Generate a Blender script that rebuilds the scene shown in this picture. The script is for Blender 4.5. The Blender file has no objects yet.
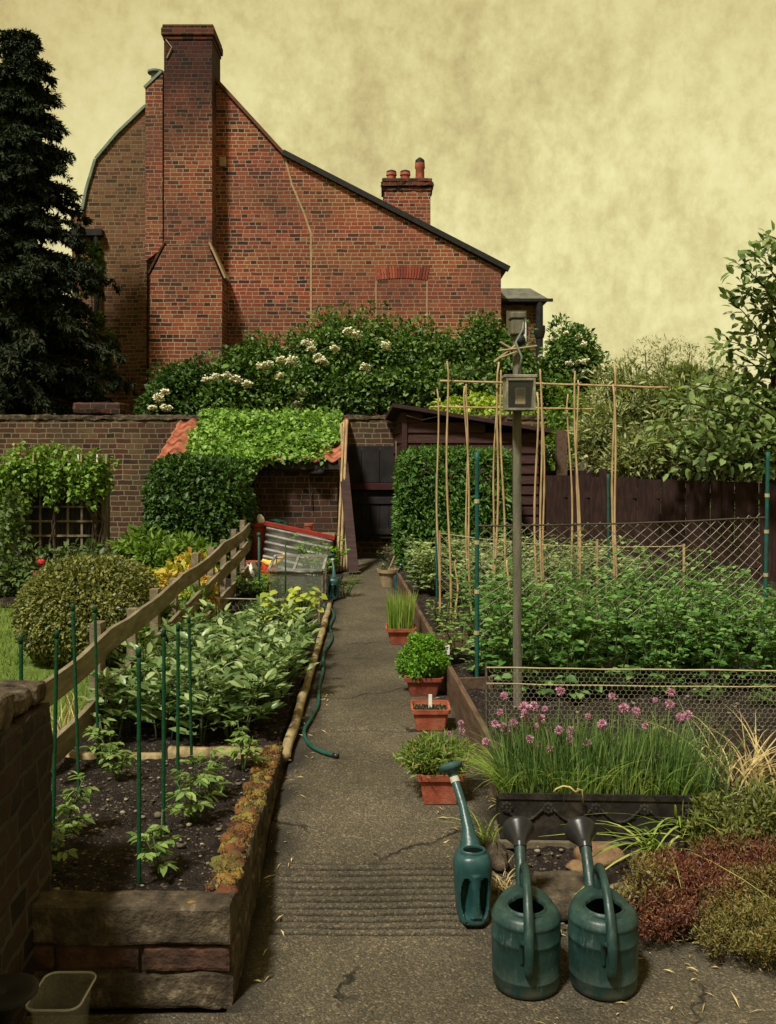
import bpy, math, random
import numpy as np
from mathutils import Vector, Matrix, noise as mnoise

R = math.radians
rnd = random.Random(7)
rng = np.random.default_rng(11)
scene = bpy.context.scene
COL = scene.collection
F, HZ, H = 930.0, 455.0, 1.56        # focal length in pixels, horizon row, eye height


def zg(Y):
    """height of the trodden ground: flat, a short ramp, flat again"""
    t = min(1.0, max(0.0, (Y - 2.75) / 1.25))
    return 0.15 * t * t * (3 - 2 * t)


def W(px, py, Y):
    return Vector(((px - 388) * Y / F, Y, H - (py - HZ) * Y / F))


def G(px, py, dz=0.0):
    Y = 4.0
    for _ in range(60):
        Y = 0.5 * Y + 0.5 * (H - zg(Y) - dz) * F / (py - HZ)
    return Vector(((px - 388) * Y / F, Y, zg(Y) + dz))


# ------------------------------------------------------------------ materials
def new_mat(name):
    m = bpy.data.materials.new(name)
    m.use_nodes = True
    nt = m.node_tree
    b = nt.nodes['Principled BSDF']
    return m, nt, b


def N(nt, typ, **kw):
    n = nt.nodes.new(typ)
    for k, v in kw.items():
        if k.startswith('_'):
            setattr(n, k[1:], v)
        else:
            n.inputs[k.replace('__', ' ')].default_value = v
    return n


def ramp(nt, fac, stops, interp='LINEAR'):
    r = nt.nodes.new('ShaderNodeValToRGB')
    r.color_ramp.interpolation = interp
    e = r.color_ramp.elements
    while len(e) > len(stops):
        e.remove(e[-1])
    while len(e) < len(stops):
        e.new(1.0)
    for i, (p, c) in enumerate(stops):
        e[i].position = p
        e[i].color = (c[0], c[1], c[2], 1)
    nt.links.new(fac, r.inputs['Fac'])
    return r.outputs['Color']


def mix(nt, fac, a, b, mode='MIX'):
    n = nt.nodes.new('ShaderNodeMix')
    n.data_type = 'RGBA'
    n.blend_type = mode
    n.clamp_factor = True
    for sock, val in ((n.inputs[0], fac), (n.inputs[6], a), (n.inputs[7], b)):
        if isinstance(val, (int, float)):
            sock.default_value = val
        elif isinstance(val, tuple):
            sock.default_value = (val[0], val[1], val[2], 1)
        else:
            nt.links.new(val, sock)
    return n.outputs[2]


def math_n(nt, op, a, b=0.0, c=None, clamp=False):
    n = nt.nodes.new('ShaderNodeMath')
    n.operation = op
    n.use_clamp = clamp
    for i, val in enumerate((a, b, c)):
        if val is None:
            continue
        if isinstance(val, (int, float)):
            n.inputs[i].default_value = val
        else:
            nt.links.new(val, n.inputs[i])
    return n.outputs[0]


def coords(nt, kind='Object', scale=None):
    t = nt.nodes.new('ShaderNodeTexCoord')
    o = t.outputs[kind]
    if scale:
        mp = nt.nodes.new('ShaderNodeMapping')
        mp.inputs['Scale'].default_value = scale
        nt.links.new(o, mp.inputs['Vector'])
        o = mp.outputs['Vector']
    return o


def noise_n(nt, vec, scale, detail=4.0, rough=0.55):
    n = nt.nodes.new('ShaderNodeTexNoise')
    n.inputs['Scale'].default_value = scale
    n.inputs['Detail'].default_value = detail
    n.inputs['Roughness'].default_value = rough
    nt.links.new(vec, n.inputs['Vector'])
    return n.outputs['Fac']


def bump(nt, b, height, dist=0.01, strength=0.6):
    n = nt.nodes.new('ShaderNodeBump')
    n.inputs['Distance'].default_value = dist
    n.inputs['Strength'].default_value = strength
    nt.links.new(height, n.inputs['Height'])
    nt.links.new(n.outputs['Normal'], b.inputs['Normal'])


def mottled(name, cols, scale=6.0, rough=0.8, bscale=60.0, bdist=0.004, stretch=None, metal=0.0, spec=0.13):
    """a colour ramp driven by layered noise, with a fine bump"""
    m, nt, b = new_mat(name)
    v = coords(nt, 'Object', stretch)
    n1 = noise_n(nt, v, scale, 8.0, 0.65)
    k = len(cols)
    c = ramp(nt, n1, [(0.28 + 0.44 * i / max(1, k - 1), cols[i]) for i in range(k)])
    nt.links.new(c, b.inputs['Base Color'])
    n2 = noise_n(nt, v, bscale, 5.0, 0.6)
    bump(nt, b, n2, bdist, 0.8)
    b.inputs['Roughness'].default_value = rough
    b.inputs['Metallic'].default_value = metal
    b.inputs['Specular IOR Level'].default_value = spec
    return m


def leaf_mat(name, cols, trans=0.3, rough=0.5, spec=0.35):
    m, nt, b = new_mat(name)
    g = nt.nodes.new('ShaderNodeNewGeometry')
    if 'lea' in name and 'conifer_needles' not in name:
        cols = [(r * 1.28, g_ * 1.26, b_ * 0.95) for r, g_, b_ in cols]
    k = len(cols)
    c = ramp(nt, g.outputs['Random Per Island'], [(i / max(1, k - 1), cols[i]) for i in range(k)])
    n1 = noise_n(nt, coords(nt), 3.0, 3.0)
    c = mix(nt, math_n(nt, 'MULTIPLY', n1, 0.45), c, mix(nt, 1.0, c, (0.62, 0.62, 0.5), 'MULTIPLY'))
    nt.links.new(c, b.inputs['Base Color'])
    b.inputs['Roughness'].default_value = rough
    b.inputs['Specular IOR Level'].default_value = spec
    t = nt.nodes.new('ShaderNodeBsdfTranslucent')
    nt.links.new(mix(nt, 1.0, c, (1.0, 1.15, 0.6), 'MULTIPLY'), t.inputs['Color'])
    mx = nt.nodes.new('ShaderNodeMixShader')
    mx.inputs[0].default_value = trans
    nt.links.new(b.outputs[0], mx.inputs[1])
    nt.links.new(t.outputs[0], mx.inputs[2])
    nt.links.new(mx.outputs[0], nt.nodes['Material Output'].inputs['Surface'])
    return m


def brick_mat(name, cols, mortar, grime, grime_amt=0.5, squash=0.55, msize=0.0075, patches=None, soot=None):
    m, nt, b = new_mat(name)
    t = nt.nodes.new('ShaderNodeTexCoord')
    g = nt.nodes.new('ShaderNodeNewGeometry')
    sp = nt.nodes.new('ShaderNodeSeparateXYZ'); nt.links.new(t.outputs['Object'], sp.inputs[0])
    sn = nt.nodes.new('ShaderNodeSeparateXYZ'); nt.links.new(g.outputs['True Normal'], sn.inputs[0])
    side = math_n(nt, 'GREATER_THAN', math_n(nt, 'ABSOLUTE', sn.outputs[0]), 0.7)
    u = math_n(nt, 'ADD', math_n(nt, 'MULTIPLY', sp.outputs[0], math_n(nt, 'SUBTRACT', 1.0, side)),
               math_n(nt, 'MULTIPLY', sp.outputs[1], side))
    nw = noise_n(nt, t.outputs['Object'], 3.5, 3.0)
    nw2 = noise_n(nt, t.outputs['Object'], 22.0, 2.0)
    w1 = math_n(nt, 'MULTIPLY', math_n(nt, 'SUBTRACT', nw, 0.5), 0.03)
    w2 = math_n(nt, 'MULTIPLY', math_n(nt, 'SUBTRACT', nw2, 0.5), 0.014)
    zz = math_n(nt, 'ADD', sp.outputs[2], math_n(nt, 'ADD', w1, w2))
    uu = math_n(nt, 'ADD', u, math_n(nt, 'MULTIPLY', w2, 1.5))
    wn = nt.nodes.new('ShaderNodeTexWhiteNoise'); wn.noise_dimensions = '1D'
    nt.links.new(math_n(nt, 'FLOOR', math_n(nt, 'DIVIDE', zz, 0.075)), wn.inputs['W'])
    uu = math_n(nt, 'ADD', uu, math_n(nt, 'MULTIPLY', wn.outputs['Value'], 0.6))     # courses never line up
    cb = nt.nodes.new('ShaderNodeCombineXYZ')
    nt.links.new(uu, cb.inputs[0]); nt.links.new(zz, cb.inputs[1])
    br = nt.nodes.new('ShaderNodeTexBrick')
    br.offset = 0.5; br.squash = squash; br.squash_frequency = 2; br.offset_frequency = 2
    for k, v in (('Scale', 1.0), ('Mortar Size', msize), ('Mortar Smooth', 0.25), ('Bias', 0.0),
                 ('Brick Width', 0.225), ('Row Height', 0.075)):
        br.inputs[k].default_value = v
    br.inputs['Color1'].default_value = (0, 0, 0, 1)
    br.inputs['Color2'].default_value = (1, 1, 1, 1)
    br.inputs['Mortar'].default_value = (0.5, 0.5, 0.5, 1)
    nt.links.new(cb.outputs[0], br.inputs['Vector'])
    k = len(cols)
    c = ramp(nt, br.outputs['Color'], [(i / max(1, k - 1), cols[i]) for i in range(k)])
    fine = noise_n(nt, t.outputs['Object'], 45.0, 5.0)
    c = mix(nt, math_n(nt, 'MULTIPLY', fine, 0.6), c, mix(nt, 1.0, c, (0.45, 0.42, 0.42), 'MULTIPLY'))
    if patches:
        pn = noise_n(nt, t.outputs['Object'], 0.9, 6.0, 0.65)
        c = mix(nt, ramp(nt, pn, [(0.45, (0, 0, 0)), (0.62, (0.75, 0.75, 0.75))]), c, patches)
    mo = ramp(nt, noise_n(nt, t.outputs['Object'], 2.2, 6.0, 0.7),
              [(0.3, tuple(x * 0.45 for x in mortar)), (0.6, mortar)])
    c = mix(nt, br.outputs['Fac'], c, mo)
    gn = noise_n(nt, t.outputs['Object'], 0.55, 7.0, 0.68)
    c = mix(nt, ramp(nt, gn, [(0.42, (0, 0, 0)), (0.7, (grime_amt,) * 3)]), c, grime)
    if soot:      # smoke-blackened bricks below the chimney head, ragged lower limit
        sz = math_n(nt, 'ADD', sp.outputs[2], math_n(nt, 'MULTIPLY', math_n(nt, 'SUBTRACT', noise_n(nt, t.outputs['Object'], 1.6, 5.0), 0.5), 1.6))
        mr = nt.nodes.new('ShaderNodeMapRange'); mr.inputs['From Min'].default_value = soot[0]; mr.inputs['From Max'].default_value = soot[1]
        nt.links.new(sz, mr.inputs['Value'])
        c = mix(nt, math_n(nt, 'MULTIPLY', mr.outputs[0], 0.92), c, mix(nt, 0.10, (0.012, 0.009, 0.009), c))
    nt.links.new(c, b.inputs['Base Color'])
    b.inputs['Roughness'].default_value = 0.9
    b.inputs['Specular IOR Level'].default_value = 0.15
    hgt = math_n(nt, 'ADD', math_n(nt, 'SUBTRACT', 1.0, br.outputs['Fac']), math_n(nt, 'MULTIPLY', fine, 0.5))
    bump(nt, b, hgt, 0.01, 0.8)
    return m


def can_mat(name):
    """old green plastic: scuffed, chalky on the ribs, splashed with dried mud near the ground"""
    m, nt, b = new_mat(name)
    v = coords(nt)
    c = ramp(nt, noise_n(nt, v, 8, 8, 0.65), [(0.3, (0.004, 0.016, 0.014)), (0.5, (0.010, 0.032, 0.027)), (0.72, (0.035, 0.07, 0.058))])
    sc = noise_n(nt, coords(nt, 'Object', (1, 1, 0.25)), 60, 6, 0.75)
    c = mix(nt, ramp(nt, sc, [(0.60, (0, 0, 0)), (0.72, (0.55, 0.55, 0.55))]), c, (0.12, 0.16, 0.13))
    sp = nt.nodes.new('ShaderNodeSeparateXYZ'); nt.links.new(v, sp.inputs[0])
    mr = nt.nodes.new('ShaderNodeMapRange'); mr.inputs['From Min'].default_value = 0.10; mr.inputs['From Max'].default_value = 0.0
    nt.links.new(sp.outputs[2], mr.inputs['Value'])
    md = math_n(nt, 'MULTIPLY', mr.outputs[0], ramp(nt, noise_n(nt, v, 38, 6, 0.7), [(0.42, (0, 0, 0)), (0.6, (1, 1, 1))]))
    c = mix(nt, math_n(nt, 'MULTIPLY', md, 0.75), c, (0.055, 0.045, 0.03))
    nt.links.new(c, b.inputs['Base Color'])
    nt.links.new(ramp(nt, sc, [(0.4, (0.34,) * 3), (0.7, (0.65,) * 3)]), b.inputs['Roughness'])
    b.inputs['Specular IOR Level'].default_value = 0.4
    bump(nt, b, noise_n(nt, v, 45, 5, 0.6), 0.0012, 0.7)
    return m


M = {}
M['brick_red'] = brick_mat('red_brick', [(0.035, 0.018, 0.018), (0.13, 0.034, 0.023), (0.23, 0.052, 0.026), (0.29, 0.062, 0.029), (0.32, 0.082, 0.036), (0.25, 0.048, 0.024), (0.36, 0.125, 0.06)],
                           (0.44, 0.36, 0.22), (0.055, 0.032, 0.028), 0.9)
M['brick_orange'] = brick_mat('orange_brick', [(0.045, 0.022, 0.02), (0.20, 0.052, 0.026), (0.29, 0.07, 0.033), (0.32, 0.084, 0.037), (0.24, 0.055, 0.028), (0.35, 0.12, 0.056)],
                              (0.47, 0.38, 0.22), (0.075, 0.038, 0.03), 0.85)
M['brick_stack'] = brick_mat('stack_brick', [(0.035, 0.018, 0.018), (0.13, 0.034, 0.023), (0.23, 0.052, 0.026), (0.29, 0.062, 0.029), (0.32, 0.082, 0.036), (0.25, 0.048, 0.024), (0.36, 0.125, 0.06)],
                             (0.44, 0.36, 0.22), (0.055, 0.032, 0.028), 0.9, soot=(7.2, 8.7))
M['brick_brown'] = brick_mat('brown_brick', [(0.05, 0.028, 0.02), (0.13, 0.055, 0.03), (0.20, 0.09, 0.045), (0.17, 0.11, 0.05)],
                             (0.30, 0.23, 0.12), (0.07, 0.05, 0.03), 0.6)
M['brick_soot'] = brick_mat('sooty_brick', [(0.03, 0.018, 0.016), (0.09, 0.028, 0.02), (0.17, 0.045, 0.028)],
                            (0.14, 0.10, 0.055), (0.025, 0.018, 0.016), 0.7)
M['brick_wall'] = brick_mat('garden_wall_brick', [(0.022, 0.014, 0.012), (0.10, 0.036, 0.022), (0.15, 0.068, 0.034), (0.14, 0.098, 0.045), (0.09, 0.032, 0.02), (0.05, 0.035, 0.022)],
                            (0.27, 0.235, 0.145), (0.025, 0.02, 0.013), 0.95, msize=0.008, patches=(0.07, 0.045, 0.026))
M['brick_dark'] = brick_mat('dark_damp_brick', [(0.018, 0.012, 0.012), (0.045, 0.022, 0.017), (0.085, 0.034, 0.022), (0.055, 0.035, 0.025)],
                            (0.15, 0.11, 0.065), (0.02, 0.017, 0.014), 0.7)
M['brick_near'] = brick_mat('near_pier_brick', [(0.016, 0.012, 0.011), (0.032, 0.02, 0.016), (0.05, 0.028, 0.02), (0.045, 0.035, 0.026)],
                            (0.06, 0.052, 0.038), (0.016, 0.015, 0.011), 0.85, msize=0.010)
M['parge'] = mottled('lime_mortar', [(0.24, 0.17, 0.085), (0.40, 0.31, 0.17)], 9, 0.95)
M['arch_brick'] = leaf_mat('rubbed_arch_brick', [(0.10, 0.025, 0.02), (0.24, 0.045, 0.028), (0.32, 0.065, 0.035), (0.36, 0.09, 0.045)], 0.0, 0.9)
M['lead'] = mottled('weathered_lead', [(0.10, 0.13, 0.10), (0.22, 0.27, 0.20)], 7, 0.6)
M['slate'] = mottled('slate', [(0.05, 0.055, 0.045), (0.11, 0.11, 0.085), (0.16, 0.15, 0.11)], 5, 0.7, 40, 0.01)
M['tile'] = mottled('clay_pantile', [(0.10, 0.04, 0.025), (0.30, 0.10, 0.055), (0.42, 0.17, 0.10)], 8, 0.85)
M['roof_tile'] = mottled('plain_roof_tile', [(0.07, 0.035, 0.025), (0.16, 0.07, 0.045)], 8, 0.9)
M['terracotta'] = mottled('terracotta', [(0.13, 0.04, 0.026), (0.29, 0.075, 0.042), (0.40, 0.15, 0.09)], 9, 0.8)
M['terracotta_dark'] = mottled('damp_terracotta', [(0.09, 0.028, 0.02), (0.20, 0.05, 0.032), (0.27, 0.085, 0.055)], 9, 0.75)
M['black_metal'] = mottled('black_painted_metal', [(0.012, 0.012, 0.012), (0.03, 0.03, 0.028)], 12, 0.5)
M['black_board'] = mottled('black_stained_board', [(0.018, 0.011, 0.011), (0.036, 0.02, 0.018), (0.055, 0.03, 0.026)], 5, 0.75, 50, 0.004, (1, 1, 6))
M['shed_board'] = mottled('tarred_weatherboard', [(0.024, 0.012, 0.012), (0.042, 0.020, 0.018), (0.068, 0.034, 0.029)], 5, 0.75, 50, 0.004, (1.2, 1.2, 8))
M['fence_board'] = mottled('dark_stained_fence', [(0.014, 0.008, 0.008), (0.028, 0.015, 0.013), (0.048, 0.026, 0.021)], 6, 0.8, 50, 0.004, (6, 6, 1))
M['tar'] = mottled('tarred_boards', [(0.010, 0.010, 0.011), (0.02, 0.018, 0.017), (0.034, 0.027, 0.024)], 4, 0.6)
M['backing'] = mottled('grey_backing_boards', [(0.02, 0.018, 0.015), (0.038, 0.034, 0.028), (0.06, 0.054, 0.044)], 5, 0.85, 40, 0.004, (5, 1, 1))
M['maroon'] = mottled('maroon_beam', [(0.03, 0.010, 0.010), (0.055, 0.018, 0.016)], 5, 0.7)
M['wood_grey'] = mottled('weathered_wood', [(0.09, 0.07, 0.04), (0.17, 0.14, 0.09), (0.27, 0.235, 0.16)], 6, 0.85, 60, 0.006, (3, 0.6, 3))
M['wood_post'] = mottled('weathered_post', [(0.06, 0.055, 0.04), (0.13, 0.12, 0.085), (0.20, 0.185, 0.13)], 7, 0.85, 60, 0.006, (5, 5, 0.5))
M['wood_edge'] = mottled('edging_timber', [(0.12, 0.09, 0.045), (0.27, 0.21, 0.10), (0.38, 0.31, 0.16)], 8, 0.85, 60, 0.006, (4, 0.8, 4))
M['wood_brown'] = mottled('brown_board', [(0.05, 0.03, 0.02), (0.10, 0.062, 0.04), (0.15, 0.10, 0.065)], 6, 0.8, 60, 0.005, (4, 0.7, 4))
M['wood_pale'] = mottled('pale_timber', [(0.22, 0.17, 0.09), (0.40, 0.32, 0.18)], 8, 0.85, 60, 0.006, (0.8, 4, 4))
M['bamboo'] = mottled('bamboo', [(0.15, 0.095, 0.045), (0.34, 0.235, 0.115), (0.46, 0.34, 0.18)], 14, 0.5, 60, 0.002, (1, 1, 0.3))
M['can_green'] = mottled('green_plastic', [(0.004, 0.015, 0.013), (0.009, 0.029, 0.025), (0.035, 0.068, 0.058)], 9, 0.40, 150, 0.0012, None, 0, 0.45)
M['can_green'] = can_mat('dusty_green_plastic')
M['can_blue'] = mottled('blue_green_plastic', [(0.008, 0.033, 0.032), (0.015, 0.054, 0.052), (0.04, 0.09, 0.085)], 8, 0.35, 120, 0.001, None, 0, 0.45)
M['black_plastic'] = mottled('black_plastic', [(0.010, 0.010, 0.011), (0.022, 0.022, 0.022)], 8, 0.32, 60, 0.0005, None, 0, 0.35)
M['trough'] = mottled('dusty_black_plastic', [(0.010, 0.009, 0.009), (0.02, 0.017, 0.014), (0.05, 0.042, 0.03)], 10, 0.6)
M['ledge'] = mottled('dusty_ledge', [(0.05, 0.04, 0.026), (0.15, 0.125, 0.08)], 18, 0.85)
M['collar'] = mottled('pale_collar', [(0.25, 0.25, 0.2), (0.45, 0.43, 0.34)], 12, 0.5)
M['inside_dark'] = mottled('can_inside_shade', [(0.003, 0.005, 0.004), (0.005, 0.008, 0.007)], 8, 1.0, 60, 0.004, None, 0, 0.0)  # near-black tone stands in for the shade inside the cans
M['hose'] = mottled('green_hose', [(0.008, 0.045, 0.033), (0.02, 0.085, 0.06)], 10, 0.4)
M['cane_green'] = mottled('green_coated_stake', [(0.006, 0.035, 0.014), (0.012, 0.065, 0.026)], 10, 0.45)
M['post_teal'] = mottled('teal_coated_post', [(0.008, 0.05, 0.042), (0.02, 0.10, 0.08)], 10, 0.45)
M['wire'] = mottled('galvanised_wire', [(0.24, 0.23, 0.17), (0.44, 0.41, 0.31)], 20, 0.6)
M['wire_dark'] = mottled('dark_wire', [(0.05, 0.04, 0.03), (0.08, 0.07, 0.05)], 20, 0.6)
M['string'] = mottled('netting_string', [(0.25, 0.21, 0.11), (0.42, 0.36, 0.20)], 20, 0.9)
M['concrete'] = mottled('rough_concrete', [(0.018, 0.014, 0.010), (0.046, 0.036, 0.024), (0.085, 0.066, 0.043), (0.22, 0.18, 0.115)], 16, 0.95, 70, 0.012)
M['old_brick'] = mottled('worn_brick', [(0.016, 0.011, 0.009), (0.045, 0.026, 0.018), (0.085, 0.043, 0.028), (0.14, 0.085, 0.055)], 11, 0.95, 45, 0.012)
M['stone_brown'] = mottled('brown_stone', [(0.08, 0.045, 0.025), (0.19, 0.115, 0.06), (0.26, 0.18, 0.10)], 9, 0.85, 50, 0.006)
M['stone_grey'] = mottled('grey_stone', [(0.08, 0.07, 0.045), (0.18, 0.155, 0.095), (0.27, 0.24, 0.15)], 11, 0.9, 50, 0.008)
M['pebble'] = leaf_mat('pebble', [(0.04, 0.034, 0.026), (0.08, 0.066, 0.045), (0.16, 0.135, 0.09), (0.30, 0.26, 0.18)], 0.0, 0.9)
M['galv'] = mottled('corrugated_iron', [(0.08, 0.08, 0.08), (0.24, 0.24, 0.22), (0.42, 0.41, 0.37)], 6, 0.55, 50, 0.002, None, 0.3)
M['red_paint'] = mottled('red_painted_wood', [(0.16, 0.02, 0.015), (0.30, 0.035, 0.022)], 10, 0.7)
M['red_plastic'] = mottled('red_plastic', [(0.38, 0.02, 0.015), (0.58, 0.04, 0.025)], 8, 0.4)
M['tub_red'] = mottled('rust_red_plastic', [(0.22, 0.035, 0.02), (0.34, 0.06, 0.03)], 8, 0.5)
M['yellow'] = mottled('yellow_cloth', [(0.55, 0.10, 0.03), (0.70, 0.45, 0.06), (0.75, 0.52, 0.10)], 30, 0.8)
M['white'] = mottled('white_plastic', [(0.55, 0.54, 0.48), (0.78, 0.77, 0.70)], 8, 0.5)
M['stone_pot'] = mottled('buff_stone_pot', [(0.17, 0.13, 0.07), (0.32, 0.25, 0.15)], 12, 0.9)
M['tarp'] = mottled('dark_green_tarpaulin', [(0.006, 0.03, 0.02), (0.014, 0.055, 0.04)], 8, 0.4)
M['box_grey'] = mottled('weathered_meter_box', [(0.09, 0.085, 0.06), (0.19, 0.175, 0.125), (0.33, 0.31, 0.23)], 14, 0.8)
M['bark'] = mottled('bark', [(0.03, 0.02, 0.013), (0.075, 0.05, 0.032)], 20, 0.95, 50, 0.01, (1, 1, 0.3))
M['stem'] = mottled('green_stem', [(0.045, 0.075, 0.02), (0.09, 0.13, 0.04)], 12, 0.7)
M['moss'] = leaf_mat('moss', [(0.05, 0.018, 0.010), (0.12, 0.040, 0.015), (0.19, 0.095, 0.02), (0.19, 0.16, 0.028), (0.085, 0.078, 0.018), (0.10, 0.032, 0.012)], 0.0, 0.95)
M['straw'] = leaf_mat('straw', [(0.30, 0.22, 0.09), (0.50, 0.39, 0.17), (0.60, 0.50, 0.25)], 0.15, 0.8)
M['pink'] = leaf_mat('chive_flower', [(0.42, 0.16, 0.28), (0.58, 0.28, 0.42), (0.70, 0.43, 0.54)], 0.2, 0.8)
M['umbel'] = leaf_mat('elder_flower', [(0.62, 0.56, 0.36), (0.78, 0.74, 0.54), (0.82, 0.80, 0.64)], 0.2, 0.8)
M['rose'] = leaf_mat('red_rose', [(0.40, 0.006, 0.02), (0.58, 0.02, 0.045)], 0.2, 0.6)

L = {}
L['conifer'] = leaf_mat('conifer_needles', [(0.012, 0.019, 0.009), (0.022, 0.033, 0.015), (0.04, 0.056, 0.025)], 0.10, 0.8, 0.15)
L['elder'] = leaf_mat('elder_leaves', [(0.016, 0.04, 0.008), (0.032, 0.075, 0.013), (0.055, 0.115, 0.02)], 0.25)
L['elder_lit'] = leaf_mat('elder_leaves_lit', [(0.022, 0.055, 0.012), (0.045, 0.10, 0.02), (0.095, 0.17, 0.04), (0.13, 0.21, 0.06)], 0.25)  # lit copy of the elder leaves, highlights put into the palest greens
L['ivy'] = leaf_mat('ivy_leaves', [(0.045, 0.11, 0.016), (0.10, 0.21, 0.035), (0.18, 0.32, 0.065), (0.26, 0.40, 0.11)], 0.3)
L['laurel'] = leaf_mat('clipped_bush_leaves', [(0.016, 0.045, 0.009), (0.032, 0.078, 0.014), (0.06, 0.125, 0.024)], 0.25)
L['hedge'] = leaf_mat('conifer_hedge_leaves', [(0.022, 0.07, 0.012), (0.05, 0.125, 0.02), (0.09, 0.18, 0.035)], 0.25)
L['euonymus'] = leaf_mat('olive_clipped_leaves', [(0.05, 0.065, 0.018), (0.11, 0.125, 0.035), (0.20, 0.20, 0.065)], 0.2)
L['vine'] = leaf_mat('vine_leaves', [(0.06, 0.12, 0.015), (0.12, 0.22, 0.03), (0.19, 0.30, 0.055)], 0.35)
L['shrub'] = leaf_mat('fresh_shrub_leaves', [(0.05, 0.10, 0.015), (0.10, 0.18, 0.025), (0.17, 0.26, 0.045)], 0.35)
L['yellow'] = leaf_mat('golden_leaves', [(0.20, 0.22, 0.03), (0.38, 0.36, 0.05), (0.50, 0.36, 0.08), (0.48, 0.20, 0.08)], 0.35)
L['rosebush'] = leaf_mat('rose_leaves', [(0.025, 0.05, 0.012), (0.055, 0.095, 0.025), (0.09, 0.13, 0.045)], 0.25)
L['willow'] = leaf_mat('grey_green_leaves', [(0.055, 0.075, 0.03), (0.13, 0.16, 0.075), (0.27, 0.30, 0.15), (0.42, 0.44, 0.25)], 0.38)
L['tree'] = leaf_mat('broad_tree_leaves', [(0.035, 0.065, 0.022), (0.085, 0.14, 0.05), (0.16, 0.23, 0.09), (0.22, 0.29, 0.13)], 0.35)
L['bean'] = leaf_mat('broad_bean_leaves', [(0.06, 0.105, 0.045), (0.085, 0.145, 0.06), (0.14, 0.21, 0.10), (0.29, 0.36, 0.22)], 0.25, 0.36, 0.5)
L['bean_far'] = leaf_mat('silvery_bean_leaves', [(0.06, 0.10, 0.04), (0.13, 0.19, 0.085), (0.24, 0.30, 0.16), (0.34, 0.39, 0.24)], 0.25, 0.45)
L['pea'] = leaf_mat('pea_leaves', [(0.028, 0.085, 0.02), (0.06, 0.15, 0.04), (0.13, 0.25, 0.085), (0.20, 0.32, 0.14)], 0.35)
L['tomato'] = leaf_mat('tomato_leaves', [(0.07, 0.13, 0.035), (0.14, 0.22, 0.07), (0.22, 0.31, 0.12)], 0.3)
L['squash'] = leaf_mat('squash_leaves', [(0.18, 0.25, 0.035), (0.32, 0.38, 0.07), (0.48, 0.50, 0.13)], 0.4)
L['parsley'] = leaf_mat('parsley_leaves', [(0.06, 0.16, 0.012), (0.11, 0.25, 0.02), (0.17, 0.33, 0.04)], 0.35)
L['chive'] = leaf_mat('chive_leaves', [(0.03, 0.075, 0.018), (0.055, 0.115, 0.034), (0.10, 0.175, 0.06), (0.19, 0.25, 0.09)], 0.25)
L['chive_pale'] = leaf_mat('pale_chive_leaves', [(0.10, 0.19, 0.03), (0.18, 0.29, 0.06), (0.30, 0.33, 0.10)], 0.3)
L['herb'] = leaf_mat('herb_leaves', [(0.055, 0.11, 0.02), (0.10, 0.18, 0.03), (0.17, 0.24, 0.05), (0.18, 0.11, 0.06)], 0.3)
L['heather_red'] = leaf_mat('red_heather', [(0.055, 0.014, 0.012), (0.13, 0.035, 0.022), (0.22, 0.075, 0.04), (0.20, 0.12, 0.045)], 0.2)
L['heather_green'] = leaf_mat('olive_heather', [(0.07, 0.065, 0.016), (0.14, 0.13, 0.03), (0.22, 0.20, 0.05), (0.25, 0.15, 0.05)], 0.25)
L['rockery'] = leaf_mat('rockery_leaves', [(0.045, 0.06, 0.015), (0.09, 0.11, 0.028), (0.16, 0.17, 0.05)], 0.25)
L['lily'] = leaf_mat('day_lily_leaves', [(0.12, 0.19, 0.04), (0.24, 0.33, 0.08), (0.45, 0.48, 0.17)], 0.3)
L['grass'] = leaf_mat('lawn_grass', [(0.07, 0.12, 0.02), (0.13, 0.20, 0.03), (0.20, 0.25, 0.05)], 0.3)
L['lime'] = leaf_mat('lime_leaves', [(0.15, 0.24, 0.025), (0.28, 0.38, 0.05), (0.36, 0.44, 0.09)], 0.35)


def glass_mat(name, tint, rough=0.05, alpha=0.25):
    m, nt, b = new_mat(name)
    n1 = noise_n(nt, coords(nt), 12.0, 5.0)
    b.inputs['Base Color'].default_value = (*tint, 1)
    b.inputs['Roughness'].default_value = rough
    b.inputs['Specular IOR Level'].default_value = 0.25
    nt.links.new(math_n(nt, 'MULTIPLY_ADD', n1, alpha, alpha * 0.5), b.inputs['Alpha'])
    return m


M['glass'] = glass_mat('dusty_glass', (0.22, 0.24, 0.19), 0.1, 0.22)
M['box_glass'] = glass_mat('box_glass', (0.25, 0.26, 0.2), 0.1, 0.06)
M['clear_tub'] = glass_mat('clear_plastic', (0.55, 0.55, 0.50), 0.12, 0.07)
M['clear_rim'] = glass_mat('clear_plastic_rim', (0.6, 0.6, 0.56), 0.2, 0.4)
M['window_glass'] = mottled('dark_window_glass', [(0.05, 0.055, 0.055), (0.09, 0.10, 0.10)], 3, 0.08)


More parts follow.
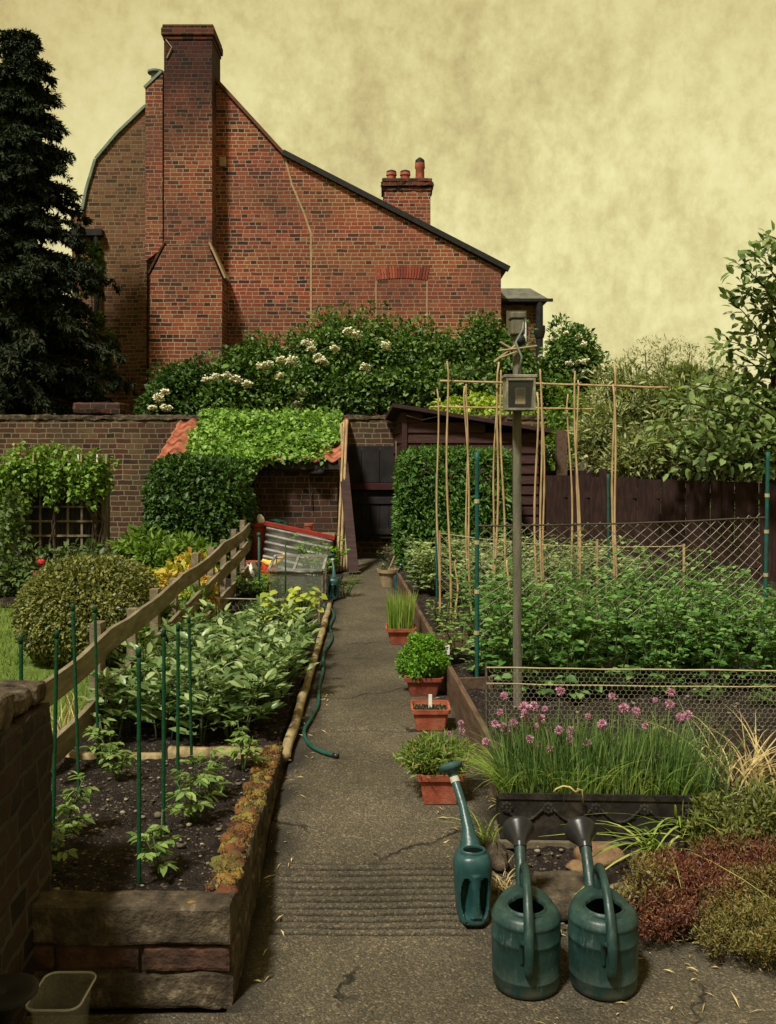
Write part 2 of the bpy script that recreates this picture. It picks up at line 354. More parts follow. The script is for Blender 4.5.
def path_mat():
    m, nt, b = new_mat('worn_tarmac')
    v = coords(nt)
    big = noise_n(nt, v, 1.3, 7.0, 0.65)
    c = ramp(nt, big, [(0.30, (0.045, 0.039, 0.028)), (0.5, (0.090, 0.078, 0.055)), (0.70, (0.135, 0.118, 0.083))])
    vo = nt.nodes.new('ShaderNodeTexVoronoi'); vo.inputs['Scale'].default_value = 150.0
    nt.links.new(v, vo.inputs['Vector'])
    sp = nt.nodes.new('ShaderNodeSeparateColor'); nt.links.new(vo.outputs['Color'], sp.inputs[0])
    chip = ramp(nt, sp.outputs[0], [(0.0, (0.35, 0.33, 0.30)), (0.55, (0.85, 0.82, 0.75)), (0.88, (1.3, 1.25, 1.1)), (1.0, (2.8, 2.6, 2.1))])
    c = mix(nt, 0.6, c, mix(nt, 1.0, c, chip, 'MULTIPLY'))
    fine = noise_n(nt, v, 240.0, 3.0, 0.7)
    c = mix(nt, 1.0, c, ramp(nt, fine, [(0.35, (0.45, 0.45, 0.45)), (0.65, (1.3, 1.28, 1.2))]), 'MULTIPLY')
    # cracks
    wv = nt.nodes.new('ShaderNodeVectorMath'); wv.operation = 'ADD'
    nz = nt.nodes.new('ShaderNodeTexNoise'); nz.inputs['Scale'].default_value = 5.0; nz.inputs['Detail'].default_value = 6
    nt.links.new(v, nz.inputs['Vector'])
    sc = nt.nodes.new('ShaderNodeVectorMath'); sc.operation = 'SCALE'; sc.inputs['Scale'].default_value = 0.28
    nt.links.new(nz.outputs['Color'], sc.inputs[0])
    nt.links.new(v, wv.inputs[0]); nt.links.new(sc.outputs[0], wv.inputs[1])
    v2 = nt.nodes.new('ShaderNodeTexVoronoi'); v2.feature = 'DISTANCE_TO_EDGE'; v2.inputs['Scale'].default_value = 0.85
    nt.links.new(wv.outputs[0], v2.inputs['Vector'])
    gate = ramp(nt, noise_n(nt, v, 1.7, 2.0), [(0.46, (0, 0, 0)), (0.56, (1, 1, 1))])
    cr = ramp(nt, v2.outputs['Distance'], [(0.002, (1, 1, 1)), (0.008, (0, 0, 0))])
    cr = mix(nt, 1.0, cr, gate, 'MULTIPLY')
    c = mix(nt, cr, c, (0.012, 0.010, 0.007))
    green = noise_n(nt, v, 2.4, 6.0, 0.7)
    c = mix(nt, ramp(nt, green, [(0.56, (0, 0, 0)), (0.75, (0.45, 0.45, 0.45))]), c, (0.055, 0.054, 0.028))
    at = nt.nodes.new('ShaderNodeAttribute'); at.attribute_name = 'grit_shade'
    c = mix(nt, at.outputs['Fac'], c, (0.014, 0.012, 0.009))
    nt.links.new(c, b.inputs['Base Color'])
    b.inputs['Roughness'].default_value = 0.85
    b.inputs['Specular IOR Level'].default_value = 0.25
    h = math_n(nt, 'ADD', math_n(nt, 'MULTIPLY', vo.outputs['Distance'], -0.7), math_n(nt, 'MULTIPLY', fine, 0.6))
    sepc = nt.nodes.new('ShaderNodeSeparateColor'); nt.links.new(cr, sepc.inputs[0])
    h = math_n(nt, 'SUBTRACT', h, math_n(nt, 'MULTIPLY', sepc.outputs[0], 1.5))
    bump(nt, b, h, 0.006, 0.9)
    return m


def soil_mat():
    m, nt, b = new_mat('garden_soil')
    v = coords(nt)
    n1 = noise_n(nt, v, 16.0, 9.0, 0.75)
    c = ramp(nt, n1, [(0.3, (0.010, 0.008, 0.007)), (0.5, (0.028, 0.021, 0.017)), (0.68, (0.055, 0.042, 0.032)), (0.8, (0.12, 0.095, 0.065))])
    vo = nt.nodes.new('ShaderNodeTexVoronoi'); vo.inputs['Scale'].default_value = 120.0
    nt.links.new(v, vo.inputs['Vector'])
    sp = nt.nodes.new('ShaderNodeSeparateColor'); nt.links.new(vo.outputs['Color'], sp.inputs[0])
    c = mix(nt, ramp(nt, sp.outputs[0], [(0.90, (0, 0, 0)), (0.97, (0.7, 0.7, 0.7))]), c, (0.19, 0.155, 0.105))
    nt.links.new(c, b.inputs['Base Color'])
    b.inputs['Roughness'].default_value = 0.95
    b.inputs['Specular IOR Level'].default_value = 0.12
    hh = math_n(nt, 'ADD', noise_n(nt, v, 55.0, 6.0, 0.7), math_n(nt, 'MULTIPLY', vo.outputs['Distance'], -0.6))
    bump(nt, b, hh, 0.022, 1.0)
    return m


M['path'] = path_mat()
M['soil'] = soil_mat()
M['earth'] = mottled('bare_earth', [(0.018, 0.014, 0.010), (0.04, 0.03, 0.02), (0.065, 0.052, 0.032)], 3, 0.95, 40, 0.02)
M['lawn'] = mottled('lawn_turf', [(0.05, 0.085, 0.016), (0.10, 0.15, 0.026), (0.13, 0.18, 0.035)], 5, 0.95, 60, 0.02)

# ------------------------------------------------------------------ objects
MW = {}


def tag(o, label=None, cat=None, group=None, kind=None):
    if label: o['label'] = label
    if cat: o['category'] = cat
    if group: o['group'] = group
    if kind: o['kind'] = kind
    return o


def thing(name, label, cat, loc=(0, 0, 0), group=None):
    o = bpy.data.objects.new(name, None)
    COL.objects.link(o)
    o.empty_display_size = 0.1
    o.location = loc
    MW[o.name] = Vector(loc)
    return tag(o, label, cat, group)


def link(name, me, mat, parent=None, origin=None):
    """link mesh data made in world coordinates as an object (below parent, or round its own origin)"""
    off = MW[parent.name] if parent else Vector(origin or (0, 0, 0))
    if off.length > 1e-9:
        me.transform(Matrix.Translation(-off))
    o = bpy.data.objects.new(name, me)
    COL.objects.link(o)
    if mat: me.materials.append(mat)
    if parent:
        o.parent = parent
        MW[o.name] = Vector(MW[parent.name])
    else:
        o.location = off
        MW[o.name] = Vector(off)
    return o


def dup(o, loc=None, rotz=None, scale=None, label=None, group=None, parent=None):
    c = o.copy()
    COL.objects.link(c)
    if parent: c.parent = parent
    for ch in list(o.children):
        dup(ch, parent=c)
    if loc is not None: c.location = loc
    if rotz is not None: c.rotation_euler = (0, 0, rotz)
    if scale is not None: c.scale = (scale, scale, scale)
    if label: c['label'] = label
    if group: c['group'] = group
    return c


def nrm(a):
    return a / np.maximum(np.linalg.norm(a, axis=-1, keepdims=True), 1e-9)


def np_mesh(name, V, Q, smooth=False):
    me = bpy.data.meshes.new(name)
    V = np.ascontiguousarray(V, dtype=np.float32); Q = np.ascontiguousarray(Q, dtype=np.int32)
    k = Q.shape[1]
    me.vertices.add(len(V)); me.vertices.foreach_set('co', V.ravel())
    me.loops.add(Q.size); me.loops.foreach_set('vertex_index', Q.ravel())
    me.polygons.add(len(Q)); me.polygons.foreach_set('loop_start', np.arange(0, Q.size, k, dtype=np.int32))
    me.update(calc_edges=True)
    if smooth:
        me.polygons.foreach_set('use_smooth', np.ones(len(Q), dtype=bool))
    return me


class MB:
    def __init__(s):
        s.v = []; s.f = []

    def add(s, vs, fs):
        b = len(s.v)
        s.v += [tuple(p) for p in vs]
        s.f += [tuple(b + i for i in f) for f in fs]

    def bx(s, x0, x1, y0, y1, z0, z1):
        s.add([(x0, y0, z0), (x1, y0, z0), (x1, y1, z0), (x0, y1, z0), (x0, y0, z1), (x1, y0, z1), (x1, y1, z1), (x0, y1, z1)],
              [(0, 3, 2, 1), (4, 5, 6, 7), (0, 1, 5, 4), (1, 2, 6, 5), (2, 3, 7, 6), (3, 0, 4, 7)])

    def bar(s, p0, p1, w, h, up=(0, 0, 1)):
        """box along p0-p1: w wide sideways, h high along up"""
        p0 = Vector(p0); p1 = Vector(p1)
        d = (p1 - p0).normalized(); u = Vector(up)
        sd = d.cross(u).normalized(); u = sd.cross(d).normalized()
        vs = []
        for p in (p0, p1):
            for a, b in ((-1, -1), (1, -1), (1, 1), (-1, 1)):
                vs.append(p + sd * a * w / 2 + u * b * h / 2)
        s.add(vs, [(3, 2, 1, 0), (4, 5, 6, 7), (0, 1, 5, 4), (1, 2, 6, 5), (2, 3, 7, 6), (3, 0, 4, 7)])

    def tube(s, pts, r, n=8, caps=True):
        pts = [Vector(p) for p in pts]
        k = len(pts)
        rs = r if isinstance(r, (list, tuple)) else [r] * k
        vs = []; ref = None
        for i, p in enumerate(pts):
            d = (pts[min(i + 1, k - 1)] - pts[max(i - 1, 0)])
            d = d.normalized() if d.length > 1e-9 else Vector((0, 0, 1))
            if ref is None:
                ref = Vector((1, 0, 0)) if abs(d.x) < 0.8 else Vector((0, 1, 0))
            a = (ref - d * ref.dot(d)).normalized()
            ref = a
            b = d.cross(a)
            for j in range(n):
                t = 2 * math.pi * j / n
                vs.append(p + (a * math.cos(t) + b * math.sin(t)) * rs[i])
        fs = []
        for i in range(k - 1):
            for j in range(n):
                j2 = (j + 1) % n
                fs.append((i * n + j, i * n + j2, (i + 1) * n + j2, (i + 1) * n + j))
        if caps:
            fs.append(tuple(range(n - 1, -1, -1)))
            fs.append(tuple((k - 1) * n + j for j in range(n)))
        s.add(vs, fs)

    def lathe(s, prof, n=24, mat=None, sx=1.0, sy=1.0, close=(True, True)):
        mat = mat or Matrix()
        vs = []
        for (r, z) in prof:
            for j in range(n):
                t = 2 * math.pi * j / n
                vs.append(mat @ Vector((r * sx * math.cos(t), r * sy * math.sin(t), z)))
        fs = []
        for i in range(len(prof) - 1):
            for j in range(n):
                j2 = (j + 1) % n
                fs.append((i * n + j, i * n + j2, (i + 1) * n + j2, (i + 1) * n + j))
        if close[0]: fs.append(tuple(range(n - 1, -1, -1)))
        if close[1]: fs.append(tuple((len(prof) - 1) * n + j for j in range(n)))
        s.add(vs, fs)

    def prism(s, poly, y0, y1):
        """poly of (x, z), counter-clockwise seen from -Y, extruded y0..y1"""
        k = len(poly)
        vs = [(x, y0, z) for x, z in poly] + [(x, y1, z) for x, z in poly]
        fs = [tuple(range(k)), tuple(range(2 * k - 1, k - 1, -1))]
        fs += [(i, k + i, k + (i + 1) % k, (i + 1) % k) for i in range(k)]
        s.add(vs, fs)

    def grid(s, nu, nv, fn):
        vs = [fn(i / nu, j / nv) for j in range(nv + 1) for i in range(nu + 1)]
        fs = [(j * (nu + 1) + i, j * (nu + 1) + i + 1, (j + 1) * (nu + 1) + i + 1, (j + 1) * (nu + 1) + i)
              for j in range(nv) for i in range(nu)]
        s.add(vs, fs)

    def rock(s, c, r, amp=0.18, n=10, seed=0.0, freq=1.3):
        c = Vector(c)
        vs = []; m = n * 2
        for i in range(n + 1):
            th = math.pi * i / n
            for j in range(m):
                ph = 2 * math.pi * j / m
                d = Vector((math.sin(th) * math.cos(ph), math.sin(th) * math.sin(ph), math.cos(th)))
                k = 1 + amp * mnoise.noise(d * freq + Vector((seed, seed * 1.7, 0))) * 2
                vs.append(c + Vector((d.x * r[0], d.y * r[1], d.z * r[2])) * k)
        fs = []
        for i in range(n):
            for j in range(m):
                j2 = (j + 1) % m
                fs.append((i * m + j, (i + 1) * m + j, (i + 1) * m + j2, i * m + j2))
        s.add(vs, fs)

    def rough_box(s, x0, x1, y0, y1, z0, z1, step=0.03, amp=0.008, seed=0.0, rnd_edge=0.012):
        """box with subdivided, lumpy faces and worn edges (all corner points shared)"""
        nx, ny, nz = (max(1, int((b - a) / step)) for a, b in ((x0, x1), (y0, y1), (z0, z1)))
        idx = {}
        vs = []; fs = []

        def vid(i, j, k):
            key = (i, j, k)
            if key not in idx:
                p = Vector((x0 + (x1 - x0) * i / nx, y0 + (y1 - y0) * j / ny, z0 + (z1 - z0) * k / nz))
                e = sum((i in (0, nx), j in (0, ny), k in (0, nz)))
                c = Vector(((x0 + x1) / 2, (y0 + y1) / 2, (z0 + z1) / 2))
                q = p * 9 + Vector((seed, 0, seed))
                dsp = mnoise.noise_vector(q) * amp + mnoise.noise_vector(q * 3.1) * amp * 0.5
                if e >= 2:
                    o = Vector((-1 if i == nx else (1 if i == 0 else 0), -1 if j == ny else (1 if j == 0 else 0), -1 if k == nz else (1 if k == 0 else 0)))
                    dsp += o * rnd_edge * (0.5 + abs(mnoise.noise(q * 0.7)) * 1.6)
                idx[key] = len(vs); vs.append(p + dsp)
            return idx[key]
        for i in range(nx):
            for j in range(ny):
                fs.append((vid(i, j, 0), vid(i, j + 1, 0), vid(i + 1, j + 1, 0), vid(i + 1, j, 0)))
                fs.append((vid(i, j, nz), vid(i + 1, j, nz), vid(i + 1, j + 1, nz), vid(i, j + 1, nz)))
        for i in range(nx):
            for k in range(nz):
                fs.append((vid(i, 0, k), vid(i + 1, 0, k), vid(i + 1, 0, k + 1), vid(i, 0, k + 1)))
                fs.append((vid(i, ny, k), vid(i, ny, k + 1), vid(i + 1, ny, k + 1), vid(i + 1, ny, k)))
        for j in range(ny):
            for k in range(nz):
                fs.append((vid(0, j, k), vid(0, j, k + 1), vid(0, j + 1, k + 1), vid(0, j + 1, k)))
                fs.append((vid(nx, j, k), vid(nx, j + 1, k), vid(nx, j + 1, k + 1), vid(nx, j, k + 1)))
        s.add(vs, fs)

    def xform(s, mat):
        s.v = [tuple(mat @ Vector(p)) for p in s.v]
        return s

    def warp(s, fn):
        s.v = [tuple(fn(Vector(p))) for p in s.v]
        return s

    def build(s, name, mat, parent=None, smooth=False, bevel=0.0, origin=None, auto=None):
        me = bpy.data.meshes.new(name)
        me.from_pydata(s.v, [], s.f)
        me.update()
        if smooth:
            me.polygons.foreach_set('use_smooth', np.ones(len(me.polygons), dtype=bool))
        o = link(name, me, mat, parent, origin)
        if bevel:
            b = o.modifiers.new('bevel', 'BEVEL')
            b.width = bevel; b.segments = 2; b.limit_method = 'ANGLE'; b.angle_limit = R(35)
        if smooth and auto:
            me.set_sharp_from_angle(angle=R(auto))
        return o


# ---- foliage: many leaf-sized faces as one numpy mesh
def unit(n):
    return nrm(rng.normal(size=(n, 3)))


def leaves(P, D, U, Ls, Ws, fold=0.18, droop=0.12, oval=False):
    n = len(P)
    D = nrm(D); S = nrm(np.cross(D, U)); Nn = np.cross(S, D)
    Ls = np.broadcast_to(np.asarray(Ls, dtype=float), (n,))[:, None]
    Ws = np.broadcast_to(np.asarray(Ws, dtype=float), (n,))[:, None]
    mid = P + D * Ls * 0.48
    if oval:
        V = np.empty((n, 7, 3))
        V[:, 0] = P
        V[:, 1] = P + D * Ls * .26 - S * Ws * .42 + Nn * Ws * fold * .8
        V[:, 2] = P + D * Ls * .62 - S * Ws * .46 + Nn * Ws * fold * .9 - Nn * Ls * droop * .3
        V[:, 3] = P + D * Ls - Nn * Ls * droop
        V[:, 4] = P + D * Ls * .62 + S * Ws * .46 + Nn * Ws * fold * .9 - Nn * Ls * droop * .3
        V[:, 5] = P + D * Ls * .26 + S * Ws * .42 + Nn * Ws * fold * .8
        V[:, 6] = P + D * Ls * .45
        base = np.arange(n)[:, None] * 7
        Q = np.concatenate([base + np.array([a, b, 6]) for a, b in ((1, 0), (2, 1), (3, 2), (4, 3), (5, 4), (0, 5))], 0)
        return V.reshape(-1, 3), Q
    V = np.empty((n, 5, 3))
    V[:, 0] = P
    V[:, 1] = mid - S * Ws * 0.5 + Nn * Ws * fold
    V[:, 2] = mid
    V[:, 3] = mid + S * Ws * 0.5 + Nn * Ws * fold
    V[:, 4] = P + D * Ls - Nn * Ls * droop
    base = np.arange(n)[:, None] * 5
    Q = np.concatenate([base + np.array([0, 2, 4, 1]), base + np.array([0, 3, 4, 2])], 0)
    return V.reshape(-1, 3), Q


def leaf_obj(name, arr, mat, parent=None, origin=None, oval=False):
    V, Q = leaves(*arr, oval=oval)
    return link(name, np_mesh(name, V, Q), mat, parent, origin)


def blades(P, lean, Hs, Ws, curl=0.4, seg=4):
    """grass-like ribbons: root P, lean direction (n,2), height, width"""
    n = len(P)
    Hs = np.broadcast_to(np.asarray(Hs, dtype=float), (n,)); Ws = np.broadcast_to(np.asarray(Ws, dtype=float), (n,))
    ang = rng.uniform(0, 2 * np.pi, n)
    side = np.stack([np.cos(ang), np.sin(ang), np.zeros(n)], 1)
    c = np.broadcast_to(np.asarray(curl, dtype=float), (n,))
    V = np.empty((n, (seg + 1) * 2, 3))
    for k in range(seg + 1):
        t = k / seg
        z = Hs * (t - c * 0.45 * t ** 3)
        off = Hs * (0.25 * t + c * t * t)
        p = P + np.stack([lean[:, 0] * off, lean[:, 1] * off, z], 1)
        w = (Ws * (1 - 0.9 * t ** 2) * 0.5)[:, None]
        V[:, 2 * k] = p - side * w
        V[:, 2 * k + 1] = p + side * w
    base = np.arange(n)[:, None] * (seg + 1) * 2
    Q = np.concatenate([base + np.array([2 * k, 2 * k + 1, 2 * k + 3, 2 * k + 2]) for k in range(seg)], 0)
    return V.reshape(-1, 3), Q


def clumpy(lobes, n, nclump=26, cr=0.3, fill=0.2, zmin=None):
    """leaf points in clumps over ellipsoid lobes -> positions, outward directions"""
    w = np.array([(r[0] * r[1] + r[1] * r[2] + r[0] * r[2]) for c, r in lobes]); w = w / w.sum()
    Ps, Os = [], []
    for (c, r), ww in zip(lobes, w):
        m = int(n * ww) + 1
        c = np.array(c, dtype=float); r = np.array(r, dtype=float)
        cd = unit(nclump)
        cc = cd * rng.uniform(0.72, 1.0, (nclump, 1))
        size = rng.uniform(0.6, 1.35, nclump) * cr
        k = rng.integers(0, nclump, m)
        d = unit(m)
        p = cc[k] + d * (size[k] * rng.uniform(0.55, 1.0, m) ** 0.6)[:, None]
        f = rng.random(m) < fill
        p[f] = unit(f.sum()) * (rng.random(f.sum()) ** 0.33)[:, None] * 0.92
        Ps.append(c + p * r)
        Os.append(nrm(p * 0.8 + d * 0.7))
    P = np.concatenate(Ps); O = np.concatenate(Os)
    if zmin is not None:
        k = P[:, 2] > zmin
        P, O = P[k], O[k]
    return P, O


def crown(P, O, Ls, Ws, up=0.7, rand=0.7, droop=0.12, fold=0.18, dz=-0.05):
    n = len(P)
    D = nrm(O * 0.6 + rng.normal(size=(n, 3)) * rand * 0.6 + np.array([0, 0, dz]))
    U = nrm(O * 0.5 + np.array([0, 0, up]) + rng.normal(size=(n, 3)) * 0.35)
    s = rng.uniform(0.5, 1.35, n)
    return P, D, U, Ls * s, Ws * s, fold, droop


def superbox(c, h, n, p=5.0, depth=0.12, bumps=0.05, seed=0.0):
    """points near the surface of a clipped, round-cornered block"""
    d = unit(n)
    c = np.array(c); h = np.array(h)
    k = (np.abs(d) ** p).sum(1) ** (-1.0 / p)
    q = d * k[:, None]
    lump = np.array([mnoise.noise(Vector(x * h * 3.5) + Vector((seed, 0, 0))) for x in q])
    sc = 1 + bumps * lump * 2 - depth * rng.random(n) ** 2
    P = c + q * h * sc[:, None]
    O = nrm(np.sign(q) * np.abs(q) ** (p - 1) / h)
    return P, O


def branchy(mb, base, tips, r0, rng_=None, bend=0.12):
    base = Vector(base)
    for t in tips:
        t = Vector(t)
        m = base.lerp(t, 0.5) + Vector((rnd.uniform(-1, 1), rnd.uniform(-1, 1), rnd.uniform(0, 1))) * bend
        mb.tube([base, base.lerp(m, 0.5) + Vector((0, 0, bend * 0.3)), m, t], [r0, r0 * 0.8, r0 * 0.6, r0 * 0.25], 6)
# ================================================================== setting
def edge_l(Y):
    if Y < 2.6: return -1.6
    return -0.46 - 0.016 * (Y - 4.2) if Y > 4.2 else -0.46


def board_x(Y):
    return 0.438 - 0.059 * (Y - 4.155)


def edge_r(Y):
    if Y < 2.95: return 2.6
    if Y < 3.75: return 2.6 + (0.47 - 2.6) * min(1, (Y - 2.95) / 0.35)
    return board_x(Y) + 0.03


mb = MB()
ys = [-60, -5, 0, 1.5, 2.4, 2.75, 3.0, 3.25, 3.5, 3.75, 4.0, 5, 8, 15, 40, 120, 400]
xs = [-400, -100, -30, -8, -4, -2, -1, 0, 1, 2, 4, 8, 30, 100, 400]
mb.add([(x, y, zg(y) - 0.045) for y in ys for x in xs],
       [(j * len(xs) + i, j * len(xs) + i + 1, (j + 1) * len(xs) + i + 1, (j + 1) * len(xs) + i)
        for j in range(len(ys) - 1) for i in range(len(xs) - 1)])
tag(mb.build('ground', M['earth'], smooth=True), kind='structure')

# path: fine grid with grooves, joint and wear
Ys = np.unique(np.concatenate([np.arange(1.2, 2.9, 0.03), np.arange(2.9, 3.5, 0.002), np.arange(3.5, 6.0, 0.012),
                               np.arange(6.0, 13.4, 0.05)]))
nu = 110
V = np.empty((len(Ys), nu + 1, 3)); GR = np.zeros((len(Ys), nu + 1))
for j, Y in enumerate(Ys):
    a, b = edge_l(Y), edge_r(Y)
    u = np.linspace(0, 1, nu + 1)
    if Y < 2.95:
        x = a + (b - a) * u
    else:
        x = a + (b - a) * u
    V[j, :, 0] = x; V[j, :, 1] = Y
    z0 = zg(Y) - 0.004
    for i in range(nu + 1):
        X = x[i]
        z = z0 + 0.006 * mnoise.noise(Vector((X * 2.2, Y * 2.2, 0))) + 0.0025 * mnoise.noise(Vector((X * 14, Y * 14, 3)))
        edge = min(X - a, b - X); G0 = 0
        z -= 0.02 * max(0, 1 - edge / 0.07) ** 2
        if 2.95 < Y < 3.42:
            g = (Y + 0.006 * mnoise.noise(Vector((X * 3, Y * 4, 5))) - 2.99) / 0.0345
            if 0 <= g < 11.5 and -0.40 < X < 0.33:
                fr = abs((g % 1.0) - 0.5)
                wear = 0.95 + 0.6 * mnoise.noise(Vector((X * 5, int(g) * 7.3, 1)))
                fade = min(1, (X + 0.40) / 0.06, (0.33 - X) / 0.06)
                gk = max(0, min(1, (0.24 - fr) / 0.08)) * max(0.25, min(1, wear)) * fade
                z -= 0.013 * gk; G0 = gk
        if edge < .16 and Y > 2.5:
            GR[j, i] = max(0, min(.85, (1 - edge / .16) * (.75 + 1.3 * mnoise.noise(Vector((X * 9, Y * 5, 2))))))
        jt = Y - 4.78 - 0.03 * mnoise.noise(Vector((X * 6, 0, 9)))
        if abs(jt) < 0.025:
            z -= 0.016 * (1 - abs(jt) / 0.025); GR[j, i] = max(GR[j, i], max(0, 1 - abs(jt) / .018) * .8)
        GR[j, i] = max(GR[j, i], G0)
        V[j, i, 2] = z
nj = len(Ys)
jj, ii = np.meshgrid(np.arange(nj - 1), np.arange(nu), indexing='ij')
b0 = (jj * (nu + 1) + ii).ravel()
Q = np.stack([b0, b0 + 1, b0 + nu + 2, b0 + nu + 1], 1)
pm = np_mesh('path', V.reshape(-1, 3), Q, True)
pa = pm.attributes.new('grit_shade', 'FLOAT', 'POINT'); pa.data.foreach_set('value', GR.astype(np.float32).ravel())   # soil at edges, joint and grooves; grooves also darkened to imitate shade
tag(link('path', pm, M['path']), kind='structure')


def soil_sheet(name, x0, x1, y0, y1, zf, step=0.02, amp=0.02, mat='soil', left=None):
    nx, ny = int((x1 - x0) / step), int((y1 - y0) / step)
    V = np.empty((ny + 1, nx + 1, 3))
    for j in range(ny + 1):
        Y = y0 + (y1 - y0) * j / ny
        xa = left(Y) if left else x0
        for i in range(nx + 1):
            X = xa + (x1 - xa) * i / nx
            p = Vector((X, Y, 0))
            z = zf(X, Y) + amp * (mnoise.noise(p * 9) + 0.6 * abs(mnoise.noise(p * 24)) + 0.35 * abs(mnoise.noise(p * 55)))
            V[j, i] = (X, Y, z)
    jj, ii = np.meshgrid(np.arange(ny), np.arange(nx), indexing='ij')
    b0 = (jj * (nx + 1) + ii).ravel()
    Q = np.stack([b0, b0 + 1, b0 + nx + 2, b0 + nx + 1], 1)
    return tag(link(name, np_mesh(name, V.reshape(-1, 3), Q, False), M[mat]), kind='structure')


soil_sheet('soil', -1.45, -0.50, 2.72, 4.18, lambda x, y: 0.235 - 0.04 * (y - 2.7) / 1.5, 0.011, 0.022)
soil_sheet('soil', -1.52, -0.53, 4.22, 11.0, lambda x, y: 0.155, 0.022, 0.022)
soil_sheet('soil', 0.45, 4.6, 3.85, 11.2, lambda x, y: 0.17, 0.03, 0.022, left=lambda Y: board_x(Y) + 0.03)
soil_sheet('soil', 0.40, 2.4, 2.95, 3.9, lambda x, y: zg(y) - 0.002 + 0.02 * min(1, max(0, (x - 0.6) / 0.2)), 0.016, 0.018,
           left=lambda Y: 0.47 if Y > 3.3 else 0.47 + (3.3 - Y) * 1.3)
soil_sheet('soil', -6.0, -1.55, 8.6, 13.3, lambda x, y: 0.15, 0.06, 0.03)
# lawn
mb = MB()
mb.grid(24, 24, lambda u, v: (-9 + 7.4 * u, 3.4 + 5.4 * v, 0.145 + 0.012 * mnoise.noise(Vector((u * 30, v * 20, 0)))))
tag(mb.build('lawn', M['lawn'], smooth=True), kind='structure')
n = 16000
P = np.stack([rng.uniform(-4.6, -1.66, n), rng.uniform(3.6, 8.8, n), np.full(n, 0.14)], 1)
k = ~((np.abs(P[:, 0] + 2.0) < 0.4) & (np.abs(P[:, 1] - 6.3) < 0.4))
P = P[k]
V, Q = blades(P, rng.normal(size=(len(P), 2)) * 0.5, rng.uniform(0.03, 0.09, len(P)), 0.006, 0.4, 2)
tag(link('grass', np_mesh('grass', V, Q), L['grass']), kind='stuff')


def pebble_stuff(name, n, region, size, zf):
    V, Q = [], []
    t = np.array([[1, 0, 0], [-1, 0, 0], [0, 1, 0], [0, -1, 0], [0, 0, 1], [0, 0, -1]], dtype=float)
    tris = np.array([[0, 2, 4], [2, 1, 4], [1, 3, 4], [3, 0, 4], [2, 0, 5], [1, 2, 5], [3, 1, 5], [0, 3, 5]])
    mb = MB()
    for i in range(n):
        x, y = region()
        r = size * math.exp(rnd.gauss(0, 0.45))
        mb.rock((x, y, zf(x, y) + r * 0.1), (r, r * rnd.uniform(0.6, 0.9), r * rnd.uniform(0.35, 0.6)), 0.22, 3, rnd.uniform(0, 50))
    return tag(mb.build(name, M['pebble'], smooth=True), kind='stuff')


pebble_stuff('pebbles', 380, lambda: (rnd.uniform(-1.4, -0.52), rnd.uniform(2.76, 4.1)), 0.006,
             lambda x, y: 0.24 - 0.04 * (y - 2.7) / 1.5 + 0.022 * mnoise.noise(Vector((x, y, 0)) * 9) + 0.006)
pebble_stuff('pebbles', 260, lambda: (rnd.uniform(-1.35, -0.55), rnd.uniform(4.3, 9.0)), 0.009, lambda x, y: 0.175)
pebble_stuff('pebbles', 260, lambda: (rnd.uniform(0.5, 1.5), rnd.uniform(3.0, 3.8)), 0.007, lambda x, y: zg(y) + 0.025)
pebble_stuff('pebbles', 200, lambda: (rnd.uniform(0.5, 2.0), rnd.uniform(4.2, 6.0)), 0.008, lambda x, y: 0.19)

# dead leaves and stalks blown onto the tarmac
n = 130
P = np.stack([rng.uniform(0.35, 1.5, n), rng.uniform(2.45, 3.3, n), np.zeros(n)], 1)
P2 = np.stack([rng.uniform(-0.46, -0.33, 60), rng.uniform(2.7, 5.5, 60), np.zeros(60)], 1)
P3 = np.stack([rng.uniform(0.2, 0.45, 90), rng.uniform(3.3, 6.5, 90), np.zeros(90)], 1)
P = np.concatenate([P, P2, P3]); n = len(P)
P[:, 2] = [zg(y) + 0.004 for y in P[:, 1]]
D = rng.normal(size=(n, 3)); D[:, 2] *= 0.12
V, Q = leaves(P, D, np.tile([0, 0, 1.0], (n, 1)) + rng.normal(size=(n, 3)) * 0.3, rng.uniform(0.01, 0.06, n), rng.uniform(0.002, 0.008, n), 0.3, 0.1)
tag(link('litter', np_mesh('litter', V, Q), M['straw']), kind='stuff')

# ================================================================== brick walls and the house
mb = MB(); mb.bx(-13, 2.3, 13.4, 13.72, -0.1, 2.06)
gw = thing('garden_wall', 'long old brick garden wall behind the plots and the tiled lean-to', 'wall', (-4, 13.4, 0))
mb.build('wall', M['brick_wall'], gw)
mb = MB(); mb.rough_box(-13, 2.3, 13.375, 13.75, 2.062, 2.135, .07, .022, 4, .01)
mb.build('coping', M['concrete'], gw)
mb = MB(); mb.rough_box(-3.62, -3.08, 13.37, 13.39, 0.0, 0.42, 0.05, 0.006)
mb.build('render_patch', M['concrete'], gw)
mb = MB(); mb.rough_box(-4.6, -3.9, 13.55, 14.1, 2.16, 2.33, 0.06, 0.012)
tag(mb.build('stone_block', M['brick_soot'], origin=(-4.25, 13.8, 2.16)), 'dark brick block on the garden wall beside the conifer', 'wall pier')

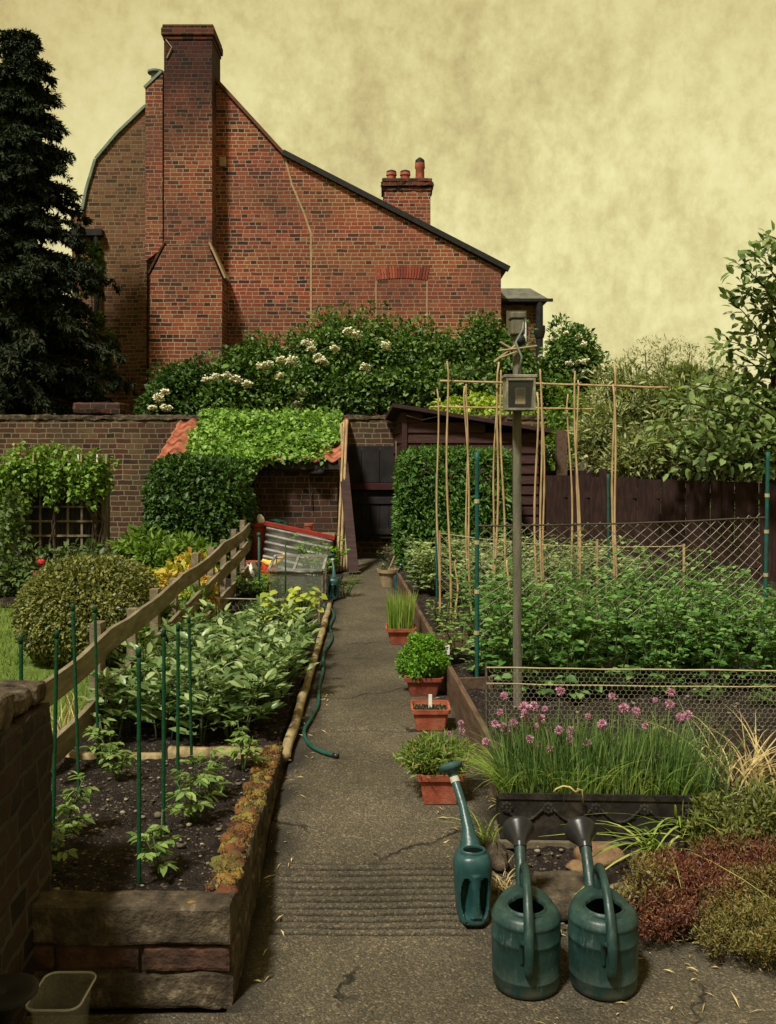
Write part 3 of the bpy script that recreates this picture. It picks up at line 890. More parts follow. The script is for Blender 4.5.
# black boarded door at the end of the path
dr = thing('boarded_door', 'black boarded door in the brick wall at the end of the path', 'door', (-.27, 13.3, 0.15))
mb = MB()
for i in range(3): mb.bx(-.64 + i * .262, -.64 + i * .262 + .256, 13.33, 13.365, 1.16, 1.69)
mb.build('upper_panel', M['tar'], dr, bevel=0.004)
mb = MB(); mb.bx(-.66, .16, 13.27, 13.36, 1.06, 1.155); mb.build('beam', M['maroon'], dr, bevel=0.006)
mb = MB()
for i in range(6): mb.bx(-.64 + i * .131, -.64 + i * .131 + .127, 13.335, 13.365, 0.36, 1.055)
mb.build('door_boards', M['tar'], dr, bevel=0.004)
mb = MB(); mb.bx(-.62, .14, 13.315, 13.334, 0.86, 0.96); mb.bx(-.62, .14, 13.315, 13.334, 0.42, 0.5)
mb.build('ledge', M['tar'], dr, bevel=0.004)

# house ------------------------------------------------------------
YH = 18.0


def hp(px, py, Y=YH):
    p = W(px, py, Y)
    return (p.x, p.z)


hs = thing('brick_house', 'tall red brick house gable with a massive chimney stack', 'house', (-2, 18, 0))
pl = [hp(147, 540), hp(147, 92), hp(147, 108), hp(118, 135), hp(97, 160), hp(88, 190), hp(84, 211), hp(72, 212), hp(72, 540)]
mb = MB()
poly = [hp(72, 537), hp(150, 537), hp(150, 105), hp(118, 135), hp(97, 160), hp(88, 190), hp(84, 211), hp(72, 213)]
mb.prism(poly, YH, YH + 0.35); mb.build('old_wall', M['brick_brown'], hs)
poly = [hp(150, 537), hp(312, 537), hp(312, 236), hp(304, 213), hp(292, 185), hp(283, 156), hp(217, 83), hp(163, 76), hp(150, 88), hp(150, 105)]
mb = MB(); mb.prism(poly, YH, YH + 0.35); mb.build('wall', M['brick_red'], hs)
poly = [hp(312, 537), hp(501, 537), hp(501, 270), hp(283, 156), hp(292, 185), hp(304, 213), hp(312, 236)]
mb = MB(); mb.prism(poly, YH, YH + 0.35); mb.build('extension_wall', M['brick_orange'], hs)
mb = MB()
for a, b in zip([(285, 158), (292, 185), (304, 213), (311, 234)], [(292, 185), (304, 213), (311, 234), (311, 330)]):
    p, q = hp(*a), hp(*b)
    mb.bar((p[0], YH - .004, p[1]), (q[0], YH - .004, q[1]), 0.016, 0.034, (1, 0, 0))
mb.build('mortar_scar', M['parge'], hs)
# narrow stepped strip left of the stack, and the breast
mb = MB(); mb.prism([hp(147, 262), hp(164, 250), hp(164, 76), hp(147, 91)], YH - .12, YH - .001); mb.build('stepped_pier', M['brick_orange'], hs)
mb = MB(); mb.prism([hp(131, 537), hp(148, 537), hp(148, 255), hp(141, 262)], YH - .10, YH - .001); mb.build('lower_pier', M['brick_brown'], hs)
Yc = YH - 0.55
s = Yc / YH
cx = lambda px, py: hp(px, py, Yc)
mb = MB(); mb.prism([cx(148, 540), cx(222, 540), cx(222, 279), cx(208, 246), cx(165, 246), cx(150, 276)], Yc, YH - .002)
mb.build('chimney_breast', M['brick_red'], hs)
for a, b in (((209, 243), (225, 279)), ((164, 243), (148, 274))):
    mb = MB(); p, q = cx(*a), cx(*b)
    mb.bar((p[0], (Yc + YH) / 2 - .02, p[1] + .02), (q[0], (Yc + YH) / 2 - .02, q[1] + .02), 0.5, 0.035, (1, 0, .5))
    mb.build('sloped_shoulder', M['parge' if a[0] > 200 else 'brick_soot'], hs)
Ys2 = YH - 0.42
sx = lambda px, py: hp(px, py, Ys2)
x0, x1 = sx(164, 0)[0], sx(212, 0)[0]
mb = MB(); mb.bx(x0, x1, Ys2, YH + .45, sx(0, 250)[1], sx(0, 40)[1]); st = mb.build('chimney_stack', M['brick_stack'], hs)
mb = MB()
for k, (za, zb, e) in enumerate(((40, 36, .02), (36, 28, .05), (28, 24.5, .03))):
    mb.bx(x0 - e, x1 + e, Ys2 - e, YH + .45 + e, sx(0, za)[1], sx(0, zb)[1])
mb.build('chimney_cap', M['brick_soot'], st, bevel=.02)
mb = MB(); p = sx(166, 40); q = sx(172, 48)
mb.tube([(p[0], Ys2 - .02, p[1]), (q[0], Ys2 - .03, q[1]), (p[0] + .02, Ys2 - .02, p[1] - .35)], .011, 6)
mb.build('cable', M['string'], st)
mb = MB(); p = sx(219, 155); mb.bx(p[0] - .06, p[0] + .06, YH - .06, YH - .002, p[1] - .1, p[1] + .08); mb.build('vent_block', M['parge'], hs)
# roof slopes behind the gable: thin slabs following the outline
def slope(pts, name, mat, y0, y1, t=.09, lift=.03):
    mb = MB()
    for (a, b) in zip(pts[:-1], pts[1:]):
        p, q = Vector((hp(*a)[0], 0, hp(*a)[1])), Vector((hp(*b)[0], 0, hp(*b)[1]))
        nn = Vector((-(q - p).z, 0, (q - p).x)).normalized()
        if nn.z < 0: nn = -nn
        p0, q0, p1, q1 = p + nn * lift, q + nn * lift, p + nn * (lift + t), q + nn * (lift + t)
        mb.add([(p0.x, y0, p0.z), (q0.x, y0, q0.z), (q1.x, y0, q1.z), (p1.x, y0, p1.z), (p0.x, y1, p0.z), (q0.x, y1, q0.z), (q1.x, y1, q1.z), (p1.x, y1, p1.z)],
               [(0, 1, 2, 3), (7, 6, 5, 4), (3, 2, 6, 7), (4, 5, 1, 0), (1, 5, 6, 2), (0, 3, 7, 4)])
    return mb.build(name, M[mat], hs)


rf = slope([(213, 79), (283, 155.5)], 'roof', 'roof_tile', YH - .05, YH + 7, .06, .005)
slope([(283, 156), (506, 271.5)], 'lower_roof', 'slate', YH + .04, YH + 7, .06, .005)
slope([(282, 155), (508, 271.5)], 'bargeboard', 'black_metal', YH - .08, YH + .038, .1, -.005)
slope([(147, 107), (118, 135), (97, 160), (88, 190), (84, 211)], 'parapet_coping', 'lead', YH - .05, YH + .4, .05, .004)
slope([(164, 75), (147, 91)], 'upper_coping', 'lead', YH - .14, YH + .4, .05, .004)
mb = MB(); a = hp(72, 213); b = hp(85, 211); mb.bx(a[0] - .04, b[0], YH - .05, YH + .4, a[1] + .002, a[1] + .05); mb.build('step_coping', M['lead'], hs)
mb = MB(); mb.bx(hp(163, 0)[0] - .4, hp(217, 0)[0], YH + .8, YH + 7, 4, hp(0, 86)[1]); mb.build('roof_ridge', M['roof_tile'], rf)
p = hp(156, 80, 19)
mb = MB(); mb.lathe([(.10, -.5), (.10, .12), (.17, .15), (.17, .19), (.02, .22)], 14, Matrix.Translation((p[0], 19, p[1] - .02))); mb.build('flue_cowl', M['lead'], hs, smooth=True, auto=40)
mb = MB(); p = hp(98, 236); q = hp(98, 450)
mb.tube([(p[0] - .35, YH - .1, p[1] + .02), (p[0], YH - .1, p[1]), (p[0], YH - .1, q[1])], .05, 8)
mb.bx(p[0] - .5, p[0] + .12, YH - .16, YH - .002, p[1] - .02, p[1] + .1)
mb.build('downpipe', M['black_metal'], hs)
# blind window with a rubbed brick arch
mb = MB()
for i in range(19):
    t = (i - 9) / 9
    ca = hp(402 + t * 25, 272 + 1.5 * t * t)
    tilt = t * .22
    mb.bar((ca[0] - tilt * .1, YH - .006, ca[1] - .12), (ca[0] + tilt * .12, YH - .006, ca[1] + .12), .02, .036, (1, 0, 0))
mb.build('window_arch', M['arch_brick'], hs)
for pxx in (376, 427):
    mb = MB(); a, b = hp(pxx, 281), hp(pxx, 330)
    mb.bar((a[0], YH - .003, a[1]), (b[0], YH - .003, b[1]), .012, .022, (1, 0, 0))
    mb.build('blind_window_joint', M['parge'], hs)
# right-hand lower slate-roofed bay
Yb = 19.3
bw = lambda px, py: hp(px, py, Yb)
a, b = bw(500, 537), bw(541, 300)
mb = MB(); mb.bx(a[0], b[0], Yb, Yb + 3, 0, b[1]); bay = mb.build('bay_wall', M['brick_brown'], hs)
mb = MB(); e0, e1, r1 = bw(498, 301), bw(548, 301), bw(534, 284)
mb.add([(e0[0], Yb - .2, e0[1]), (e1[0], Yb - .2, e1[1]), (e1[0], Yb + 3.2, e1[1]), (e0[0], Yb + 3.2, e0[1]), (e0[0], Yb + .5, r1[1]), (r1[0], Yb + .5, r1[1]), (r1[0], Yb + 2.6, r1[1]), (e0[0], Yb + 2.6, r1[1])],
       [(0, 1, 5, 4), (1, 2, 6, 5), (2, 3, 7, 6), (4, 5, 6, 7), (3, 2, 1, 0), (0, 4, 7, 3)])
mb.build('bay_roof', M['slate'], bay)
mb = MB(); mb.bx(e0[0], e1[0] + .06, Yb - .26, Yb - .2, e0[1] - .05, e0[1] + .01); mb.bx(e0[0], e1[0] - .1, Yb - .2, Yb - .002, e0[1] - .07, e0[1] - .02)
mb.build('gutter', M['black_metal'], bay)
mb = MB(); p = bw(538, 303); mb.tube([(p[0], Yb - .18, p[1]), (p[0], Yb - .18, 0.1)], .075, 10)
mb.lathe([(.09, 0), (.12, .12), (.12, .25)], 10, Matrix.Translation((p[0], Yb - .18, p[1] - .75)))
mb.build('downpipe', M['black_metal'], bay, smooth=True, auto=40)
a, b = bw(506, 352), bw(526, 311)
wn = MB(); t = .07
wn.bx(a[0], b[0], Yb - .05, Yb - .004, b[1] - t, b[1]); wn.bx(a[0], b[0], Yb - .05, Yb - .004, a[1], a[1] + t)
wn.bx(a[0], a[0] + t, Yb - .05, Yb - .004, a[1] + t, b[1] - t); wn.bx(b[0] - t, b[0], Yb - .05, Yb - .004, a[1] + t, b[1] - t)
wo = wn.build('window', M['white'], hs)
mb = MB(); mb.bx(a[0] + t, b[0] - t, Yb - .03, Yb - .004, a[1] + t, b[1] - t); mb.build('pane', M['window_glass'], wo)
# second chimney behind the slope
Y2 = 20.0
c2 = lambda px, py: hp(px, py, Y2)
a, b = c2(384, 300), c2(430.5, 190)
mb = MB(); mb.bx(a[0], b[0], Y2, Y2 + .8, a[1], b[1]); s2 = mb.build('rear_chimney', M['brick_red'], hs)
mb = MB(); t0, t1 = c2(0, 191)[1], c2(0, 178)[1]
for k, e in enumerate((.03, .07, .045)):
    mb.rough_box(a[0] - e, b[0] + e, Y2 - e, Y2 + .8 + e, t0 + (t1 - t0) * k / 3 + .003, t0 + (t1 - t0) * (k + 1) / 3, .08, .02, k)
mb.build('chimney_cap', M['brick_soot'], s2)
for px, ptop, r in ((391.5, 165, .105), (405.5, 165, .105), (420.5, 152.5, .10)):
    cxp = c2(px, 180)[0]; zt = c2(0, ptop)[1]; zb = t1 - .03
    mb = MB(); mb.lathe([(r, zb), (r * .95, zb + (zt - zb) * .55), (r * 1.12, zb + (zt - zb) * .6), (r * 1.05, zb + (zt - zb) * .78)], 14, Matrix.Translation((cxp, Y2 + .35, 0)))
    cp = mb.build('chimney_pot', M['terracotta'], s2, smooth=True, auto=40)
    mb = MB(); mb.lathe([(r * 1.06, zb + (zt - zb) * .785), (r * 1.0, zb + (zt - zb) * .9), (r * .3, zt)], 14, Matrix.Translation((cxp, Y2 + .35, 0)))
    mb.build('cowl', M['black_metal'], cp, smooth=True, auto=40)

# lean-to -----------------------------------------------------------
YF, YB, ZE, ZB = 11.95, 13.38, 1.45, 2.04
ln = thing('lean_to', 'low brick lean-to shed under an ivy covered pantile roof', 'shed', (-2, 12.2, 0))
mb = MB(); mb.bx(-2.9, -.80, 12.12, 12.3, 0, 1.47); mb.build('front_wall', M['brick_dark'], ln)
mb = MB(); mb.add([(-.80, 12.12, 0), (-.66, 12.12, 0), (-.66, 13.39, 0), (-.80, 13.39, 0), (-.80, 12.12, 1.47), (-.66, 12.12, 1.47), (-.66, 13.39, 1.99), (-.80, 13.39, 1.99)],
                  [(0, 3, 2, 1), (4, 5, 6, 7), (0, 1, 5, 4), (1, 2, 6, 5), (2, 3, 7, 6), (3, 0, 4, 7)])
mb.build('side_wall', M['brick_dark'], ln)


def pantile(u, v):
    x = -2.98 + 2.42 * u
    k = v * 5.0
    y = YF + (YB - YF) * v
    z = ZE + (ZB - ZE) * v
    f = (k % 1.0)
    w = math.sin(x / 0.22 * 2 * math.pi)
    return (x, y, z + 0.032 * w + 0.035 * (1 - f) + 0.02)


mb = MB()
NUX = 120
rows = []
for c in range(5):
    for f in (0.0, 0.5, 0.999):
        rows.append((c + f) / 5)
vs = [pantile(i / NUX, v) for v in rows for i in range(NUX + 1)]
fs = [(j * (NUX + 1) + i, j * (NUX + 1) + i + 1, (j + 1) * (NUX + 1) + i + 1, (j + 1) * (NUX + 1) + i) for j in range(len(rows) - 1) for i in range(NUX)]
mb.add(vs, fs)
ro = mb.build('roof', M['tile'], ln, smooth=True, auto=40)
so = ro.modifiers.new('thick', 'SOLIDIFY'); so.thickness = 0.018
mb = MB(); mb.bar((-2.96, 12.0, ZE - .03), (-.58, 12.0, ZE - .03), .05, .09); mb.build('eaves_board', M['tar'], ln)
mb = MB(); p = W(317, 470, 11.93)
mb.lathe([(.07, 0), (.11, .015), (.09, .06), (.02, .075)], 12, Matrix.Translation((p.x, 12.02, p.z - .06)))
mb.build('lamp_fitting', M['black_metal'], ln, smooth=True)

# ivy over the lean-to roof
iv = thing('ivy', 'bright green ivy blanket covering the tiled lean-to roof', 'ivy', (-2, 12.6, 1.5))
n = 21000
u = rng.uniform(0, 1, n); v = rng.uniform(-0.05, 1.08, n)
X = -2.66 + 1.99 * u
Yv = YF + (YB - YF) * v; Zv = ZE + (ZB - ZE) * np.clip(v, 0, 1)
lump = np.array([mnoise.noise(Vector((a * 2.2, b * 2.2, 0))) + .5 * mnoise.noise(Vector((a * 6, b * 6, 4))) for a, b in zip(X, Yv)])
keep = (lump > -.55) & (rng.random(n) < np.clip((X + 2.66) * 4 + v * .8, .15, 1)) & ~((u > .86) & (v < .35) & (rng.random(n) < (u - .8) * 6)) & ~((u > .55) & (v < .12) & (rng.random(n) < .75))
th = (0.10 + 0.22 * np.clip(lump, 0, 1)) * rng.uniform(0.2, 1.1, n)
P = np.stack([X, Yv - th * .35, Zv + th], 1)[keep]
m = 2000   # hanging over the eave at the left
hx = rng.uniform(-2.1, -1.55, m); dropm = 0.16 + 0.50 * np.clip((-1.6 - hx) / .6, 0, 1) + .08 * np.sin(hx * 9)
Ph = np.stack([hx, YF - .06 - rng.uniform(0, .16, m), ZE + .1 - dropm * rng.random(m)], 1)
mm = 900
Pt = np.stack([rng.uniform(-2.65, -.7, mm), rng.uniform(13.3, 13.7, mm), 2.1 + rng.random(mm) ** 2 * .12], 1)
P = np.concatenate([P, Ph, Pt])
O = np.tile(np.array([0, -.75, .5]), (len(P), 1)) + rng.normal(size=(len(P), 3)) * .45
leaf_obj('foliage', crown(P, nrm(O), .066, .05, .6, .9, dz=-.35), L['ivy'], iv)
mb = MB()
for i in range(9):
    a = rnd.uniform(-2.9, -.9)
    mb.tube([(a, 12.08, .9), (a + rnd.uniform(-.1, .1), 12.05, 1.3), (a + rnd.uniform(-.2, .2), 12.1, 1.55)], .009, 5)
mb.build('stem', M['bark'], iv)

# black weatherboarded shed -----------------------------------------
sh = thing('weatherboard_shed', 'black weatherboarded shed behind the clipped hedge', 'shed', (1, 12.3, .15))
xa, xb, ya, yb = .19, 1.98, 12.25, 13.36
zt = lambda x: 2.17 - .165 * (x - xa)
mb = MB()
k = 0; z = .1
while z < 2.2:
    z1 = z + .135
    xe = xb if zt(xb) > z1 else xa + (2.17 - z1) / .165
    if xe - xa > .1:
        mb.add([(xa, ya, z1), (xe, ya, z1), (xe, ya - .024, z), (xa, ya - .024, z), (xa, ya + .01, z1), (xe, ya + .01, z1), (xe, ya + .01, z), (xa, ya + .01, z)],
               [(3, 2, 1, 0), (7, 4, 5, 6), (2, 3, 7, 6), (0, 1, 5, 4), (0, 4, 7, 3), (1, 2, 6, 5)])
    z = z1
mb.build('front_boards', M['shed_board'], sh)
mb = MB()
for k in range(15):
    z = .1 + .135 * k; z1 = z + .135
    xr = .19; xl = .10
    mb.add([(xr - .002, ya - .02, z), (xl - .03, yb, z), (xl - .005, yb, z1), (xr, ya - .02, z1), (xr + .03, ya, z), (xr + .03, yb, z), (xr + .03, yb, z1), (xr + .03, ya, z1)],
           [(0, 1, 2, 3), (7, 6, 5, 4), (0, 4, 5, 1), (3, 2, 6, 7), (0, 3, 7, 4), (1, 5, 6, 2)])
mb.build('side_boards', M['shed_board'], sh)
mb = MB(); mb.bx(xa + .03, xb, ya + .012, yb, 0, 1.8); mb.build('body', M['black_board'], sh)
mb = MB()
for (a, b) in (((xa - .13, 2.235), (xb + .14, 1.90)),):
    mb.add([(a[0], ya - .16, a[1] - .05), (b[0], ya - .16, b[1] - .05), (b[0], ya - .16, b[1]), (a[0], ya - .16, a[1]),
            (a[0] - .1, yb, a[1] - .17), (b[0], yb, b[1] - .17), (b[0], yb, b[1] - .12), (a[0] - .1, yb, a[1] - .12)],
           [(0, 1, 2, 3), (7, 6, 5, 4), (3, 2, 6, 7), (4, 5, 1, 0), (1, 5, 6, 2), (0, 3, 7, 4)])
mb.build('roof', M['black_board'], sh)
mb = MB(); mb.bx(xa - .005, xa + .06, ya - .04, ya - .025, .1, 2.12); mb.build('corner_trim', M['shed_board'], sh)
mb = MB(); mb.bx(.10, .115, 12.5, 12.56, 1.0, 1.75); mb.build('door_stile', M['wood_grey'], sh)
mb = MB(); mb.tube([(.24, ya - .06, 2.08), (.45, ya - .06, 2.02), (.8, ya - .06, 2.1)], .008, 5); mb.build('cable', M['wood_grey'], sh)
# ================================================================== far greenery
def shrub(name, label, cat, lobes, n, leaf, Ls, Ws, base, stems=4, r0=.03, group=None, nclump=26, cr=.3, fill=.2, up=.7, dz=-.05, zmin=.16, rand=.7, droop=.12, core=0.0):
    t = thing(name, label, cat, base, group)
    P, O = clumpy(lobes, n, nclump, cr, fill, zmin)
    leaf_obj('foliage', crown(P, O, Ls, Ws, up, rand, droop, dz=dz), leaf, t)
    if core:      # bigger leaves deep inside, so the bush is as dense as it looks
        P, O = clumpy([(c, (r[0] * .8, r[1] * .8, r[2] * .8)) for c, r in lobes], int(n * core), 12, .3, .75, zmin)
        leaf_obj('inner_foliage', crown(P, O, Ls * 1.5, max(Ws * 1.6, Ls * .5), up, rand, droop, dz=dz), leaf, t, oval=True)
    mb = MB()
    tips = []
    for i in range(stems):
        c, r = lobes[i % len(lobes)]
        tips.append((c[0] + rnd.uniform(-.4, .4) * r[0], c[1] + rnd.uniform(-.3, .3) * r[1], c[2] + rnd.uniform(0, .4) * r[2]))
    branchy(mb, base, tips, r0)
    mb.build('stem', M['bark'], t, smooth=True)
    return t


def umbels(t, pts, r=.12, name='flower_head'):
    for p in pts:
        n = 85
        a = rng.uniform(0, 2 * np.pi, n); q = np.sqrt(rng.random(n)) * r * rng.uniform(.5, 1.0)
        P = np.stack([q * np.cos(a), -q * np.sin(a) * .62 - .05 * r + q * q / r * .2, q * np.sin(a) * .6 + rng.normal(size=n) * .012], 1) + np.array(p)
        D = rng.normal(size=(n, 3)); D[:, 2] *= .3
        V, Q = leaves(P, D, np.tile([0, -.8, .8], (n, 1)), .042, .038, .1, .05)
        link(name, np_mesh(name, V, Q), M['umbel'], t)


def lobe(px, py, Y, rx, rz, ry=None):
    p = W(px, py, Y)
    k = Y / F
    return ((p.x, p.y, p.z), (rx * k, (ry if ry else (rx + rz) / 2 * .9) * k, rz * k))


EL = 'dark elder with cream flower heads, '
t = shrub('elder_shrub', EL + 'small and low at the foot of the chimney breast', 'shrub', [lobe(182, 402, 15.4, 36, 42, 30), lobe(160, 425, 15.2, 22, 30, 20)], 7000, L['elder'], .085, .05, W(180, 530, 15.4), 4, core=.25, nclump=40)
umbels(t, [W(a, b, 14.75) for a, b in ((165, 392), (158, 398), (166, 408), (153, 408))], .1)
t = shrub('elder_shrub', EL + 'behind the lean-to just right of the chimney', 'shrub', [lobe(238, 395, 15.7, 42, 45, 32), lobe(265, 372, 16, 36, 34, 30), lobe(222, 405, 15.3, 30, 26, 22)], 11000, L['elder_lit'], .085, .05, W(240, 530, 15.6), 5, core=.25, nclump=40)
umbels(t, [W(a, b, 15.1) for a, b in ((216, 377), (227, 376), (207, 380), (236, 379), (247, 384), (268, 364), (281, 360), (262, 366))], .12)
t = shrub('elder_shrub', EL + 'tallest and widest in front of the house gable', 'shrub', [lobe(335, 362, 16, 52, 44, 34), lobe(385, 362, 16, 50, 46, 34), lobe(430, 366, 16.1, 42, 40, 30), lobe(300, 392, 15.5, 40, 34, 26), lobe(345, 395, 15.4, 50, 30, 26), lobe(420, 395, 15.4, 55, 30, 26)], 26000, L['elder_lit'], .085, .05, W(360, 530, 16), 7, core=.22, nclump=50)
umbels(t, [W(a, b, 15.2) for a, b in ((312, 349), (318, 357), (308, 343), (300, 394), (298, 404), (302, 393), (280, 377), (335, 348), (349, 331), (357, 335), (366, 367), (386, 346), (292, 361), (322, 362))], .11)
t = shrub('elder_shrub', EL + 'rounded mass beside the slate roofed bay', 'shrub', [lobe(482, 362, 16.3, 38, 44, 32), lobe(510, 378, 16.0, 30, 46, 28), lobe(470, 392, 15.6, 40, 26, 26)], 11000, L['elder_lit'], .085, .05, W(485, 530, 16.2), 4, core=.25, nclump=40)
umbels(t, [W(a, b, 15.3) for a, b in ((478, 403), (461, 402), (497, 398))], .1)
t = shrub('flowering_shrub', 'round dark shrub dotted with pale blossom right of the bay', 'shrub', [lobe(567, 368, 16.5, 32, 40, 30), lobe(556, 415, 16.0, 30, 40, 26)], 10000, L['elder_lit'], .08, .05, W(566, 530, 16.4), 4, core=.25, nclump=40)
pts = []
for i in range(26):
    q = unit(1)[0]; q[1] = -abs(q[1])
    c, r = lobe(567, 372, 16.5, 32, 44, 30)
    pts.append((c[0] + q[0] * r[0], c[1] + q[1] * r[1], c[2] + q[2] * r[2]))
umbels(t, pts, .045, 'blossom')
shrub('lime_shrub', 'lime green shrub peeping over the weatherboard shed roof', 'shrub', [lobe(470, 408, 14.2, 40, 12, 20), lobe(505, 412, 14.2, 30, 12, 20)], 1500, L['lime'], .08, .05, W(485, 540, 14.2), 3)
shrub('lime_shrub', 'bright green shrub in the gap between shed and grey-leaved bush', 'shrub', [lobe(568, 425, 13.6, 26, 34, 22), lobe(553, 455, 13.2, 22, 30, 18)], 2600, L['shrub'], .075, .045, W(566, 540, 13.5), 3)
t = shrub('ivy_bush', 'fresh green ivy clump on the downpipe beside the conifer', 'ivy', [lobe(92, 270, 17.3, 12, 30, 10), lobe(100, 345, 17.2, 14, 26, 10), lobe(88, 390, 17.0, 16, 22, 12)], 2600, L['elder_lit'], .085, .06, W(92, 535, 17.4), 3, zmin=.5)

# tall dark conifer at the left
ct = thing('conifer_tree', 'tall dark drooping conifer standing left of the house', 'tree', (-6.25, 15.7, 0.1))
mb = MB(); mb.tube([(-6.25, 15.7, 0), (-6.22, 15.7, 3), (-6.2, 15.7, 6), (-6.15, 15.7, 8.7)], [.26, .2, .12, .03], 10)
mb.build('trunk', M['bark'], ct, smooth=True)
Ps, Ds = [], []
br = MB()
zz = .9
while zz < 8.72:
    t = (zz - .9) / 7.85
    reach = (1.95 * (1 - t) ** .8 + .14) * (1.0 - .18 * max(0, .25 - t) * 4)
    nb = 6 if t < .8 else 4
    for i in range(nb):
        ph = rnd.uniform(0, 2 * math.pi)
        rl = reach * (1 + .22 * math.sin(zz * 4.1) * (1 - t)) * rnd.uniform(.5, 1.22)
        d = Vector((math.cos(ph), math.sin(ph), 0))
        c0 = Vector((-6.22, 15.7, zz))
        pts = []
        for k in range(6):
            s = k / 5
            pts.append(c0 + d * rl * s + Vector((0, 0, .22 * rl * s - .42 * rl * s * s)))
        br.tube(pts, [.03 * (1 - .8 * k / 5) * (1.3 - t) for k in range(6)], 4)
        for k in range(1, 6):
            for q in range(int(3 + 5 * (1 - t * .6))):
                s = rnd.uniform(k - 1, k) / 5
                p = c0 + d * rl * s + Vector((0, 0, .22 * rl * s - .42 * rl * s * s))
                sp = rnd.uniform(.15, .42) * (1.1 - .5 * s) * (1 - .45 * t)
                sd = Vector((-d.y, d.x, 0)) * rnd.choice((-1, 1))
                ax = (d * .6 + sd * rnd.uniform(.2, 1) + Vector((0, 0, rnd.uniform(-.75, .15)))).normalized()
                m = 26
                tt = rng.uniform(0, 1, m)
                base = np.array(p)[None] + np.array(ax)[None] * (tt * sp)[:, None] + np.array([0, 0, -.20])[None] * (tt ** 2 * sp)[:, None]
                Ps.append(base)
                Ds.append(np.array(ax)[None] * .7 + rng.normal(size=(m, 3)) * .55 + np.array([0, 0, -.3]))
    zz += .10 if t < .7 else .09
P = np.concatenate(Ps); D = np.concatenate(Ds); n = len(P)
leaf_obj('crown', (P, D, np.tile([0, 0, 1.], (n, 1)) + rng.normal(size=(n, 3)) * .5, rng.uniform(.06, .13, n), rng.uniform(.022, .042, n), .1, .2), L['conifer'], ct)
br.build('branches', M['bark'], ct)

# clipped bush and hedge
t = thing('clipped_bush', 'glossy clipped rounded bush in front of the lean-to end', 'bush', (-2.22, 10.9, .15))
P, O = superbox((-2.22, 10.95, .80), (.58, .5, .71), 9500, 4.0, .14, .05)
leaf_obj('foliage', crown(P, O, .07, .036, .5, .8, dz=-.15), L['laurel'], t)
P, O = superbox((-2.22, 10.95, .80), (.48, .4, .61), 2500, 4.0, .3, .05)
leaf_obj('inner_foliage', crown(P, O, .12, .07, .5, .8), L['laurel'], t)
mb = MB(); branchy(mb, (-2.2, 10.95, .1), [(-2.4, 10.9, 1), (-2.0, 11, 1.1), (-2.2, 10.8, 1.2)], .03); mb.build('stem', M['bark'], t)
t = thing('clipped_hedge', 'square clipped conifer hedge in front of the black shed', 'hedge', (.82, 11.6, .15))
P, O = superbox((.83, 11.65, .86), (.71, .42, .75), 15000, 9.0, .09, .03, 3)
leaf_obj('foliage', crown(P, O, .062, .02, .2, .9, dz=-.1), L['hedge'], t)
P, O = superbox((.83, 11.65, .86), (.66, .37, .70), 3500, 9.0, .25, .02, 3)
leaf_obj('inner_foliage', crown(P, O, .12, .06, .5, .8), L['hedge'], t)
mb = MB(); branchy(mb, (.8, 11.65, .1), [(.4, 11.6, 1), (.8, 11.6, 1.2), (1.2, 11.7, 1)], .03); mb.build('stem', M['bark'], t)
t = thing('round_bush', 'small-leaved olive green bush clipped into a ball by the lawn', 'bush', (-2.05, 6.4, .15))
P, O = superbox((-2.05, 6.42, .49), (.46, .44, .36), 15000, 2.5, .12, .04, 5)
leaf_obj('foliage', crown(P, O, .026, .016, .5, .8), L['euonymus'], t)
P, O = superbox((-2.05, 6.42, .47), (.40, .38, .31), 2500, 2.5, .3, .04, 5)
leaf_obj('inner_foliage', crown(P, O, .07, .045, .5, .8), L['euonymus'], t)
mb = MB(); branchy(mb, (-2.05, 6.42, .1), [(-2.2, 6.4, .5), (-1.9, 6.4, .55), (-2.05, 6.3, .6)], .02); mb.build('stem', M['bark'], t)

# border shrubs left of the picket rails
shrub('border_shrub', 'fresh green feathery shrub beneath the clipped bush', 'shrub', [lobe(150, 560, 9.4, 32, 26, 24), lobe(185, 565, 9.2, 26, 26, 22), lobe(130, 558, 9.6, 18, 16, 15)], 4200, L['shrub'], .10, .034, W(155, 590, 9.4), 6, .012, up=.5)
shrub('golden_shrub', 'golden yellow leaved shrub behind the rail fence', 'shrub', [lobe(178, 585, 8.2, 28, 22, 20), lobe(150, 590, 8.0, 22, 18, 16), lobe(198, 575, 8.8, 18, 22, 16), lobe(200, 600, 7.8, 14, 22, 12)], 2600, L['yellow'], .07, .04, W(172, 620, 8.2), 5, .012)
shrub('border_plant', 'loose green and straw foliage clump against the rails', 'plant', [lobe(168, 628, 6.6, 16, 22, 14), lobe(145, 640, 6.1, 12, 16, 10), lobe(192, 608, 7.3, 12, 18, 10)], 900, L['shrub'], .10, .022, W(165, 655, 6.6), 4, .008)
t = shrub('rose_bush', 'sparse dark rose bush with red blooms below the trellis', 'bush', [lobe(45, 572, 9.3, 42, 26, 22), lobe(90, 568, 9.3, 30, 26, 20), lobe(8, 545, 9.4, 18, 50, 18)], 2300, L['rosebush'], .075, .04, W(45, 600, 9.3), 6, .012)
for a, b in ((41, 562), (59, 564), (37, 574)):
    p = W(a, b, 8.85); mb = MB(); mb.rock(p, (.035, .03, .03), .3, 5, a); mb.build('bloom', M['rose'], t)
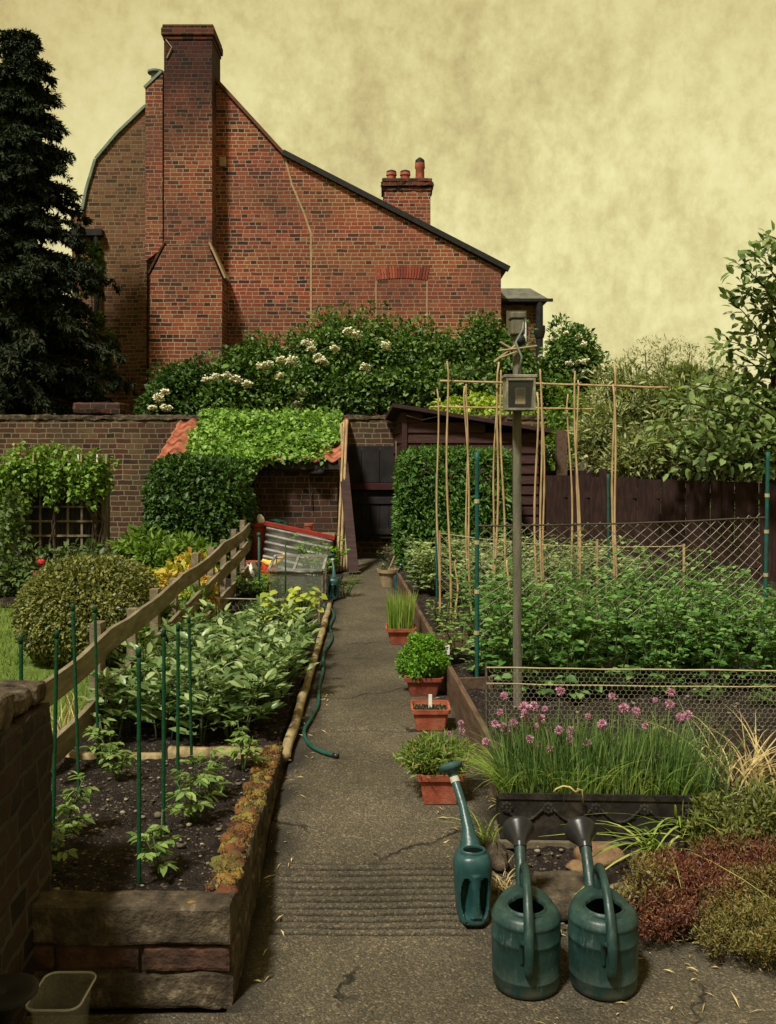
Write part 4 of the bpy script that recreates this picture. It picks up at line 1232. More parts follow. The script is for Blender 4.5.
# trellis and vine
tr = thing('trellis', 'weathered square trellis panel with a stout end post', 'trellis', (-3.9, 10.6, .15))
mb = MB()
for i in range(14): mb.bx(-5.4 + i * .158, -5.4 + i * .158 + .024, 10.6, 10.615, .2, 1.45)
for k in range(7): mb.bx(-5.45, -3.28, 10.585, 10.599, .30 + k * .165, .322 + k * .165)
mb.build('lattice', M['wood_grey'], tr)
mb = MB(); mb.bx(-3.27, -3.19, 10.6, 10.68, .1, 1.57); mb.build('post', M['wood_post'], tr, bevel=.006)
mb = MB(); 
for i in range(14): mb.bx(-5.5 + i * .157, -5.5 + i * .157 + .152, 10.72, 10.745, .1, 1.38 + .02 * (i % 3))
mb.build('backing_boards', M['backing'], tr)
vn = thing('climbing_vine', 'light green vine sprawling over the top of the trellis', 'vine', (-3.9, 10.5, .15))
lb = [lobe(58, 463, 10.5, 50, 18, 16), lobe(18, 470, 10.5, 34, 24, 16), lobe(95, 478, 10.45, 12, 24, 10), lobe(52, 486, 10.42, 9, 18, 8), lobe(20, 495, 10.42, 12, 18, 8), lobe(5, 515, 10.4, 14, 40, 12), lobe(78, 488, 10.42, 8, 16, 8)]
P, O = clumpy(lb, 4200, 26, .36, .2)
leaf_obj('foliage', crown(P, O, .058, .05, .6, .8, dz=-.3), L['vine'], vn)
mb = MB()
for i in range(7):
    a = rnd.uniform(-5.0, -3.3); mb.tube([(a, 10.56, .2), (a + rnd.uniform(-.2, .2), 10.55, .8), (a + rnd.uniform(-.3, .3), 10.5, 1.4)], .012, 5)
mb.build('stem', M['bark'], vn)
pg = None
for i, px in enumerate((33, 78, 81, 97, 106)):
    p = W(px, 459, 10.36)
    mb = MB(); mb.bx(p.x - .008, p.x + .008, p.y, p.y + .02, p.z - .05, p.z + .05)
    o = mb.build('clothes_peg', M['white'] if i % 2 else M['wood_pale'], origin=p)
    tag(o, 'small pale clothes peg clipped along the top of the vine', 'peg', 'pegs along the vine')

# right-hand fence, grey bush, tree ----------------------------------
fc = thing('board_fence', 'low dark stained close-boarded fence along the right plot', 'fence', (3, 10.2, .15))
fy = lambda x: 10.9 - .32 * (x - 1.9)
zt_f = lambda x: 1.29 + .035 * math.sin(x * 1.1)
x = 1.85; i = 0
mb = MB(); posts = []
while x < 7.5:
    w = rnd.uniform(.118, .13)
    y = fy(x) + (0.016 if i % 2 else -.016)
    mb.bx(x, x + w + .012, y, y + .018, .12, zt_f(x) + rnd.uniform(-.008, .008))
    if i % 14 == 5: posts.append(x)
    x += w; i += 1
mb.build('boards', M['fence_board'], fc)
mb = MB()
for k in (.35, 1.1):
    mb.bar((1.85, fy(1.85) + .06, k), (7.5, fy(7.5) + .06, k), .04, .07)
mb.build('rail', M['fence_board'], fc)
for xp in posts:
    mb = MB(); mb.bx(xp, xp + .09, fy(xp) + .085, fy(xp) + .17, .1, 1.40); mb.build('post', M['fence_board'], fc, bevel=.006)

t = thing('dark_fence_post', 'stout dark post standing in the gap beside the shed', 'post', (2.2, 12.4, .1))
mb = MB(); p = W(562, 450, 12.4); mb.bx(p.x - .07, p.x + .07, 12.4, 12.52, .1, 1.9); mb.build('post', M['wood_brown'], t)
mb = MB(); mb.bx(2.02, 2.9, 12.6, 12.64, .1, 1.35); mb.build('infill_panel', M['fence_board'], t)

shrub('grey_leaved_bush', 'big feathery grey-green bush spilling over the dark fence', 'bush',
      [lobe(640, 415, 12.2, 52, 48, 34), lobe(690, 420, 11.8, 48, 52, 32), lobe(610, 440, 11.8, 30, 36, 22), lobe(725, 440, 11.2, 40, 44, 26), lobe(655, 455, 11.2, 46, 26, 20)],
      30000, L['willow'], .10, .023, W(660, 545, 12), 8, .03, nclump=60, cr=.28, fill=.2, up=.4, dz=.12, zmin=.4, core=.16)
t = thing('willow_sprays', 'airy fine-leaved top sprays rising above the grey-green bush', 'shrub', W(660, 545, 12.2))
P, O = clumpy([lobe(640, 372, 12.4, 44, 20, 25), lobe(690, 368, 12.2, 46, 24, 25), lobe(665, 352, 12.3, 36, 14, 20), lobe(720, 385, 11.8, 40, 26, 22)], 3400, 40, .2, .5)
leaf_obj('foliage', crown(P, O, .055, .011, .3, .8, dz=.35), L['willow'], t)
mb = MB(); branchy(mb, W(660, 545, 12.2), [W(a, b, 12.3) for a, b in ((600, 375), (625, 362), (645, 350), (665, 345), (690, 352), (715, 365), (735, 372))], .025); mb.build('stem', M['bark'], t)

tt = thing('broadleaf_tree', 'loose broad-leaved tree leaning in at the right edge', 'tree', (4.6, 10.9, .1))
mb = MB(); mb.tube([(4.6, 10.9, 0), (4.55, 10.9, 1.2), (4.5, 10.8, 2.2), (4.4, 10.7, 3.4)], [.09, .075, .05, .02], 8); mb.build('trunk', M['bark'], tt, smooth=True)
br = MB(); Ps, Ds = [], []
Yt = 10.3
sprays = [((790, 330), (735, 262)), ((800, 320), (748, 250)), ((790, 350), (738, 285)), ((790, 300), (765, 252)), ((780, 370), (728, 300)), ((800, 390), (722, 340)), ((790, 400), (716, 348)),
          ((800, 360), (735, 335)), ((790, 430), (705, 372)), ((790, 430), (690, 385)), ((780, 450), (668, 400)), ((800, 470), (700, 430)), ((790, 460), (730, 400)), ((800, 450), (750, 380)),
          ((800, 480), (720, 455)), ((790, 470), (760, 440)), ((800, 420), (770, 360)), ((800, 330), (775, 290)), ((810, 480), (740, 470)), ((800, 490), (690, 470)), ((800, 410), (745, 425)), ((810, 380), (760, 400)), ((820, 450), (765, 470)), ((800, 300), (778, 330)), ((812, 440), (776, 410)),
          ((840, 300), (800, 240)), ((860, 330), (830, 260)), ((860, 400), (820, 330)), ((880, 430), (850, 350)), ((800, 280), (768, 235)), ((810, 350), (752, 310)), ((800, 440), (735, 440)), ((770, 440), (655, 425)), ((760, 455), (645, 445)), ((770, 420), (680, 405)), ((760, 470), (665, 468)), ((780, 400), (700, 395)), ((790, 445), (700, 455)), ((800, 400), (720, 420)), ((800, 470), (745, 462)), ((790, 380), (730, 372)), ((805, 430), (755, 440)), ((780, 460), (715, 440)), ((800, 450), (770, 475))]
for (a, b) in sprays:
    y0 = Yt + rnd.uniform(-.1, .6); y1 = y0 + rnd.uniform(-.7, .2)
    p0, p1 = W(*a, y0), W(*b, y1)
    mid = p0.lerp(p1, .5) + Vector((0, 0, .12))
    pts = [p0, p0.lerp(mid, .5) + Vector((0, 0, .03)), mid, mid.lerp(p1, .5) + Vector((0, 0, .03)), p1]
    br.tube([Vector((4.5, 10.8, min(2.3, p0.z))), p0], [.02, .014], 5)
    br.tube(pts, [.014, .011, .009, .006, .003], 5)
    ln_ = (p1 - p0).length
    m = int(22 + 40 * ln_)
    tt_ = rng.uniform(.05, 1.0, m)
    arr = np.array([list(p) for p in pts])
    ix = np.minimum((tt_ * 4).astype(int), 3); f = (tt_ * 4 - ix)[:, None]
    base = arr[ix] * (1 - f) + arr[ix + 1] * f
    ax = np.array((p1 - p0).normalized())
    side = unit(m)
    base = base + side * rng.uniform(0, .16, m)[:, None]
    Ps.append(base); Ds.append(ax * .55 + side * .9 + np.array([0, 0, -.1]))
P = np.concatenate(Ps); D = np.concatenate(Ds); n = len(P)
sz = rng.uniform(.08, .15, n)
leaf_obj('crown', (P, D, np.tile([0, -.35, 1.], (n, 1)) + rng.normal(size=(n, 3)) * .45, sz, sz * .52, .14, .15), L['tree'], tt, oval=True)
br.build('branches', M['bark'], tt, smooth=True)

# a hedge closes the view further right and left behind the wall
hg = thing('boundary_hedge', 'dark boundary hedge behind the grey-green bush and fence', 'hedge', (5, 14.5, .1))
P, O = superbox((5.2, 14.6, 1.05), (3.0, .5, 1.15), 9000, 8, .15, .05, 9)
leaf_obj('foliage', crown(P, O, .10, .06, .5, .8), L['elder'], hg)
mb = MB()
for i in range(8): mb.tube([(2.6 + i * .75, 14.6, 0), (2.6 + i * .75, 14.6, 1.6)], .03, 5)
mb.build('stem', M['bark'], hg)
# ================================================================== left plot
# raised bed wall, with mossy top
bw_ = thing('raised_bed_wall', 'low mossy brick and concrete wall round the tomato bed', 'wall', (-.7, 2.7, 0))


def side_warp(p):           # the side wall runs back, dipping a little and turning in slightly
    t = (p.y - 2.64) / 1.75
    if t > 0:
        p.x -= .045 * t
        p.z -= .075 * t * max(0, p.z / .28)
    return p


mb = MB(); mb.rough_box(-1.12, -.445, 2.64, 2.745, .165, .278, .011, .006, 1, .004); mb.build('front_coping', M['concrete'], bw_)
mb = MB()
for i, (a, b) in enumerate(((-1.12, -.955), (-.945, -.71), (-.70, -.45))):
    mb.rough_box(a, b, 2.652, 2.745, .088, .160, .011, .004, i * 3, .003)
mb.build('brick_course', M['old_brick'], bw_)
mb = MB(); mb.rough_box(-1.12, -.452, 2.66, 2.745, -.03, .082, .012, .007, 5, .004); mb.build('footing', M['concrete'], bw_)
mb = MB(); mb.bx(-1.12, -.458, 2.668, 2.74, 0, .25); mb.build('mortar', M['concrete'], bw_)
y = 2.75; i = 0
mb = MB()
while y < 4.35:
    ln_ = rnd.uniform(.20, .24)
    mb.rough_box(-.535, -.447, y, y + ln_, .16, .272, .012, .006, i * 5, .004)
    y += ln_ + .008; i += 1
mb.warp(side_warp); mb.build('side_bricks', M['concrete'], bw_)
mb = MB(); mb.rough_box(-.53, -.44, 2.66, 4.4, -.03, .155, .016, .008, 8, .005); mb.warp(side_warp); mb.build('side_base', M['concrete'], bw_)
# moss cushions
mb = MB()
for i in range(170):
    t = rnd.random() ** .8
    y = 2.72 + 1.6 * t
    x = -.49 + rnd.uniform(-.042, .03)
    p = side_warp(Vector((x, y, .272)))
    r = rnd.uniform(.010, .030) * (1.1 - .3 * t)
    mb.rock(p, (r, r * 1.2, r * .62), .3, 7, i, 2.6)
for i in range(26):
    p = Vector((-.98 + rnd.random() ** .7 * .5, 2.70 + rnd.uniform(-.03, .04), .270)); r = rnd.uniform(.004, .013)
    mb.rock(p, (r * 1.5, r, r * .7), .25, 5, i, 2.2)
mo = mb.build('moss', M['moss'], bw_, smooth=True)
n = 5000
t = rng.random(n) ** .8
P = np.stack([-.49 + rng.uniform(-.05, .035, n) - .045 * t * .9, 2.72 + 1.62 * t, .272 - .075 * t + rng.uniform(-.004, .016, n)], 1)
lump = np.array([mnoise.noise(Vector((a * 30, b * 14, 0))) for a, b in P[:, :2]])
P = P[lump > -.15]; n = len(P)
D = rng.normal(size=(n, 3)) * .7 + np.array([0, 0, .8])
V, Q = leaves(P, D, unit(n), rng.uniform(.006, .014, n), .005)
link('moss_tufts', np_mesh('moss_tufts', V, Q), M['moss'], mo)

# brick pier at the left edge, running toward the camera
pr = thing('brick_pier', 'dark crumbling brick wall end at the left edge of the photo', 'wall', (-1.1, 2.4, 0))
def pier_warp(p):
    t = (2.86 - p.y) / 1.5
    p.x += .13 * t - .02
    p.z *= 1 + .17 * t
    return p
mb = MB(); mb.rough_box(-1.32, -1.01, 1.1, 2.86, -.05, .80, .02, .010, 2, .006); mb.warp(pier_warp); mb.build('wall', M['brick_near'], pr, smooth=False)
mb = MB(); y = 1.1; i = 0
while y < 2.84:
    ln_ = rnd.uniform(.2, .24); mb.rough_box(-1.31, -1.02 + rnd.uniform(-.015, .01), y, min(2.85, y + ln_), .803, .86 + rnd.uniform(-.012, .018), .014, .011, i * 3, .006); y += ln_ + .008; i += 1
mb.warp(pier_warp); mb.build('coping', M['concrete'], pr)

# timbers edging the plot
def log(name, label, cat, pts, r, mat, group=None, seg=40):
    mb = MB()
    P = [Vector(p) for p in pts]
    full = []
    for i in range(seg + 1):
        t = i / seg * (len(P) - 1); k = min(int(t), len(P) - 2)
        p = P[k].lerp(P[k + 1], t - k)
        full.append(p + mnoise.noise_vector(p * 4) * r * .35)
    mb.tube(full, [r * (1 + .25 * mnoise.noise(Vector((i * .4, r * 90, 0)))) for i in range(seg + 1)], 8)
    o = mb.build(name, M[mat], smooth=True, origin=P[0])
    return tag(o, label, cat, group)


log('edging_log', 'round timber edging the path beside the broad beans', 'log', [(-.475, 4.30, .165), (-.49, 5.2, .17), (-.50, 6.4, .165), (-.525, 7.6, .17), (-.545, 8.7, .165)], .025, 'wood_edge')
mb = MB(); mb.rough_box(-1.46, -1.02, 4.19, 4.235, .10, .215, .03, .004, 1, .005)
tag(mb.build('bed_board', M['wood_edge'], origin=(-1.2, 4.2, .1), smooth=True), 'pale bed divider board, the left of two end to end behind the tomatoes', 'board')
mb = MB(); mb.rough_box(-1.00, -.56, 4.20, 4.245, .10, .235, .03, .004, 4, .005)
tag(mb.build('bed_board', M['wood_edge'], origin=(-.8, 4.2, .1), smooth=True), 'pale bed divider board, the right of two, ending at the mossy wall', 'board')
mb = MB(); p = G(296, 652); mb.rough_box(p.x - .07, p.x + .08, p.y - .35, p.y + .35, .17, .195, .04, .004, 3)
tag(mb.build('paving_slab', M['stone_grey'], origin=(p.x, p.y, .17), smooth=True), 'narrow grey slab lying in the bed by the squash pots', 'slab')

# rail fence
fn = thing('rail_fence', 'weathered wooden rail fence between the lawn and the bean bed', 'fence', (-1.5, 6, .15))
def fx(Y): return -1.46 - .012 * (Y - 4.7)
def rail_z(Y, k): return (.575 + .031 * (Y - 3.9), .33 + .048 * (Y - 4.79), .10 + .048 * (Y - 5.2))[k]
for i, Y in enumerate((4.79, 5.5, 6.05, 6.6, 7.4, 8.1, 8.75, 9.4, 9.98)):
    mb = MB(); x = fx(Y); tall = i in (0, 4, 8)
    w = .10 if tall else .075
    top = rail_z(Y, 0) + (.10 if tall else rnd.uniform(.02, .07))
    xx = x - (.035 if not tall else .03)
    mb.rough_box(xx - .035, xx + .025, Y - w / 2, Y + w / 2, .05, top, .05, .004, i, .004)
    mb.build('post', M['wood_grey'], fn)
for k, y0 in ((0, 3.62), (1, 3.9), (2, 4.9)):
    cuts = [y0, 4.83, 6.62, 8.4, 10.1] if y0 < 4.8 else [y0, 6.62, 8.4, 10.1]
    for a, b in zip(cuts[:-1], cuts[1:]):
        mb = MB()
        nseg = 12
        ring = []
        hh, tt_ = .112, .024
        for i in range(nseg + 1):
            Y = a + (b - a) * i / nseg - (.004 if i == nseg else 0)
            z = rail_z(Y, k) - .025 * math.sin(math.pi * i / nseg) * (1 if k == 0 else .6) + .006 * mnoise.noise(Vector((Y * 2, k * 9, a)))
            x = fx(Y) + .018 + .006 * mnoise.noise(Vector((Y * 1.3, k * 5, 3)))
            h2 = hh / 2 * (1 + .12 * mnoise.noise(Vector((Y * 3, k, 7))))
            ring.append([(x - tt_ / 2, Y, z - h2), (x + tt_ / 2, Y, z - h2), (x + tt_ / 2, Y, z + h2), (x - tt_ / 2, Y, z + h2)])
        vs = [p for r_ in ring for p in r_]
        fs = [(3, 2, 1, 0), tuple(nseg * 4 + q for q in range(4))]
        for i in range(nseg):
            for q in range(4):
                q2 = (q + 1) % 4
                fs.append((i * 4 + q, i * 4 + q2, i * 4 + 4 + q2, i * 4 + 4 + q))
        mb.add(vs, fs); mb.build('rail', M['wood_grey'], fn)

# stakes
def stake_label(i):
    return ['coated green stake half hidden behind the brick pier top', 'green stake rising close to the pier, left of the tomato rows', 'tall green stake against the round bush, left of the fence post',
            'green stake standing just in front of the first fence post', 'nearest green stake, in the front row beside a tomato plant', 'green stake behind the nearest one, before the broad beans',
            'darker green stake fourth back, among the tomatoes by the beans', 'thin dark stake beside the board where the beans begin'][i]
ST = [((21, 640), 3.0, -1.18, None), ((57, 635), 3.16, -1.14, None), ((73, 608), 3.68, -1.22, None), ((95, 610), 4.08, -1.27, None), ((139, 653), 2.86, -.765, None), ((164, 633), 3.25, -.785, None), ((178, 628), 3.54, -.80, None), ((189, 620), 4.1, -.865, None)]
for i, ((px, py), Y, X, _) in enumerate(ST):
    top = W(px, py, Y)
    mb = MB()
    b = Vector((X, Y, .16))
    pts = [b.lerp(top, k / 24) for k in range(25)]
    mb.tube(pts, [(.0062 if k % 2 else .0072) for k in range(25)], 7)
    mb.lathe([(.0078, 0), (.0078, .022), (.005, .03)], 7, Matrix.Translation(top - Vector((0, 0, .012))))
    tag(mb.build('plant_stake', M['cane_green'], smooth=True, origin=b), stake_label(i), 'stake')


# ---- small plants
def stems_plant(nst, h, lean, nleaf, Ll, Lw, leaflets=4, spread=.02, tri=None, start=.25, up=.6, droopy=-.1):
    """upright stems carrying compound leaves; returns leaf arrays and a stem builder, at the origin"""
    Ps, Ds, Us, Ls, Ws = [], [], [], [], []
    mb = MB()
    for s in range(nst):
        a = rnd.uniform(0, 2 * math.pi); hh = h * rnd.uniform(.7, 1.08)
        d = Vector((math.cos(a), math.sin(a), 0))
        b = d * spread * rnd.uniform(.3, 1)
        pts = [b + d * lean * hh * (t ** 1.5) + Vector((0, 0, hh * t)) for t in (0, .25, .5, .75, 1)]
        mb.tube(pts, [.0045, .004, .0036, .003, .0015], 5)
        ph = rnd.uniform(0, 6)
        for k in range(nleaf):
            t = start + (1 - start) * (k + rnd.uniform(.2, .8)) / nleaf
            i = min(int(t * 4), 3); p = pts[i].lerp(pts[i + 1], t * 4 - i)
            ph += 2.4
            ax = Vector((math.cos(ph), math.sin(ph), rnd.uniform(.15, .55))).normalized()
            rl = Ll * 1.1 * rnd.uniform(.7, 1.1) * (1.15 - .45 * t)
            q = p + ax * rl
            mb.tube([p, p.lerp(q, .5), q], [.0022, .0018, .001], 4, False)
            for m in range(leaflets):
                f = .4 + .6 * m / max(1, leaflets - 1)
                sd = Vector((-ax.y, ax.x, 0)).normalized() * (1 if m % 2 else -1)
                last = m == leaflets - 1
                dd = (ax if last else (sd * .9 + ax * .5)) + Vector((rnd.uniform(-.2, .2), rnd.uniform(-.2, .2), droopy + rnd.uniform(-.2, .25)))
                Ps.append(p.lerp(q, f)); Ds.append(dd); Us.append(Vector((rnd.uniform(-.4, .4), rnd.uniform(-.4, .4), 1)) + ax * .3)
                sc = rnd.uniform(.7, 1.15) * (1.1 - .35 * t)
                Ls.append(Ll * sc); Ws.append(Lw * sc)
    arr = [np.array([list(x) for x in A]) for A in (Ps, Ds, Us)]
    return (arr[0], arr[1], arr[2], np.array(Ls), np.array(Ws)), mb


def plant_kind(name, leafm, n_variants, **kw):
    """template plants parked with their first real placement"""
    outs = []
    for i in range(n_variants):
        arr, mb = stems_plant(**kw)
        outs.append((arr, mb))
    return outs


def put_plants(name, label, cat, group, leafm, spots, variants, scale=(.85, 1.15), labels=None):
    roots = []
    for i, (x, y, z) in enumerate(spots):
        lb = labels[i] if labels else label
        rz = rnd.uniform(0, 6.28); sc = rnd.uniform(*scale)
        k = i % len(variants)
        if i < len(variants):
            t = thing(name, lb, cat, (0, 0, 0), group)
            arr, mb = variants[k]
            leaf_obj('foliage', arr, leafm, t, oval=True)
            mb.build('stem', M['stem'], t, smooth=True)
            roots.append(t)
            t.location = (x, y, z); t.rotation_euler = (0, 0, rz); t.scale = (sc,) * 3
        else:
            dup(roots[k], (x, y, z), rz, sc, lb, group)


# broad beans, left plot
spots = []
tries = 0
while len(spots) < 40 and tries < 8000:
    tries += 1
    y = rnd.uniform(4.42, 6.35); x = rnd.uniform(-1.36, -.64)
    if all((x - a) ** 2 + (y - b) ** 2 > .175 ** 2 for a, b, c in spots): spots.append((x, y, .16))
spots.sort(key=lambda s: s[1])
put_plants('broad_bean', 'grey-green broad bean plant in the dense row beside the log edging', 'bean plant', 'broad bean plants in the left bed', L['bean'], spots,
           plant_kind('bean', L['bean'], 5, nst=5, h=.32, lean=.3, nleaf=6, Ll=.10, Lw=.040, leaflets=4, spread=.05, start=.2, droopy=.35), (.8, 1.12))
# tomato plants by the stakes
tl = ['tomato plant at the foot of the nearest stake by the front coping', 'tomato plant left of the stakes, against the brick pier', 'small tomato plant in the middle, right of the second stake',
      'bushy tomato plant between stakes in the middle of the bed', 'leafy tomato plant by the left divider board and fence post', 'tomato plant in front of the right divider board near the mossy wall',
      'low tomato plant at the bed corner beside the pier', 'tomato plant at the back beneath the round bush stake']
tp = [(-.715, 2.92, .235), (-1.13, 3.24, .23), (-.71, 3.38, .225), (-.70, 3.62, .22), (-1.12, 3.85, .215), (-.62, 3.98, .205), (-1.07, 2.95, .235), (-1.22, 4.03, .21)]
put_plants('tomato_plant', '', 'tomato plant', None, L['tomato'], tp,
           plant_kind('tom', L['tomato'], 4, nst=3, h=.18, lean=.35, nleaf=5, Ll=.050, Lw=.021, leaflets=7, spread=.008, start=.25, droopy=-.25), (.85, 1.15), tl)
# little seedlings beyond, inside the wire
spots = [(rnd.uniform(-1.35, -.8), rnd.uniform(7.75, 8.6), .16) for _ in range(16)]
put_plants('seedling', 'tiny green seedling in the bare soil behind the wire netting', 'seedling', 'seedlings behind the low netting', L['pea'], spots,
           plant_kind('seed', L['pea'], 2, nst=2, h=.07, lean=.3, nleaf=3, Ll=.04, Lw=.022, leaflets=3, spread=.01, start=.3))
spots = [(rnd.uniform(-1.45, -1.15), rnd.uniform(8.7, 9.7), .16) for _ in range(12)]
put_plants('salad_plant', 'leafy green crop beside the cold frame and fence', 'crop plant', 'green crops left of the cold frame', L['shrub'], spots,
           plant_kind('salad', L['shrub'], 3, nst=5, h=.20, lean=.5, nleaf=5, Ll=.05, Lw=.028, leaflets=3, spread=.04, start=.15))

# honeycomb wire
def honeycomb(P0, P1, z0, z1, cell, r, sag=0.0, mb=None):
    mb = mb or MB()
    P0 = Vector(P0); P1 = Vector(P1)
    Lh = (P1 - P0).length; d = (P1 - P0) / Lh
    nr = d.cross(Vector((0, 0, 1)))
    h = cell * .5
    def pt(u, v):
        p = P0 + d * u
        z = z0 + (z1 - z0) * v - sag * math.sin(math.pi * min(1, max(0, u / Lh))) * v
        return Vector((p.x, p.y, z)) + nr * .008 * mnoise.noise(Vector((u * 6, v * 5, 2)))
    H_ = z1 - z0
    rows = int(H_ / (cell * .75)); cols = int(Lh / cell)
    seg = set()
    def key(i, j, s): return (i, j, s)
    def add(a, b):
        a3, b3 = pt(*a), pt(*b)
        dd = (b3 - a3).normalized()
        s1 = dd.cross(nr).normalized() * r; s2 = nr * r
        vs = [a3 + s1, a3 - s1 * .5 + s2 * .87, a3 - s1 * .5 - s2 * .87, b3 + s1, b3 - s1 * .5 + s2 * .87, b3 - s1 * .5 - s2 * .87]
        mb.add(vs, [(0, 1, 4, 3), (1, 2, 5, 4), (2, 0, 3, 5)])
    for j in range(rows):
        v0 = j * cell * .75 / H_; v1 = v0 + cell * .25 / H_; v2 = v0 + cell * .75 / H_
        off = (j % 2) * cell / 2
        for i in range(cols):
            u = i * cell + off
            if u + cell > Lh: continue
            add((u, v1), (u + cell / 2, v0)); add((u + cell / 2, v0), (u + cell, v1)); add((u, v1), (u, v2))
    return mb


wn_ = thing('wire_netting', 'low wire netting strung across the bed before the cold frame', 'netting', (-1, 7.7, .15))
a, b = Vector((-1.40, 7.72, .16)), Vector((-.57, 7.72, .16))
honeycomb(a, b, .17, .37, .045, .0011).build('mesh', M['wire'], wn_)
mb = MB(); mb.tube([(a.x, a.y, .37), ((a.x + b.x) / 2, a.y, .362), (b.x, b.y, .37)], .004, 5); mb.build('top_wire', M['wire'], wn_)
for x in (-1.40, -.98, -.57):
    mb = MB(); mb.tube([(x, 7.725, .1), (x, 7.725, .39)], .009, 6); mb.build('post', M['wood_grey'], wn_)

# cold frame
cf = thing('cold_frame', 'small aluminium and glass cold frame on the bed', 'cold frame', (-.9, 9.1, .15))
x0, x1, y0, y1, zf, zb = -1.13, -.63, 8.9, 9.42, .45, .53
mb = MB(); t = .014
for x in (x0, x1):
    mb.bar((x, y0, .15), (x, y0, zf), t, t, (0, 1, 0)); mb.bar((x, y1, .15), (x, y1, zb), t, t, (0, 1, 0))
    mb.bar((x, y0, .17), (x, y1, .17), t, t)
for z, y in ((.17, y0), (zf - .02, y0), (.17, y1), (zb - .02, y1)):
    mb.bar((x0, y, z), (x1, y, z), t, t)
mb.build('frame', M['wood_grey'], cf)
for (a, b, c, d) in (((x0, y0, .175), (x1, y0, .175), (x1, y0, zf - .025), (x0, y0, zf - .025)), ((x0, y1, .175), (x1, y1, .175), (x1, y1, zb - .025), (x0, y1, zb - .025)),
                     ((x0, y0, .175), (x0, y1, .175), (x0, y1, zb - .02), (x0, y0, zf - .02)), ((x1, y0, .175), (x1, y1, .175), (x1, y1, zb - .02), (x1, y0, zf - .02))):
    mb = MB(); mb.add([a, b, c, d], [(0, 1, 2, 3)]); mb.build('pane', M['glass'], cf)
mb = MB()
for x in (x0 - .01, (x0 + x1) / 2 - .02, x1 + .01): mb.bar((x, y0 - .02, zf + .012), (x, y1, zb + .012), .024, .018)
mb.bar((x0, y0 - .02, zf + .012), (x1, y0 - .02, zf + .012), .022, .02); mb.bar((x0, y1, zb + .012), (x1, y1, zb + .012), .022, .02)
lid = mb.build('lid', M['galv'], cf)
mb = MB(); mb.add([(x0, y0, zf + .012), (x1, y0, zf + .012), (x1, y1, zb + .012), (x0, y1, zb + .012)], [(0, 1, 2, 3)]); mb.build('pane', M['glass'], lid)
put_plants('potted_seedling', 'green seedling growing under glass inside the cold frame', 'seedling', 'seedlings in the cold frame', L['shrub'],
           [(-1.02, 9.1, .16), (-.9, 9.2, .16), (-.77, 9.1, .16)], plant_kind('cfp', L['shrub'], 2, nst=3, h=.16, lean=.3, nleaf=4, Ll=.05, Lw=.025, leaflets=3))
put_plants('leafy_herb', 'bright green herb clump behind the cold frame, before the corrugated iron', 'herb', None, L['parsley'], [(-.72, 10.0, .2)],
           plant_kind('hb', L['parsley'], 1, nst=16, h=.42, lean=.45, nleaf=6, Ll=.055, Lw=.035, leaflets=5, spread=.1))
# squash in black pots
def pot_round(name, parent, r0, r1, h, mat, at, rim=.008):
    mb = MB(); mb.lathe([(r0, 0), (r1, h - .02), (r1 + rim, h - .02), (r1 + rim, h), (r1 - .002, h), (r1 - .006, h - .03), (r1 - .01, h - .031)], 20, Matrix.Translation(at), close=(True, True))
    return mb.build(name, mat, parent, smooth=True, auto=35)


for i, (px, lab) in enumerate(((279, 'yellow-green squash plant in the left black pot on the bed'), (304, 'yellow-green squash plant in the right black pot by the log'))):
    p = G(px, 634); p.z = .165
    t = thing('potted_squash', lab, 'potted plant', p)
    pot_round('pot', t, .05, .062, .11, M['black_plastic'], p)
    mb = MB(); mb.lathe([(.054, .082), (.001, .09)], 14, Matrix.Translation(p), close=(False, False)); mb.build('compost', M['soil'], t)
    if i == 0:
        mb = MB(); mb.bx(p.x - .075, p.x - .035, p.y - .075, p.y - .07, p.z + .01, p.z + .09); mb.build('plant_label', M['white'], t)
    mb = MB(); Ps, Ds, Ls_ = [], [], []
    for k in range(34):
        a = rnd.uniform(0, 6.28); rr = rnd.uniform(.02, .13); hh = rnd.uniform(.12, .36) - rr * .5
        q = p + Vector((rr * math.cos(a), rr * math.sin(a), hh + .02))
        mb.tube([p + Vector((0, 0, .08)), p.lerp(q, .6) + Vector((0, 0, .05)), q], [.005, .004, .003], 5)
        Ps.append(q); Ds.append((math.cos(a), math.sin(a) - .4, -.35)); Ls_.append(rnd.uniform(.05, .10))
    n = len(Ps); Ls_ = np.array(Ls_)
    leaf_obj('foliage', (np.array([list(x) for x in Ps]), np.array(Ds), np.tile([0, -.45, 1.], (n, 1)) + rng.normal(size=(n, 3)) * .2, Ls_, Ls_ * .95, .12, .1), L['squash'], t, oval=True)
    mb.build('stem', M['stem'], t, smooth=True)

# compost bin with corrugated iron, things on it
cb_ = thing('compost_bin', 'corrugated iron compost bin with a sloping red board on top', 'compost bin', (-1, 11.2, .15))
a, b, c, d = W(267, 527, 11.05), W(333, 541, 11.05), W(327, 582, 10.8), W(262, 566, 10.8)


def corr(u, v):
    p = (a.lerp(b, u)).lerp(d.lerp(c, u), v)
    nn = Vector((0, -1, .5)).normalized()
    return p + nn * .036 * math.sin(v * 2 * math.pi * 5.5)


